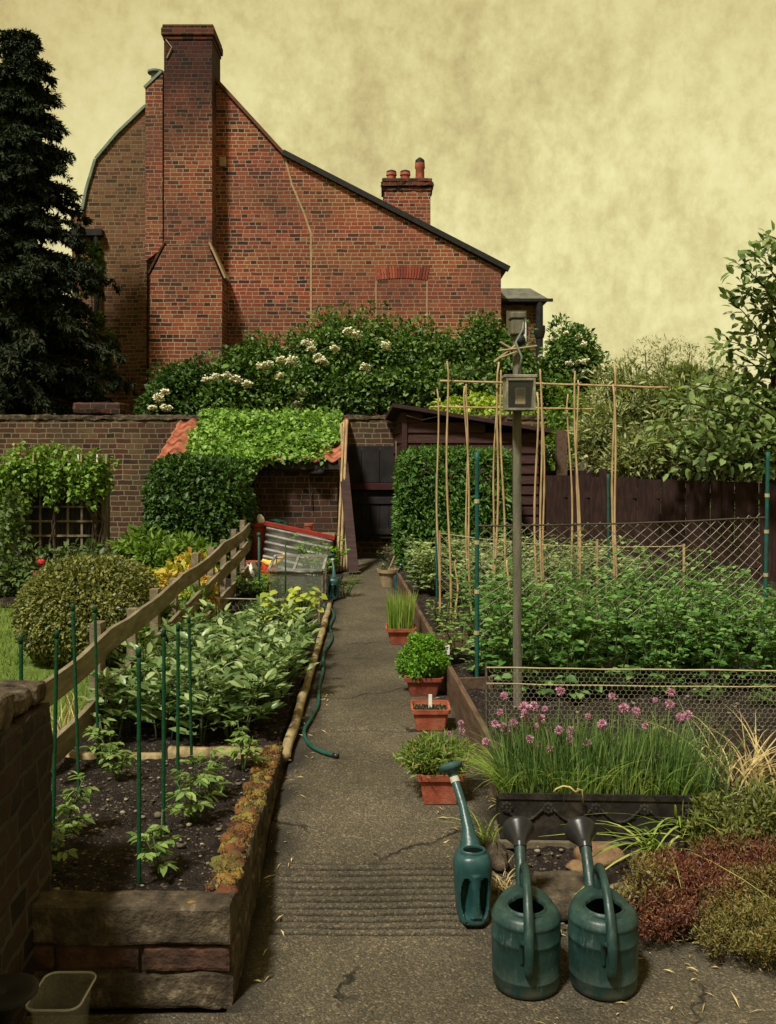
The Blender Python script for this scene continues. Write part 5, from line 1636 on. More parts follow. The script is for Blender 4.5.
mb = MB(); mb.grid(20, 90, corr); o = mb.build('corrugated_sheet', M['galv'], cb_, smooth=True)
so = o.modifiers.new('thick', 'SOLIDIFY'); so.thickness = .004
mb = MB(); e0, e1 = W(264, 523, 11.05), W(335, 538, 11.05); mb.bar(e0, e1, .07, .05); mb.build('red_board', M['red_paint'], cb_, bevel=.004)
mb = MB(); mb.bx(-1.5, -.66, 11.18, 11.8, .1, .55); mb.build('box', M['black_board'], cb_)
mb = MB(); mb.bx(-1.5, -.66, 11.16, 11.82, .553, .575); mb.build('lid_boards', M['wood_grey'], cb_)
p = W(275, 521, 11.5)
mb = MB()
mb.rock((p.x, p.y, .675), (.15, .12, .10), .16, 12, 3, 1.5)
for k in range(9):
    z = .60 + k * .018
    r = .15 - abs(k - 3) * .007
    mb.tube([(p.x + r * math.cos(q * .42) * (1 + .06 * math.sin(q * 3 + k)), p.y + r * .8 * math.sin(q * .42), z + .012 * math.sin(q + k * 2)) for q in range(16)], .010, 6)
tag(mb.build('coiled_hose', M['tarp'], smooth=True, origin=(p.x, p.y, .58)), 'dark green hose coiled in a heap above the corrugated iron', 'hose')
p = W(309, 521, 11.6)
mb = MB(); mb.lathe([(.055, .09), (.04, 0)], 16, Matrix.Translation((p.x, 11.6, .578 + .02))); mb.lathe([(.045, .088), (.06, .09), (.06, .115), (.05, .12)], 16, Matrix.Translation((p.x, 11.6, .59)))
tag(mb.build('flower_pot', M['terracotta'], smooth=True, origin=(p.x, 11.6, .578), auto=40), 'small terracotta pot standing on the bin against the dark wall', 'plant pot')
mb = MB(); p = W(258, 521, 11.2)
mb.lathe([(.10, 0), (.135, .55), (.155, .555), (.155, .60), (.135, .60), (.125, .55)], 22, Matrix.Translation((p.x, 11.2, .15)))
tag(mb.build('tall_planter', M['tub_red'], smooth=True, origin=(p.x, 11.2, .15), auto=40), 'tall rust red plastic planter between fence end and compost bin', 'planter')
mb = MB(); q = W(260, 513, 11.2); mb.rock((p.x + .03, 11.2, .78), (.05, .05, .06), .2, 8, 4)
tag(mb.build('white_bottle', M['white'], smooth=True, origin=(p.x, 11.2, .74)), 'pale plastic bottle on the rim of the tall red planter', 'bottle')
p = G(258, 576)
mb = MB(); mb.lathe([(.07, 0), (.10, .18), (.112, .185), (.112, .215), (.095, .215), (.085, .17)], 18, Matrix.Translation((p.x - .02, 10.45, .15)))
tag(mb.build('flower_pot', M['terracotta'], smooth=True, origin=(p.x, 10.45, .15), auto=40), 'terracotta pot at the fence end under the tall planter', 'plant pot')
p = W(252, 566, 10.05)
mb = MB(); mb.rock((p.x, 10.0, .27), (.085, .06, .12), .3, 12, 2, 2.2); mb.warp(lambda v: Vector((v.x, v.y, max(.15, v.z))))
tag(mb.build('white_bag', M['white'], smooth=True, origin=(p.x, 10, .15)), 'crumpled white plastic bag at the end of the rail fence', 'bag')
p = W(268, 566, 9.9)
mb = MB(); mb.rock((p.x, 9.9, .30), (.10, .08, .13), .22, 12, 8, 2.0); mb.warp(lambda v: Vector((v.x, v.y, max(.15, v.z))))
tag(mb.build('red_bag', M['red_plastic'], smooth=True, origin=(p.x, 9.9, .15)), 'bright red plastic sack behind the cold frame corner', 'bag')
mb = MB(); q0, q1 = W(262, 560, 9.7), W(285, 554, 9.7)
pts = [q0.lerp(q1, k / 10) - Vector((0, 0, .07 * math.sin(math.pi * k / 10))) for k in range(11)]
mb.tube(pts, [.012 + .03 * math.sin(math.pi * (k + .6) / 11.2) for k in range(11)], 10)
tag(mb.build('yellow_cloth', M['yellow'], smooth=True, origin=q0), 'patterned yellow cloth roll sagging over the red sack', 'cloth')
mb = MB(); p = G(257, 603)
mb.tube([(p.x, 9.0, .1), (p.x, 9.0, .78)], .012, 7); mb.rock((p.x, 9.0, .79), (.022, .022, .022), .1, 5)
tag(mb.build('plant_stake', M['post_teal'], smooth=True, origin=(p.x, 9, .1)), 'teal stake with a pale cap left of the cold frame', 'stake')
mb = MB(); p = W(285.5, 540, 8.6); mb.tube([(p.x, 8.6, .1), (p.x, 8.6, p.z)], .007, 6)
tag(mb.build('plant_stake', M['cane_green'], smooth=True, origin=(p.x, 8.6, .1)), 'dark stake rising in front of the cold frame glass', 'stake')
# leaning poles and plank by the lean-to corner
for i, (a, b, r) in enumerate((((337, 572), (344, 422), .015), ((340.5, 574), (347, 420), .018), ((344, 573), (342, 455), .014), ((347, 571), (341, 424), .013))):
    y0, y1 = 11.25 + i * .03, 12.04
    p, q = W(*a, y0), W(*b, y1); p.z = .15
    mb = MB(); pts = [p.lerp(q, k / 14) for k in range(15)]
    mb.tube(pts, [r * (1.08 if k % 3 == 0 else 1) for k in range(15)], 8)
    tag(mb.build('bamboo_pole', M['bamboo'] if i < 3 else M['wood_pale'], smooth=True, origin=p), 'long pale pole leaning in the bundle against the lean-to corner', 'pole', 'poles leaning on the lean-to corner')
p, q = W(354, 577, 11.0), W(343, 459, 11.9); p.z = .16
mb = MB(); mb.bar(p, q, .12, .03, (0, -1, 0)); tag(mb.build('plank', M['black_board'], origin=p, bevel=.003), 'dark plank leaning beside the pale poles at the lean-to', 'plank')

# ================================================================== path things
# hose
hp_ = [(322, 607), (331, 610), (334, 618), (330, 628), (332, 640), (324, 655), (323, 672), (319, 688), (318, 706), (310, 722), (304, 733), (308, 745), (320, 753), (333, 757)]
pts = [G(*p) + Vector((0, 0, .010)) for p in hp_]
fine = []
for i in range(len(pts) - 1):
    p0, p1, p2, p3 = pts[max(i - 1, 0)], pts[i], pts[i + 1], pts[min(i + 2, len(pts) - 1)]
    for k in range(6):
        t = k / 6
        fine.append(.5 * ((2 * p1) + (-p0 + p2) * t + (2 * p0 - 5 * p1 + 4 * p2 - p3) * t * t + (-p0 + 3 * p1 - 3 * p2 + p3) * t ** 3))
fine.append(pts[-1])
for p in fine: p.z = max(p.z, zg(p.y) + .010)
mb = MB(); mb.tube(fine, .010, 8)
hz = mb.build('garden_hose', M['hose'], smooth=True, origin=pts[-1]); tag(hz, 'thin green garden hose snaking along the path edge', 'hose')
mb = MB(); d = (fine[-1] - fine[-3]).normalized(); mb.tube([fine[-1] + d * .001, fine[-1] + d * .03], .0115, 8); mb.build('connector', M['black_plastic'], hz, smooth=True)

# square terracotta pots
def sq_ring(mb, halfs, z, rad=.18):
    pass


def square_pot(parent, w0, w1, h, at, mat):
    """tapered square pot with rounded corners and a rolled rim"""
    def ring(w, z, n=6):
        out = []; r = w * .18
        for cx_, cy_, a0 in ((1, 1, 0), (-1, 1, 90), (-1, -1, 180), (1, -1, 270)):
            for k in range(n):
                t = R(a0 + 90 * k / (n - 1))
                out.append((at[0] + cx_ * (w - r) + r * math.cos(t), at[1] + cy_ * (w - r) + r * math.sin(t), at[2] + z))
        return out
    prof = [(w0, 0), (w0 + (w1 - w0) * .8, h * .8), (w1 * 1.06, h * .8), (w1 * 1.09, h), (w1 * .97, h), (w1 * .95, h * .85), (w1 * .9, h * .76)]
    rings = [ring(w, z) for w, z in prof]
    n = len(rings[0]); vs = [p for r_ in rings for p in r_]
    fs = [tuple(range(n - 1, -1, -1))]
    for i in range(len(rings) - 1):
        for j in range(n):
            j2 = (j + 1) % n
            fs.append((i * n + j, i * n + j2, (i + 1) * n + j2, (i + 1) * n + j))
    mb = MB(); mb.add(vs, fs); po = mb.build('pot', mat, parent, smooth=True, auto=40)
    mb = MB(); w = w1 * .93
    mb.grid(12, 12, lambda u, v: (at[0] + w * (2 * u - 1), at[1] + w * (2 * v - 1), at[2] + h * .82 + .006 * mnoise.noise(Vector((u * 9, v * 9, at[1])))))
    mb.build('compost', M['soil'], parent)
    return po


# chives in pot, far
p = G(401, 645); p.y += .1
t = thing('potted_chives', 'square terracotta pot of upright pale green chives', 'potted plant', p)
square_pot(t, .075, .105, .12, p, M['terracotta'])
n = 420
P = np.stack([p.x + rng.uniform(-.09, .09, n), p.y + rng.uniform(-.09, .09, n), np.full(n, p.z + .09)], 1)
V, Q = blades(P, (P[:, :2] - np.array([p.x, p.y])) * 2.2 + rng.normal(size=(n, 2)) * .09, rng.uniform(.2, .36, n), .0055, rng.uniform(.05, .5, n), 5)
link('leaves', np_mesh('leaves', V, Q), L['chive_pale'], t)
# parsley
p = G(424, 697); p.y += .1
t = thing('potted_parsley', 'dense bright green mound of parsley in a terracotta pot', 'potted plant', p)
square_pot(t, .08, .105, .11, p, M['terracotta_dark'])
P, O = clumpy([((p.x, p.y, p.z + .20), (.145, .13, .135))], 7500, 70, .22, .3)
leaf_obj('foliage', crown(P, O, .021, .011, .5, .9, dz=.2), L['parsley'], t)
mb = MB()
for i in range(40):
    a = rnd.uniform(0, 6.28); rr = rnd.uniform(.02, .12)
    mb.tube([(p.x + .3 * rr * math.cos(a), p.y + .3 * rr * math.sin(a), p.z + .08), (p.x + rr * math.cos(a), p.y + rr * math.sin(a), p.z + .24)], .002, 4)
mb.build('stem', M['stem'], t)
# nearly empty pot with white label
p = G(431, 731); p.y += .085
t = thing('terracotta_pot', 'square terracotta pot of bare compost with a white label', 'plant pot', p)
square_pot(t, .075, .093, .11, p, M['terracotta'])
mb = MB(); mb.bx(p.x - .008, p.x + .01, p.y + .02, p.y + .023, p.z + .08, p.z + .16); mb.build('plant_label', M['white'], t)
n = 40; P = np.stack([p.x + rng.uniform(-.08, .08, n), p.y + rng.uniform(-.08, .08, n), np.full(n, p.z + .092)], 1)
V, Q = leaves(P, unit(n) * .5 + np.array([0, 0, .6]), unit(n), .018, .008); link('seedlings', np_mesh('seedlings', V, Q), L['herb'], t)
# herb pot, near
p = G(441, 806); p.y += .09
t = thing('potted_herb', 'terracotta pot of spreading marjoram-like herb with pink flowers', 'potted plant', p)
square_pot(t, .070, .090, .125, p, M['terracotta'])
P, O = clumpy([((p.x - .01, p.y + .02, p.z + .165), (.15, .12, .075)), ((p.x - .07, p.y, p.z + .17), (.08, .09, .05))], 3600, 40, .3, .35)
leaf_obj('foliage', crown(P, O, .030, .007, .4, .9, dz=.25), L['herb'], t)
n = 160
P = np.stack([p.x + rng.uniform(-.07, .07, n), p.y + rng.uniform(-.06, .06, n), np.full(n, p.z + .1)], 1)
V, Q = blades(P, rng.normal(size=(n, 2)) * .5, rng.uniform(.10, .22, n), .005, rng.uniform(.1, .5, n), 4)
link('leaves', np_mesh('leaves', V, Q), L['chive'], t)


def chive_flower(t, pos, r, base=None):
    n = 110
    d = unit(n)
    V, Q = leaves(np.array(pos) + d * r * .25, d, unit(n), r * .85, r * .33, .2, .05)
    f = link('flower', np_mesh('flower', V, Q), M['pink'], t)
    if base is not None:
        b = Vector(base); q = Vector(pos)
        mb = MB(); mb.tube([b, b.lerp(q, .5) + Vector((rnd.uniform(-.01, .01), rnd.uniform(-.01, .01), .012)), q], [.0022, .002, .0016], 5)
        mb.build('stalk', M['stem'], f, smooth=True)


for a, b in ((461, 723), (462, 730), (449, 734)):
    q = W(a, b, p.y + .05); chive_flower(t, q, .013, (p.x + rnd.uniform(-.03, .05), p.y + .03, p.z + .1))

# stone bucket with stick
p = G(388, 588); p.y += .1
t = thing('stone_planter', 'buff bucket-shaped planter with a bare twig by the door', 'planter', p)
mb = MB(); mb.lathe([(.075, 0), (.10, .15), (.118, .155), (.122, .19), (.108, .19), (.10, .15)], 22, Matrix.Translation(p)); mb.build('pot', M['stone_pot'], t, smooth=True, auto=40)
mb = MB(); mb.lathe([(.102, .165), (.001, .175)], 16, Matrix.Translation(p), close=(False, False)); mb.build('compost', M['soil'], t)
mb = MB(); mb.tube([p + Vector((.0, 0, .15)), p + Vector((.07, -.02, .33))], .009, 6); mb.build('stick', M['wood_pale'], t)
P, O = clumpy([((p.x - .03, p.y + .03, p.z + .3), (.07, .06, .12))], 90, 8, .4, .5); leaf_obj('foliage', crown(P, O, .035, .015), L['rosebush'], t)

# watering cans ------------------------------------------------------
def big_can(label):
    t = thing('watering_can', label, 'watering can', (0, 0, 0))
    r = .098
    prof = [(.090, .0), (.096, .006), (.0985, .018), (.0985, .040), (.1005, .043), (.1005, .047), (.0988, .050), (.1005, .09), (.1012, .125), (.1012, .143), (.1035, .147), (.1035, .152), (.1010, .156), (.1010, .187),
            (.1000, .193), (.1022, .197), (.1022, .202), (.0990, .207), (.0955, .216), (.089, .2235), (.076, .2275), (.066, .229), (.060, .2295), (.0575, .235), (.0545, .2365), (.0525, .234), (.0515, .226), (.090, .217), (.096, .20), (.096, .03), (.0, .025)]
    # opening sits a little forward of the centre
    mb = MB(); mb.lathe(prof, 64, close=(True, False))
    def sh(v):
        k = max(0, (v.z - .262) / .02)
        rr = math.hypot(v.x, v.y)
        rise = .034 * min(1, max(0, (v.y - .040) / .060)) * min(1, max(0, (v.z - .165) / .04))
        return Vector((v.x, v.y - (.012 if rr < .068 and v.z > .222 else 0), v.z + rise))
    mb.warp(sh)
    mb.build('body', M['can_green'], t, smooth=True, auto=45)
    mb = MB(); mb.lathe([(.0955, .05), (.0, .052)], 32, close=(False, False)); mb.build('inner_dark_disc', M['inside_dark'], t)  # near-black disc across the inside, coloured in place of shade
    # spout: wide at the root, up and away
    sp = [(0, .088, .085), (0, .118, .115), (0, .165, .170), (0, .225, .235), (0, .275, .287)]
    mb = MB(); mb.tube(sp, [.030, .026, .0205, .0185, .0175], 18); mb.build('spout', M['can_green'], t, smooth=True, auto=50)
    d = (Vector(sp[-1]) - Vector(sp[-2])).normalized()
    base = Vector(sp[-1])
    # rose tips upward: funnel shape with a domed perforated face
    ax = Vector((0, .965, .26)).normalized()
    rot = Vector((0, 0, 1)).rotation_difference(ax).to_matrix().to_4x4()
    mt = Matrix.Translation(base - d * .012) @ rot
    mb = MB(); mb.lathe([(.0205, 0), (.0205, .032), (.022, .036), (.030, .058), (.050, .092), (.0535, .098), (.0535, .104), (.049, .105), (.03, .100), (.0, .098)], 30, mt, close=(True, False))
    rs = mb.build('rose', M['black_plastic'], t, smooth=True, auto=40)
    mb = MB(); mb.tube([base - d * .002, base + d * .012], .0215, 18); mb.build('collar', M['black_plastic'], rs, smooth=True, auto=40)
    # hoop handle from the spout shoulder over the mouth and down the front
    hp2 = [(0, .082, .245), (0, .086, .280), (0, .074, .306), (0, .040, .322), (0, -.010, .316), (0, -.062, .285), (0, -.103, .236), (0, -.126, .180), (0, -.130, .130), (0, -.122, .098), (0, -.106, .085)]
    fine = []
    for i in range(len(hp2) - 1):
        q = [Vector(hp2[max(0, min(len(hp2) - 1, i + k))]) for k in (-1, 0, 1, 2)]
        for k in range(4):
            s = k / 4
            fine.append(.5 * ((2 * q[1]) + (-q[0] + q[2]) * s + (2 * q[0] - 5 * q[1] + 4 * q[2] - q[3]) * s * s + (-q[0] + 3 * q[1] - 3 * q[2] + q[3]) * s ** 3))
    fine.append(Vector(hp2[-1]))
    mb = MB(); mb.tube(fine, [.0135 + .0015 * math.sin(i * .3) for i in range(len(fine))], 14)
    mb.tube([(0, -.126, .165), (-.012, -.119, .178), (-.020, -.107, .172), (-.020, -.1015, .145), (-.019, -.1015, .112)], [.006, .0085, .0085, .008, .006], 10)
    mb.build('handle', M['can_green'], t, smooth=True, auto=50)
    return t


p = G(526, 983)
c1 = big_can('dark green round watering can, the left of the two large ones')
q = G(603, 984)
c2_ = dup(c1, (q.x, q.y, zg(q.y) + .001), R(-1.5), 1.0, 'dark green round watering can, the right of the two large ones, its handle turned aside')
c1.location = (p.x, p.y, zg(p.y) + .001); c1.rotation_euler = (0, 0, R(-4.5))
c1.scale = (1, 1, 1)


def flat_can(label):
    t = thing('watering_can', label, 'watering can', (0, 0, 0))
    nz, ns = 56, 72
    def half(z):
        k = z / .222
        a = .050 + .013 * math.sin(min(1, k * 1.1) * math.pi * .55)
        b = .072 - .004 * k
        if k < .06:
            s = math.sqrt(max(0, 1 - (1 - k / .06) ** 2)); a *= .82 + .18 * s; b *= .82 + .18 * s
        if k > .80:
            q = (k - .80) / .20
            a *= .62 + .38 * math.sqrt(max(0, 1 - q * q)); b *= .70 + .30 * math.sqrt(max(0, 1 - q * q))
        return a, b
    vs = []
    for i in range(nz + 1):
        z = .222 * i / nz; a, b = half(z); k = i / nz
        cy_ = 0.0
        for j in range(ns):
            th = 2 * math.pi * j / ns
            c, s = math.cos(th), math.sin(th)
            n_ = 2.6
            x = a * math.copysign(abs(c) ** (2 / n_), c); y = b * math.copysign(abs(s) ** (2 / n_), s)
            if y < 0:
                zc = (z - .092) / .066
                fx_ = max(0, 1 - abs(abs(x) - .030) / (.019 * math.sqrt(max(.0001, 1 - min(1, zc * zc))) + 1e-6))
                f = min(1, fx_ * 1.5)
                y += .045 * f * f * (3 - 2 * f)
                if abs(x) < .014 and .03 < z < .17: y -= .006
            vs.append((x, y + cy_, z))
    fs = [(i * ns + j, i * ns + (j + 1) % ns, (i + 1) * ns + (j + 1) % ns, (i + 1) * ns + j) for i in range(nz) for j in range(ns)]
    fs += [tuple(range(ns - 1, -1, -1)), tuple(nz * ns + j for j in range(ns))]
    mb = MB(); mb.add(vs, fs); mb.build('body', M['can_blue'], t, smooth=True, auto=60)
    # oval filler mouth on the sloping shoulder
    mt = Matrix.Translation((0, -.016, .2225)) @ Matrix.Rotation(R(6), 4, 'X')
    mb = MB(); mb.lathe([(.046, -.006), (.042, .004), (.0405, .010), (.038, .0115), (.0345, .0105), (.033, .006), (.033, .001)], 36, mt, 1.0, .66, close=(False, False))
    mo_ = mb.build('mouth_rim', M['can_blue'], t, smooth=True, auto=50)
    mb = MB(); mb.lathe([(.0335, .004), (.0, .0035)], 30, mt, 1.0, .66, close=(False, False)); mb.build('opening', M['inside_dark'], mo_)  # flat near-black disc painted for the shaded hollow of the mouth
    sp = [(0, .030, .19), (0, .050, .228), (-.002, .072, .262), (-.012, .115, .325), (-.03, .170, .392)]
    mb = MB(); mb.tube(sp, [.046, .034, .021, .0155, .0145], 16); mb.build('spout', M['can_blue'], t, smooth=True, auto=50)
    b = Vector(sp[-1]); d = (b - Vector(sp[-2])).normalized()
    mb = MB(); mb.tube([b - d * .004, b + d * .024], .0165, 16); mb.build('collar', M['collar'], t, smooth=True, auto=40)
    mt = Matrix.Translation(b + d * .02) @ Vector((0, 0, 1)).rotation_difference(Vector((-.25, .35, .9)).normalized()).to_matrix().to_4x4()
    mb = MB(); mb.lathe([(.017, 0), (.019, .012), (.040, .026), (.043, .032), (.043, .038), (.036, .046), (.0, .050)], 28, mt, close=(True, False)); mb.build('rose', M['can_blue'], t, smooth=True, auto=40)
    return t


p = G(474, 926)
f1 = flat_can('flat blue-green watering can with two hand hollows beside the trough')
q = G(333, 600)
f2 = dup(f1, (q.x, q.y + .05, zg(q.y) + .001), R(-4), .92, 'small flat blue-green watering can standing at the far path edge')
f1.location = (p.x, p.y + .055, zg(p.y) + .002); f1.rotation_euler = (0, 0, R(5))
q = G(397, 590)
f3 = dup(f1, (q.x, q.y + .06, zg(q.y) + .001), R(190), .62, 'tiny dark watering can hidden beside the buff planter')
put_plants('chive_tuft', 'small green tuft beside the far watering can', 'plant', None, L['shrub'], [(G(345, 596).x, 9.3, .15)],
           plant_kind('tuft', L['shrub'], 1, nst=8, h=.22, lean=.6, nleaf=4, Ll=.06, Lw=.015, leaflets=3, spread=.04))

# bottom-left corner: clear tub and black can rose
p = W(62, 985, 2.42)
mb = MB()
def tubring(w, d_, z, n=6, r=.03):
    out = []
    for cx_, cy_, a0 in ((1, 1, 0), (-1, 1, 90), (-1, -1, 180), (1, -1, 270)):
        for k in range(n):
            t = R(a0 + 90 * k / (n - 1)); out.append((p.x + cx_ * (w - r) + r * math.cos(t), 2.42 + cy_ * (d_ - r) + r * math.sin(t), z))
    return out
rings = [tubring(.050, .068, .004), tubring(.062, .080, .155), tubring(.068, .086, .158), tubring(.068, .086, .164), tubring(.061, .079, .163), tubring(.048, .066, .008)]
n = len(rings[0]); vs = [q for r_ in rings for q in r_]
fs = [tuple(range(n - 1, -1, -1)), tuple(5 * n + j for j in range(n))] + [(i * n + j, i * n + (j + 1) % n, (i + 1) * n + (j + 1) % n, (i + 1) * n + j) for i in range(5) for j in range(n)]
mb.add(vs, fs)
t = thing('plastic_tub', 'clear plastic food tub on the ground by the brick pier', 'tub', (p.x, 2.42, .004))
mb.build('tub', M['clear_tub'], t, smooth=True, auto=40)
rr_ = [Vector(q) for q in tubring(.0685, .0865, .166)]; mb = MB(); mb.tube(rr_ + [rr_[0]], .0032, 6, False); mb.build('rim', M['clear_rim'], t, smooth=True)
p = W(8, 992, 2.2)
t = thing('black_watering_can', 'black watering can rose turned upward in the bottom left corner', 'watering can', (p.x - .2, 2.2, 0))
mb = MB(); mb.lathe([(.016, 0), (.018, .05), (.030, .07), (.062, .105), (.074, .115), (.074, .123), (.06, .124), (.0, .116)], 30, Matrix.Translation((p.x - .005, 2.2, p.z - .118)), close=(True, False)); mb.build('rose', M['black_plastic'], t, smooth=True, auto=40)
mb = MB(); mb.tube([(p.x - .13, 2.2, .04), (p.x - .06, 2.2, p.z - .20), (p.x - .005, 2.2, p.z - .112)], [.026, .018, .015], 12); mb.build('spout', M['black_plastic'], t, smooth=True)
mb = MB(); mb.lathe([(.09, 0), (.1, .01), (.1, .22), (.08, .25), (.05, .25), (.05, .22), (.0, .21)], 24, Matrix.Translation((p.x - .22, 2.2, .002)), close=(True, False)); mb.build('body', M['black_plastic'], t, smooth=True, auto=40)
# ================================================================== right plot
mb = MB()
for (a, b) in ((3.78, 5.62), (5.63, 7.9), (7.91, 10.4)):
    mb = MB()
    p, q = Vector((board_x(a), a, .235)), Vector((board_x(b), b, .225))
    mb.bar(p, q, .028, .20)
    tag(mb.build('edging_board', M['wood_brown'], origin=(p.x, p.y, .13), bevel=.004),
        {3.78: 'near brown edging board of the right plot behind the herb pot', 5.63: 'middle brown edging board of the right plot beside the parsley', 7.91: 'far brown edging board of the right plot by the hedge'}[a], 'board')
mb = MB(); mb.bar((board_x(6.7) + .03, 6.72, .22), (.62, 6.74, .22), .03, .10)
tag(mb.build('cross_board', M['wood_brown'], origin=(.4, 6.7, .17)), 'short cross board in the right bed just behind the parsley', 'board')
mb = MB(); mb.bar((board_x(5.45) + .03, 5.5, .20), (.62, 5.53, .20), .03, .08)
tag(mb.build('cross_board', M['wood_brown'], origin=(.5, 5.5, .17)), 'short low board crossing the bed at the near teal post', 'board')

# black trough of chives
TR = Matrix.Translation((.775, 3.47, .088)) @ Matrix.Rotation(R(-2.5), 4, 'Z')
tr_ = thing('planter_trough', 'black trough with moulded swags, crowded with flowering chives', 'planter', (.775, 3.5, .088))
w, dpt, hh = .355, .20, .205
def tx(mb): return mb.xform(TR)
mb = MB()
mb.bx(-w, w, 0, .012, .032, hh); mb.bx(-w, w, dpt - .012, dpt, .032, hh); mb.bx(-w, -w + .012, .0125, dpt - .0125, .032, hh); mb.bx(w - .012, w, .0125, dpt - .0125, .032, hh); mb.bx(-w + .0125, w - .0125, .0125, dpt - .0125, .033, .04)
tx(mb).build('box', M['trough'], tr_, bevel=.003)
mb = MB(); mb.bx(-w - .012, w + .012, -.012, dpt + .012, .0, .031); tx(mb).build('base_ledge', M['ledge'], tr_, bevel=.005)
mb = MB()
mb.bx(-w - .006, w + .006, -.006, -.0005, hh - .022, hh + .003); mb.bx(-w - .006, w + .006, dpt + .0005, dpt + .006, hh - .022, hh + .003)
mb.bx(-w - .006, -w - .0005, 0, dpt, hh - .022, hh + .003); mb.bx(w + .0005, w + .006, 0, dpt, hh - .022, hh + .003)
tx(mb).build('rim', M['trough'], tr_, bevel=.002)
mb = MB()
for k in range(4):
    xc = -w + .09 + k * .178
    pts = [(xc - .07 + .14 * i / 18, -.004, .150 - .045 * math.sin(math.pi * i / 18)) for i in range(19)]
    mb.tube(pts, [.0075 if i % 2 else .0048 for i in range(19)], 7)
tx(mb).build('swag', M['trough'], tr_, smooth=True)
mb = MB()
for k in range(5):
    xc = -w + .001 + k * .178
    if abs(xc) > w - .02: xc *= .93
    for i in range(8):
        a = i * math.pi / 4
        mb.rock((xc + .015 * math.cos(a), -.004, .152 + .015 * math.sin(a)), (.009, .005, .009), .1, 5)
    mb.rock((xc, -.005, .152), (.009, .006, .009), .1, 5)
tx(mb).build('rosette', M['trough'], tr_, smooth=True)
mb = MB(); mb.grid(40, 12, lambda u, v: (-w + .014 + (2 * w - .028) * u, .014 + (dpt - .028) * v, hh - .03 + .01 * mnoise.noise(Vector((u * 20, v * 6, 0))))); tx(mb).build('compost', M['soil'], tr_)
n = 2300
lx = rng.uniform(-w + .02, w - .02, n); ly = rng.uniform(.02, dpt - .02, n)
P = np.stack([lx, ly, np.full(n, hh - .035)], 1)
P = np.array([list(TR @ Vector(p)) for p in P])
lean = np.stack([lx / w * .35, (ly - dpt / 2) * 1.2], 1) + rng.normal(size=(n, 2)) * .36
hts = rng.uniform(.17, .34, n) * (1 - .25 * (rng.random(n) < .3))
V, Q = blades(P, lean, hts, .0055, np.where(rng.random(n) < .2, rng.uniform(.3, .8, n), rng.uniform(.0, .25, n)), 6)
link('chive_leaves', np_mesh('chive_leaves', V, Q), L['chive'], tr_)
n = 420   # blades spilling over the left end and the front
lx = np.concatenate([rng.uniform(-w - .005, -w + .1, 240), rng.uniform(-w, w, 180)]); ly = np.concatenate([rng.uniform(.02, dpt, 240), rng.uniform(.0, .05, 180)])
P = np.array([list(TR @ Vector((a, b, hh - .03))) for a, b in zip(lx, ly)])
lean = np.stack([np.where(np.arange(n) < 240, -rng.uniform(.3, 1.1, n), rng.normal(size=n) * .4), np.where(np.arange(n) < 240, rng.normal(size=n) * .4, -rng.uniform(.2, .7, n))], 1)
V, Q = blades(P, lean, rng.uniform(.12, .24, n), .004, rng.uniform(.5, 1.1, n), 6)
link('spilling_leaves', np_mesh('spilling_leaves', V, Q), L['chive_pale'], tr_)
FL = [(504, 696), (560, 691), (671, 692), (670, 704), (524, 707), (534, 706), (525, 716), (541, 718), (495, 724), (503, 727), (513, 723), (506, 730), (624, 708), (636, 711), (602, 724), (680, 717), (688, 715),
      (559, 730), (571, 731), (570, 739), (530, 739), (537, 744), (587, 743), (580, 750), (570, 745), (486, 742), (550, 749), (536, 727), (655, 755), (515, 741), (545, 709), (588, 716), (612, 696), (645, 726), (655, 700), (500, 712)]
for i, (a, b) in enumerate(FL):
    y = 3.58 + rnd.uniform(-.06, .07)
    q = W(a, b, y)
    bx_ = max(.47, min(1.08, q.x + rnd.uniform(-.05, .05)))
    chive_flower(tr_, q, rnd.uniform(.015, .021) * (.7 if i > 26 else 1), (bx_, y, .26))
mb = MB(); mb.tube([W(553, 793, 3.42), W(556, 789, 3.40), W(563, 786, 3.42), W(570, 787, 3.40), W(575, 792, 3.40), W(580, 790, 3.43)], .0035, 6); mb.tube([W(577, 789, 3.43), W(582, 790, 3.43), W(583, 803, 3.435)], .003, 5)
mb.build('twine', M['straw'], tr_, smooth=True)

# chicken wire in front of the peas
cw = thing('wire_netting', 'fine hexagonal wire netting stretched along the front of the pea bed', 'netting', (1, 4.7, .15))
A, B = Vector((.50, 4.72, 0)), Vector((2.75, 4.60, 0))
honeycomb(A, B, .14, .485, .028, .0010).build('mesh', M['wire'], cw)
mb = MB()
def wire(P0, P1, z0, z1, sag=0.02, off=0): return [P0.lerp(P1, k / 16) + Vector((0, off, z0 + (z1 - z0) * k / 16 - sag * math.sin(math.pi * k / 16) + .004 * mnoise.noise(Vector((k * .7, z0 * 9, 0))))) for k in range(17)]
mb.tube(wire(A, B, .483, .492, .006), .0042, 6); mb.tube(wire(A, B, .40, .42, .012, .004), .0034, 6); mb.build('top_wire', M['string'], cw)
for x in (.50, 1.63, 2.75):
    mb = MB(); y = A.y + (B.y - A.y) * (x - A.x) / (B.x - A.x)
    mb.tube([(x, y + .012, .1), (x, y + .012, .50)], .007, 6); mb.build('post', M['wire_dark'], cw)

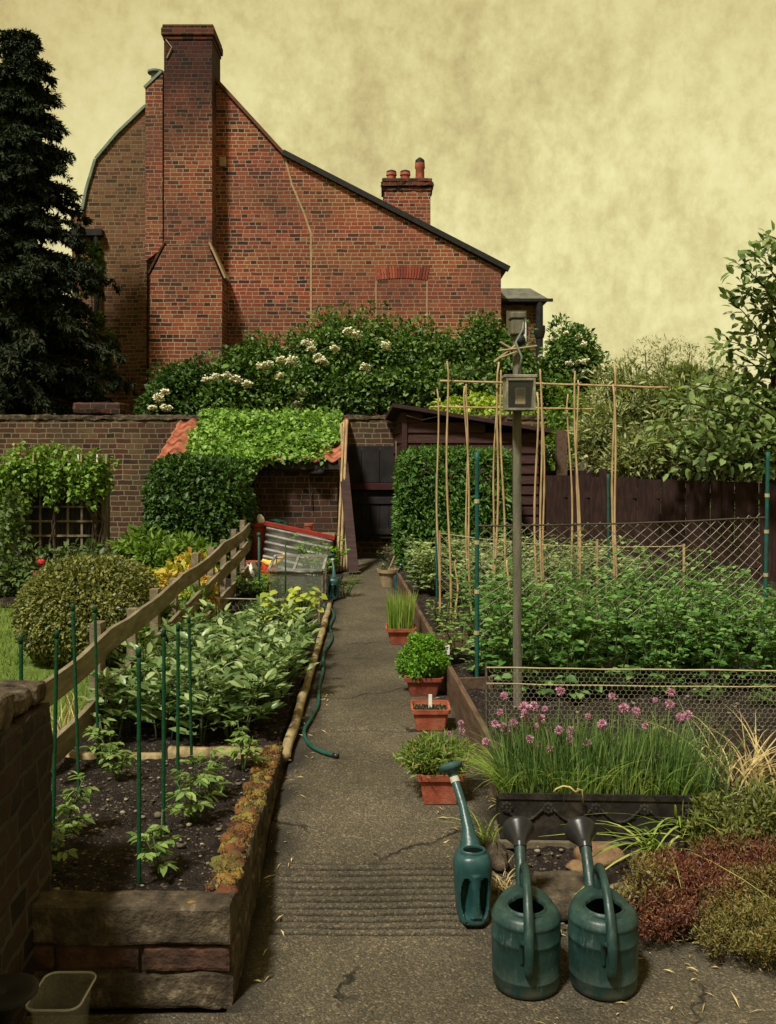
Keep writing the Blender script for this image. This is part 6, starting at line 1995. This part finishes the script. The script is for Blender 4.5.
# peas' chain-link
def diamonds(P0, P1, z0, z1, cell, r, sag=.03, mb=None, seed=0.0):
    mb = mb or MB()
    Lh = (P1 - P0).length; d = (P1 - P0) / Lh; nr = d.cross(Vector((0, 0, 1)))
    hw, hh_ = cell / 2, cell * .72 / 2
    nu_, nv_ = int(Lh / hw), int((z1 - z0) / hh_)
    def pt(i, j):
        u = i * hw; v = j * hh_
        q = Vector((u * 2.5, v * 2.5, seed))
        s = sag * math.sin(math.pi * u / Lh) * (v / (z1 - z0))
        return P0 + d * (u + .022 * mnoise.noise(q)) + Vector((0, 0, z0 + v - s + .026 * mnoise.noise(q + Vector((7, 0, 0))))) + nr * .02 * mnoise.noise(q * .6)
    for i in range(nu_):
        for j in range(nv_):
            a, b = ((i, j), (i + 1, j + 1)) if (i + j) % 2 == 0 else ((i, j + 1), (i + 1, j))
            a3, b3 = pt(*a), pt(*b)
            dd = (b3 - a3).normalized(); s1 = dd.cross(nr).normalized() * r; s2 = nr * r
            mb.add([a3 + s1, a3 - s1 * .5 + s2 * .87, a3 - s1 * .5 - s2 * .87, b3 + s1, b3 - s1 * .5 + s2 * .87, b3 - s1 * .5 - s2 * .87], [(0, 1, 4, 3), (1, 2, 5, 4), (2, 0, 3, 5)])
    return mb


cl = thing('chain_link_fence', 'sagging chain-link netting between two teal posts over the peas', 'fence', (1.5, 5.9, .15))
A, B = W(477, 690, 5.58), W(764, 660, 6.35); A.z = B.z = 0
diamonds(A, B, .45, 1.19, .098, .0023, .03).build('mesh', M['wire'], cl)
mb = MB(); mb.tube(wire(A, B, 1.135, 1.135, .012, -.008), .0062, 6); mb.build('top_wire', M['wire_dark'], cl)
for (px, pt_, Y, nm) in ((477, 452, 5.58, 0), (768, 452, 6.35, 1)):
    top = W(px, pt_, Y); mb = MB(); x2 = A.x if nm == 0 else B.x
    pts = [Vector((x2, Y, .1)).lerp(top, k / 30) for k in range(31)]
    mb.tube(pts, [.0125 if k % 6 else .0145 for k in range(31)], 10); po = mb.build('post', M['post_teal'], cl, smooth=True)
    for k in (8, 13, 19, 24):
        mb = MB(); pp = pts[k]; mb.tube([pp - Vector((0, 0, .012)), pp + Vector((0, 0, .012))], .0165, 8)
        mb.build('tie', M['string'], po)
n2 = thing('string_netting', 'slack string netting on stakes behind the pea row', 'netting', (1.5, 7.7, .15))
A2, B2 = W(440, 640, 8.2), W(684, 640, 7.0); A2.z = B2.z = 0
diamonds(A2, B2, .35, .86, .088, .0016, .05, seed=5).build('mesh', M['wire'], n2)
mb = MB(); mb.tube(wire(A2, B2, .87, .875, .05), .004, 6); mb.build('top_string', M['string'], n2)
for f in (0, .35, .68, 1):
    p = A2.lerp(B2, f); mb = MB(); mb.tube([(p.x, p.y, .1), (p.x, p.y, .89)], .010, 6); mb.build('stake', M['bamboo'], n2)
for (px, py, pb, Y, lab) in ((436, 474, 600, 9.0, 'slim teal stake at the left of the bean rows by the hedge'), (608, 474, 600, 8.7, 'slim teal stake standing in front of the dark fence')):
    a, b = W(px, py, Y), W(px + 1, pb, Y); b.z = .12
    mb = MB(); mb.tube([b.lerp(a, k / 20) for k in range(21)], [.011 if k % 5 else .0125 for k in range(21)], 8)
    tag(mb.build('plant_stake', M['post_teal'], smooth=True, origin=b), lab, 'stake')

# post with the old meter box
pp = thing('meter_post', 'tall weathered wooden post carrying an old glass fronted meter box', 'post', (.70, 5.08, .15))
top = W(517, 330, 5.08); X = top.x
mb = MB(); mb.rough_box(X - .024, X + .024, 5.055, 5.105, .1, top.z, .06, .0025, 1, .003); mb.build('post', M['wood_post'], pp, smooth=True)
zb0, zb1 = W(0, 411, 5.0).z, W(0, 379, 5.0).z
x0, x1 = W(505, 0, 4.95).x, W(535, 0, 4.95).x
mb = MB()
t = .014
mb.bx(x0, x1, 5.035, 5.053, zb0, zb1)
mb.bx(x0, x0 + t, 4.93, 5.034, zb0, zb1); mb.bx(x1 - t, x1, 4.93, 5.034, zb0, zb1); mb.bx(x0 + t + .001, x1 - t - .001, 4.93, 5.034, zb0, zb0 + t); mb.bx(x0 - .008, x1 + .008, 4.915, 5.06, zb1 + .001, zb1 + .018)
bo = mb.build('box', M['box_grey'], pp, bevel=.003)
mb = MB(); f = .013
mb.bx(x0 + .002, x1 - .002, 4.915, 4.928, zb0 + .002, zb0 + f); mb.bx(x0 + .002, x1 - .002, 4.915, 4.928, zb1 - f, zb1 - .002); mb.bx(x0 + .002, x0 + f, 4.915, 4.928, zb0 + f + .001, zb1 - f - .001); mb.bx(x1 - f, x1 - .002, 4.915, 4.928, zb0 + f + .001, zb1 - f - .001)
do = mb.build('door_frame', M['box_grey'], bo)
mb = MB(); mb.bx(x0 + f, x1 - f, 4.919, 4.923, zb0 + f, zb1 - f); mb.build('pane', M['box_glass'], do)
mb = MB(); mb.bx(x0 + t + .002, x1 - t - .002, 5.02, 5.033, zb0 + t + .002, zb1 - .002); mb.build('back_board', M['black_board'], bo)
mx = (x0 + x1) / 2
mb = MB(); mb.bx(mx - .022, mx + .034, 4.975, 5.018, zb0 + .035, zb0 + .125); me_ = mb.build('meter', M['wood_pale'], bo, bevel=.004)
mb = MB(); mb.bx(mx - .012, mx + .026, 4.970, 4.974, zb0 + .082, zb0 + .114); mb.build('meter_dial', M['window_glass'], me_)
mb = MB(); mb.tube([(X, 5.04, zb1 + .01), (X + .015, 5.0, zb1 + .12), (X - .015, 5.02, zb1 + .20), (X + .025, 5.03, zb1 + .27), (X + .03, 5.04, zb1 + .34)], .0065, 6)
mb.build('cable', M['lead'], pp, smooth=True)
hb0 = top.z
mb = MB(); mb.bx(X - .036, X + .038, 5.03, 5.13, hb0 - .03, hb0 + .055); hd = mb.build('head_box', M['wood_post'], pp, bevel=.008)
mb = MB(); mb.bx(X - .042, X + .042, 5.022, 5.138, hb0 + .056, hb0 + .092); mb.build('head_cap', M['wood_post'], hd, bevel=.008)
mb = MB(); mb.lathe([(.026, 0), (.03, .03), (.022, .05)], 12, Matrix.Translation((X + .012, 5.045, hb0 - .085))); mb.build('lamp', M['black_metal'], hd, smooth=True)
mb = MB()
for (a, b) in (((498, 351), (537, 346)), ((500, 358), (516, 352)), ((494, 362), (516, 345)), ((500, 342), (517, 352))):
    mb.tube([W(*a, 5.02), W(*b, 5.03)], .006, 6)
mb.build('bracket', M['wood_pale'], pp)
mb = MB(); mb.tube([W(497, 362, 5.03), W(470, 372, 6.3), W(430, 392, 8.2), W(401, 408, 12.2)], .003, 5); mb.build('wire', M['wire_dark'], pp)

# bean canes -----------------------------------------------------------
CN = [(447, 361, 450, 632, 7.2), (437, 388, 439, 612, 8.3), (466, 384, 468, 590, 8.6), (464.5, 386, 472, 610, 8.2), (499, 362, 494, 620, 7.3), (501, 370, 505, 622, 7.5), (497, 384, 491, 600, 8.5),
      (537, 392, 535, 630, 7.2), (540, 369, 543, 636, 7.1), (542, 382, 545, 610, 8.1), (568, 394, 574, 604, 8.4), (575, 371, 581, 628, 7.2), (578, 380, 577, 612, 8.3), (614, 364, 613, 615, 7.3), (613, 384, 619, 622, 7.2), (507, 560, 509, 640, 6.6), (456, 560, 457, 610, 8.0)]
cg = 'upright bamboo canes of the bean frame'
for i, (a, b, c, d_, Y) in enumerate(CN):
    tp_, bt = W(a, b, Y), W(c, d_, Y - .12); bt.z = .12
    if b > 500: tp_ = W(a, b, Y)
    mb = MB(); k = 22
    pts = [bt.lerp(tp_, q / k) + Vector((.012 * math.sin(q * .35 + i), 0, 0)) * (1 if 0 < q < k else 0) for q in range(k + 1)]
    mb.tube(pts, [(.0108 if q % 4 == 0 else .0086) * (1.1 - .3 * q / k) for q in range(k + 1)], 7)
    tag(mb.build('bamboo_cane', M['bamboo'], smooth=True, origin=bt), 'upright bamboo cane in the bean frame on the right plot', 'cane', cg)
for (a, b, Y0, Y1, lab) in (((440, 381), (668, 387.5), 7.25, 7.25, 'upper horizontal bamboo cane tied across the bean frame'), ((430, 407), (594, 409), 8.35, 8.35, 'lower horizontal bamboo cane behind the meter box')):
    p, q = W(*a, Y0), W(*b, Y1)
    mb = MB(); mb.tube([p.lerp(q, k / 20) - Vector((0, 0, .006 * mnoise.noise(Vector((k * .3, 0, 1))))) for k in range(21)], [.0085 if k % 4 else .010 for k in range(21)], 7)
    tag(mb.build('bamboo_cane', M['bamboo'], smooth=True, origin=p), lab, 'cane')

# crops on the right plot
spots = []; tries = 0
while len(spots) < 48 and tries < 9000:
    tries += 1
    x, y = rnd.uniform(.62, 2.75), rnd.uniform(5.2, 7.0)
    y += (x - .6) * .15
    if all((x - a) ** 2 + (y - b) ** 2 > .20 ** 2 for a, b, c in spots): spots.append((x, y, .17))
spots.sort(key=lambda s: s[1])
put_plants('pea_plant', 'bushy green pea plant climbing the netting on the right plot', 'pea plant', 'pea plants along the netting', L['pea'], spots,
           plant_kind('pea', L['pea'], 5, nst=6, h=.58, lean=.3, nleaf=11, Ll=.062, Lw=.042, leaflets=4, spread=.09, start=.05), (.8, 1.15))
put_plants('bean_seedling', 'pale young climbing bean at the front left corner of the pea row', 'bean plant', 'young beans at the bed corner', L['tomato'],
           [(.47, 6.2, .17), (.56, 5.8, .17), (.42, 7.0, .17), (.60, 6.9, .17)], plant_kind('bs', L['tomato'], 2, nst=5, h=.34, lean=.3, nleaf=7, Ll=.06, Lw=.035, leaflets=3, spread=.04, start=.1))
spots = []; tries = 0
while len(spots) < 36 and tries < 6000:
    tries += 1
    x, y = rnd.uniform(.30, 2.4), rnd.uniform(8.2, 10.9)
    if y < 8.9 and x < .65: continue
    if all((x - a) ** 2 + (y - b) ** 2 > .23 ** 2 for a, b, c in spots): spots.append((x, y, .17))
spots.sort(key=lambda s: s[1])
put_plants('broad_bean', 'silvery broad bean plant behind the canes by the clipped hedge', 'bean plant', 'broad bean plants on the right plot', L['bean_far'], spots,
           plant_kind('bf', L['bean_far'], 4, nst=5, h=.52, lean=.2, nleaf=10, Ll=.085, Lw=.042, leaflets=4, spread=.07, start=.1), (.8, 1.1))
spots = [(rnd.uniform(.7, 2.4), rnd.uniform(4.95, 5.4), .17) for _ in range(12)]
put_plants('seedling', 'tiny green seedling behind the hexagonal wire netting', 'seedling', 'seedlings behind the hexagonal netting', L['rosebush'], spots,
           plant_kind('sd', L['rosebush'], 2, nst=3, h=.08, lean=.4, nleaf=3, Ll=.04, Lw=.02, leaflets=3, spread=.02, start=.2))
p = W(461, 640, 5.5)
mb = MB(); mb.bx(.376, .384, 6.0, 6.02, .17, .31); mb.bx(.364, .396, 5.985, 5.999, .275, .335)
tag(mb.build('plant_marker', M['white'], origin=(.38, 6.0, .17)), 'white plant marker on a stick behind the parsley pot', 'plant marker')

# ================================================================== bottom right rockery
def stone(name, label, px, py, Y, r, mat, seed, amp=.14):
    p = W(px, py, Y)
    mb = MB(); z = zg(Y)
    mb.rock((p.x, Y, z + r[2] * .75), r, amp, 16, seed, 1.4)
    mb.warp(lambda v: Vector((v.x, v.y, max(z - .02, v.z))))
    tag(mb.build(name, M[mat], smooth=True, origin=(p.x, Y, z)), label, 'stone')


stone('boulder', 'large smooth brown stone against the trough base', 598, 858, 3.36, (.085, .06, .05), 'stone_brown', 3)
stone('boulder', 'small tan stone tucked beside the big brown stone', 578, 866, 3.33, (.04, .035, .022), 'stone_brown', 12)
stone('boulder', 'pale flat speckled stone in front of the brown one', 622, 878, 3.18, (.062, .05, .030), 'stone_grey', 7)
stone('boulder', 'low pale stone nearest the right watering can', 637, 884, 3.08, (.058, .045, .028), 'stone_grey', 21)
stone('boulder', 'brownish stone at the foot of the strappy lily leaves', 650, 862, 3.34, (.06, .045, .035), 'stone_brown', 30)
stone('boulder', 'rounded grey stone half hidden under the lily', 680, 832, 3.5, (.055, .045, .045), 'stone_grey', 41)
# worn kerb and slab between path and trough
mb = MB(); mb.rough_box(.50, .78, 3.05, 3.30, .02, .075, .02, .010, 3, .02)
mb.warp(lambda v: Vector((v.x, v.y, v.z + (zg(v.y) - zg(3.15)) * .8)))
tag(mb.build('paving_slab', M['concrete'], smooth=True, origin=(.62, 3.2, .03)), 'rough concrete slab between the watering cans and trough', 'slab')
for i, (x, y, l, lab) in enumerate(((.40, 3.44, .26, 'short weathered kerb stone at the left end of the trough'), (.455, 3.15, .24, 'worn kerb stone beside the flat watering can'))):
    mb = MB(); mb.rough_box(x - .035, x + .035, y - l / 2, y + l / 2, zg(y) - .03, zg(y) + .035, .02, .007, i * 6, .012)
    tag(mb.build('kerb_stone', M['concrete'], smooth=True, origin=(x, y, zg(y))), lab, 'kerb')

# low mounds of heather
def mound(name, label, cat, lobes, n, leafm, Ls, Ws, base, wood=True):
    t = thing(name, label, cat, base)
    extra = []
    for c, r in lobes:       # loose outliers, so the mound has no clean outline
        for _ in range(5):
            a = rnd.uniform(0, 6.28); q = rnd.uniform(.75, 1.12); k = rnd.uniform(.2, .4)
            extra.append(((c[0] + q * r[0] * math.cos(a), c[1] + q * r[1] * math.sin(a), c[2] + rnd.uniform(-.6, .5) * r[2]), (r[0] * k, r[1] * k, r[2] * k * 1.2)))
    P, O = clumpy(lobes + extra, n, 90, .30, .3, zmin=zg(base[1]) + .004)
    leaf_obj('foliage', crown(P, O, Ls, Ws, .4, 1.0, dz=.35), leafm, t)
    mb = MB()
    for i in range(60):
        c, r = rnd.choice(lobes)
        a = rnd.uniform(0, 6.28); q = rnd.uniform(.3, 1)
        b = Vector((c[0] + rnd.uniform(-.3, .3) * r[0], c[1] + rnd.uniform(-.2, .2) * r[1], zg(c[1]) + .005))
        e = Vector((c[0] + q * r[0] * math.cos(a), c[1] + q * r[1] * math.sin(a), c[2] + r[2] * rnd.uniform(-.3, .7)))
        mb.tube([b, b.lerp(e, .5) + Vector((0, 0, .02)), e], [.0028, .002, .0012], 4)
    mb.build('stem', M['bark'], t)
    return t


def lb2(px, py, Y, rx, rz, ry=None):
    p = W(px, py, Y); k = Y / F
    return ((p.x, p.y, p.z), (rx * k, (ry or rx * .8) * k, rz * k))


mound('heather', 'red-brown heather mound beside the right watering can', 'heather', [lb2(690, 895, 3.05, 50, 32, 38), lb2(662, 912, 2.95, 30, 24, 26), lb2(716, 874, 3.15, 42, 26, 34), lb2(675, 868, 3.2, 26, 18, 22)], 19000, L['heather_red'], .014, .0034, (W(690, 930, 3.0).x, 3.0, .03))
mound('heather', 'olive and rust heather spreading over the path at lower right', 'heather', [lb2(760, 928, 2.85, 46, 28, 38), lb2(738, 905, 2.98, 34, 24, 30), lb2(800, 935, 2.8, 40, 36, 34), lb2(718, 935, 2.86, 24, 16, 22), lb2(776, 890, 3.02, 40, 26, 30)], 19000, L['heather_green'], .013, .0038, (W(760, 950, 2.85).x, 2.85, .01))
mound('rockery_plant', 'grey-green low rockery plant right of the lily', 'plant', [lb2(745, 820, 3.4, 48, 32, 36), lb2(790, 830, 3.3, 40, 46, 34), lb2(722, 838, 3.3, 24, 20, 20)], 6000, L['rockery'], .028, .008, (W(750, 860, 3.4).x, 3.4, .08))
mound('stonecrop', 'yellow-flecked stonecrop sprig growing between the pale stones', 'plant', [lb2(646, 880, 3.02, 24, 24, 18), lb2(630, 905, 2.95, 16, 22, 14)], 1500, L['heather_green'], .014, .006, (W(646, 905, 3.0).x, 3.0, .03))
mound('heather', 'rusty heather tips behind the main red mound', 'heather', [lb2(742, 862, 3.2, 36, 28, 28), lb2(776, 872, 3.1, 34, 34, 30)], 9000, L['heather_red'], .014, .0034, (W(742, 890, 3.2).x, 3.2, .06))

def strappy(name, label, cat, base, n, hts, w, curl, leanx, leafm, spread=.03):
    t = thing(name, label, cat, base)
    P = np.array(base)[None] + np.stack([rng.normal(size=n) * spread, rng.normal(size=n) * spread, np.zeros(n)], 1)
    lean = rng.normal(size=(n, 2)) * .75 + np.array(leanx)
    V, Q = blades(P, lean, rng.uniform(*hts, n), w, rng.uniform(*curl, n), 7)
    link('leaves', np_mesh('leaves', V, Q), leafm, t)
    return t


b = W(688, 822, 3.5); b.z = zg(3.5) + .01
strappy('day_lily', 'strappy yellow-green lily leaves arching at the trough end', 'plant', b, 70, (.16, .28), .017, (.4, 1.0), (-.3, -.3), L['lily'])
b = W(655, 838, 3.4); b.z = zg(3.4) + .01
strappy('day_lily', 'low sprawl of striped lily leaves over the stones', 'plant', b, 30, (.12, .24), .014, (.7, 1.2), (-.6, -.45), L['lily'])
b = W(745, 785, 3.95); b.z = .16
strappy('dry_grass', 'clump of dead straw-coloured stems behind the rockery', 'grass clump', b, 110, (.12, .36), .007, (.2, 1.2), (0, 0), M['straw'], .06)
b = W(700, 780, 3.72); b.z = .15
strappy('onion_grass', 'tall seeding chive clump right of the trough', 'plant', b, 160, (.25, .42), .004, (.05, .4), (0, 0), L['chive'], .05)
b = W(489, 830, 3.5); b.z = zg(3.5)
strappy('grass_tuft', 'yellowing grass tuft at the left foot of the trough', 'grass clump', b, 26, (.06, .17), .007, (.5, 1.2), (-.6, -.3), L['lily'], .02)
b = W(505, 868, 3.25); b.z = zg(3.25)
strappy('grass_tuft', 'dry yellow grass tuft beside the left large can spout', 'grass clump', b, 50, (.03, .08), .004, (.3, 1.0), (0, 0), M['straw'], .03)
b = W(205, 745, 4.45); b.z = .15
strappy('grass_tuft', 'straw-coloured grass tuft under the near fence rail', 'grass clump', W(72, 735, 4.75), 60, (.12, .34), .006, (.2, .9), (0, 0), M['straw'], .06)

# ================================================================== light, sky, camera
world = bpy.data.worlds.new('World'); scene.world = world
world.use_nodes = True
nt = world.node_tree
bg = nt.nodes['Background']; out = nt.nodes['World Output']
SUN_EL, SUN_AZ = 56.0, -32.0
sky = nt.nodes.new('ShaderNodeTexSky'); sky.sky_type = 'NISHITA'; sky.sun_disc = False
sky.sun_elevation = R(SUN_EL); sky.sun_rotation = R(180 - SUN_AZ)
nt.links.new(sky.outputs['Color'], bg.inputs['Color']); bg.inputs['Strength'].default_value = 0.07
tc = nt.nodes.new('ShaderNodeTexCoord')
mp = nt.nodes.new('ShaderNodeMapping'); mp.inputs['Scale'].default_value = (1, 1, .8); nt.links.new(tc.outputs['Generated'], mp.inputs['Vector'])
n1 = noise_n(nt, mp.outputs['Vector'], 2.6, 6, .55)
n2_ = noise_n(nt, mp.outputs['Vector'], 55, 5, .7)
mp2 = nt.nodes.new('ShaderNodeMapping'); mp2.inputs['Scale'].default_value = (14, 14, 1.6); nt.links.new(tc.outputs['Generated'], mp2.inputs['Vector'])
n3 = noise_n(nt, mp2.outputs['Vector'], 2.2, 5, .6)
f = math_n(nt, 'ADD', math_n(nt, 'MULTIPLY', n1, .56), math_n(nt, 'ADD', math_n(nt, 'MULTIPLY', n2_, .30), math_n(nt, 'MULTIPLY', n3, .14)))
cc = ramp(nt, f, [(.36, (.34, .275, .115)), (.45, (.44, .385, .165)), (.53, (.53, .485, .225)), (.64, (.60, .565, .30))])
sz = nt.nodes.new('ShaderNodeSeparateXYZ'); nt.links.new(tc.outputs['Generated'], sz.inputs[0])
hi = nt.nodes.new('ShaderNodeMapRange'); hi.inputs['From Min'].default_value = .28; hi.inputs['From Max'].default_value = .62; nt.links.new(sz.outputs[2], hi.inputs['Value'])
cc = mix(nt, math_n(nt, 'MULTIPLY', hi.outputs[0], .85), cc, mix(nt, 1.0, cc, (.68, .61, .52), 'MULTIPLY'))
vd = nt.nodes.new('ShaderNodeVectorMath'); vd.operation = 'DOT_PRODUCT'; nt.links.new(tc.outputs['Generated'], vd.inputs[0]); vd.inputs[1].default_value = (.10, .96, .25)
vr = nt.nodes.new('ShaderNodeMapRange'); vr.inputs['From Min'].default_value = .985; vr.inputs['From Max'].default_value = .86; nt.links.new(vd.outputs['Value'], vr.inputs['Value'])
cc = mix(nt, math_n(nt, 'MULTIPLY', vr.outputs[0], .8), cc, mix(nt, 1.0, cc, (.74, .66, .58), 'MULTIPLY'))     # thinner, brighter cloud low over the house     # heavier cloud overhead
bg2 = nt.nodes.new('ShaderNodeBackground'); nt.links.new(cc, bg2.inputs['Color']); bg2.inputs['Strength'].default_value = 0.86
ms = nt.nodes.new('ShaderNodeMixShader'); ms.inputs[0].default_value = .95
nt.links.new(bg.outputs[0], ms.inputs[1]); nt.links.new(bg2.outputs[0], ms.inputs[2]); nt.links.new(ms.outputs[0], out.inputs['Surface'])

sl = bpy.data.lights.new('sun', 'SUN'); sl.energy = 3.0; sl.angle = R(7); sl.color = (1.0, .95, .84)
so = bpy.data.objects.new('sun', sl); COL.objects.link(so); so.rotation_euler = (R(90 - SUN_EL), 0, R(SUN_AZ)); so.location = (-3, -5, 12)

cam = bpy.data.cameras.new('camera'); co = bpy.data.objects.new('camera', cam); COL.objects.link(co)
co.location = (0, 0, H); co.rotation_euler = (R(90), 0, 0)
cam.sensor_fit = 'AUTO'; cam.sensor_width = 36.0
cam.lens = F / 1024 * 36.0
cam.shift_y = -(512 - HZ) / 1024
cam.clip_start = .05; cam.clip_end = 2000
scene.camera = co
vs_ = scene.view_settings
vs_.view_transform = 'Standard'; vs_.look = 'None'; vs_.exposure = 0.95; vs_.gamma = 1.0; vs_.use_curve_mapping = False
scene.cycles.max_bounces = 6
scene.cycles.transparent_max_bounces = 12
scene.cycles.use_denoising = True
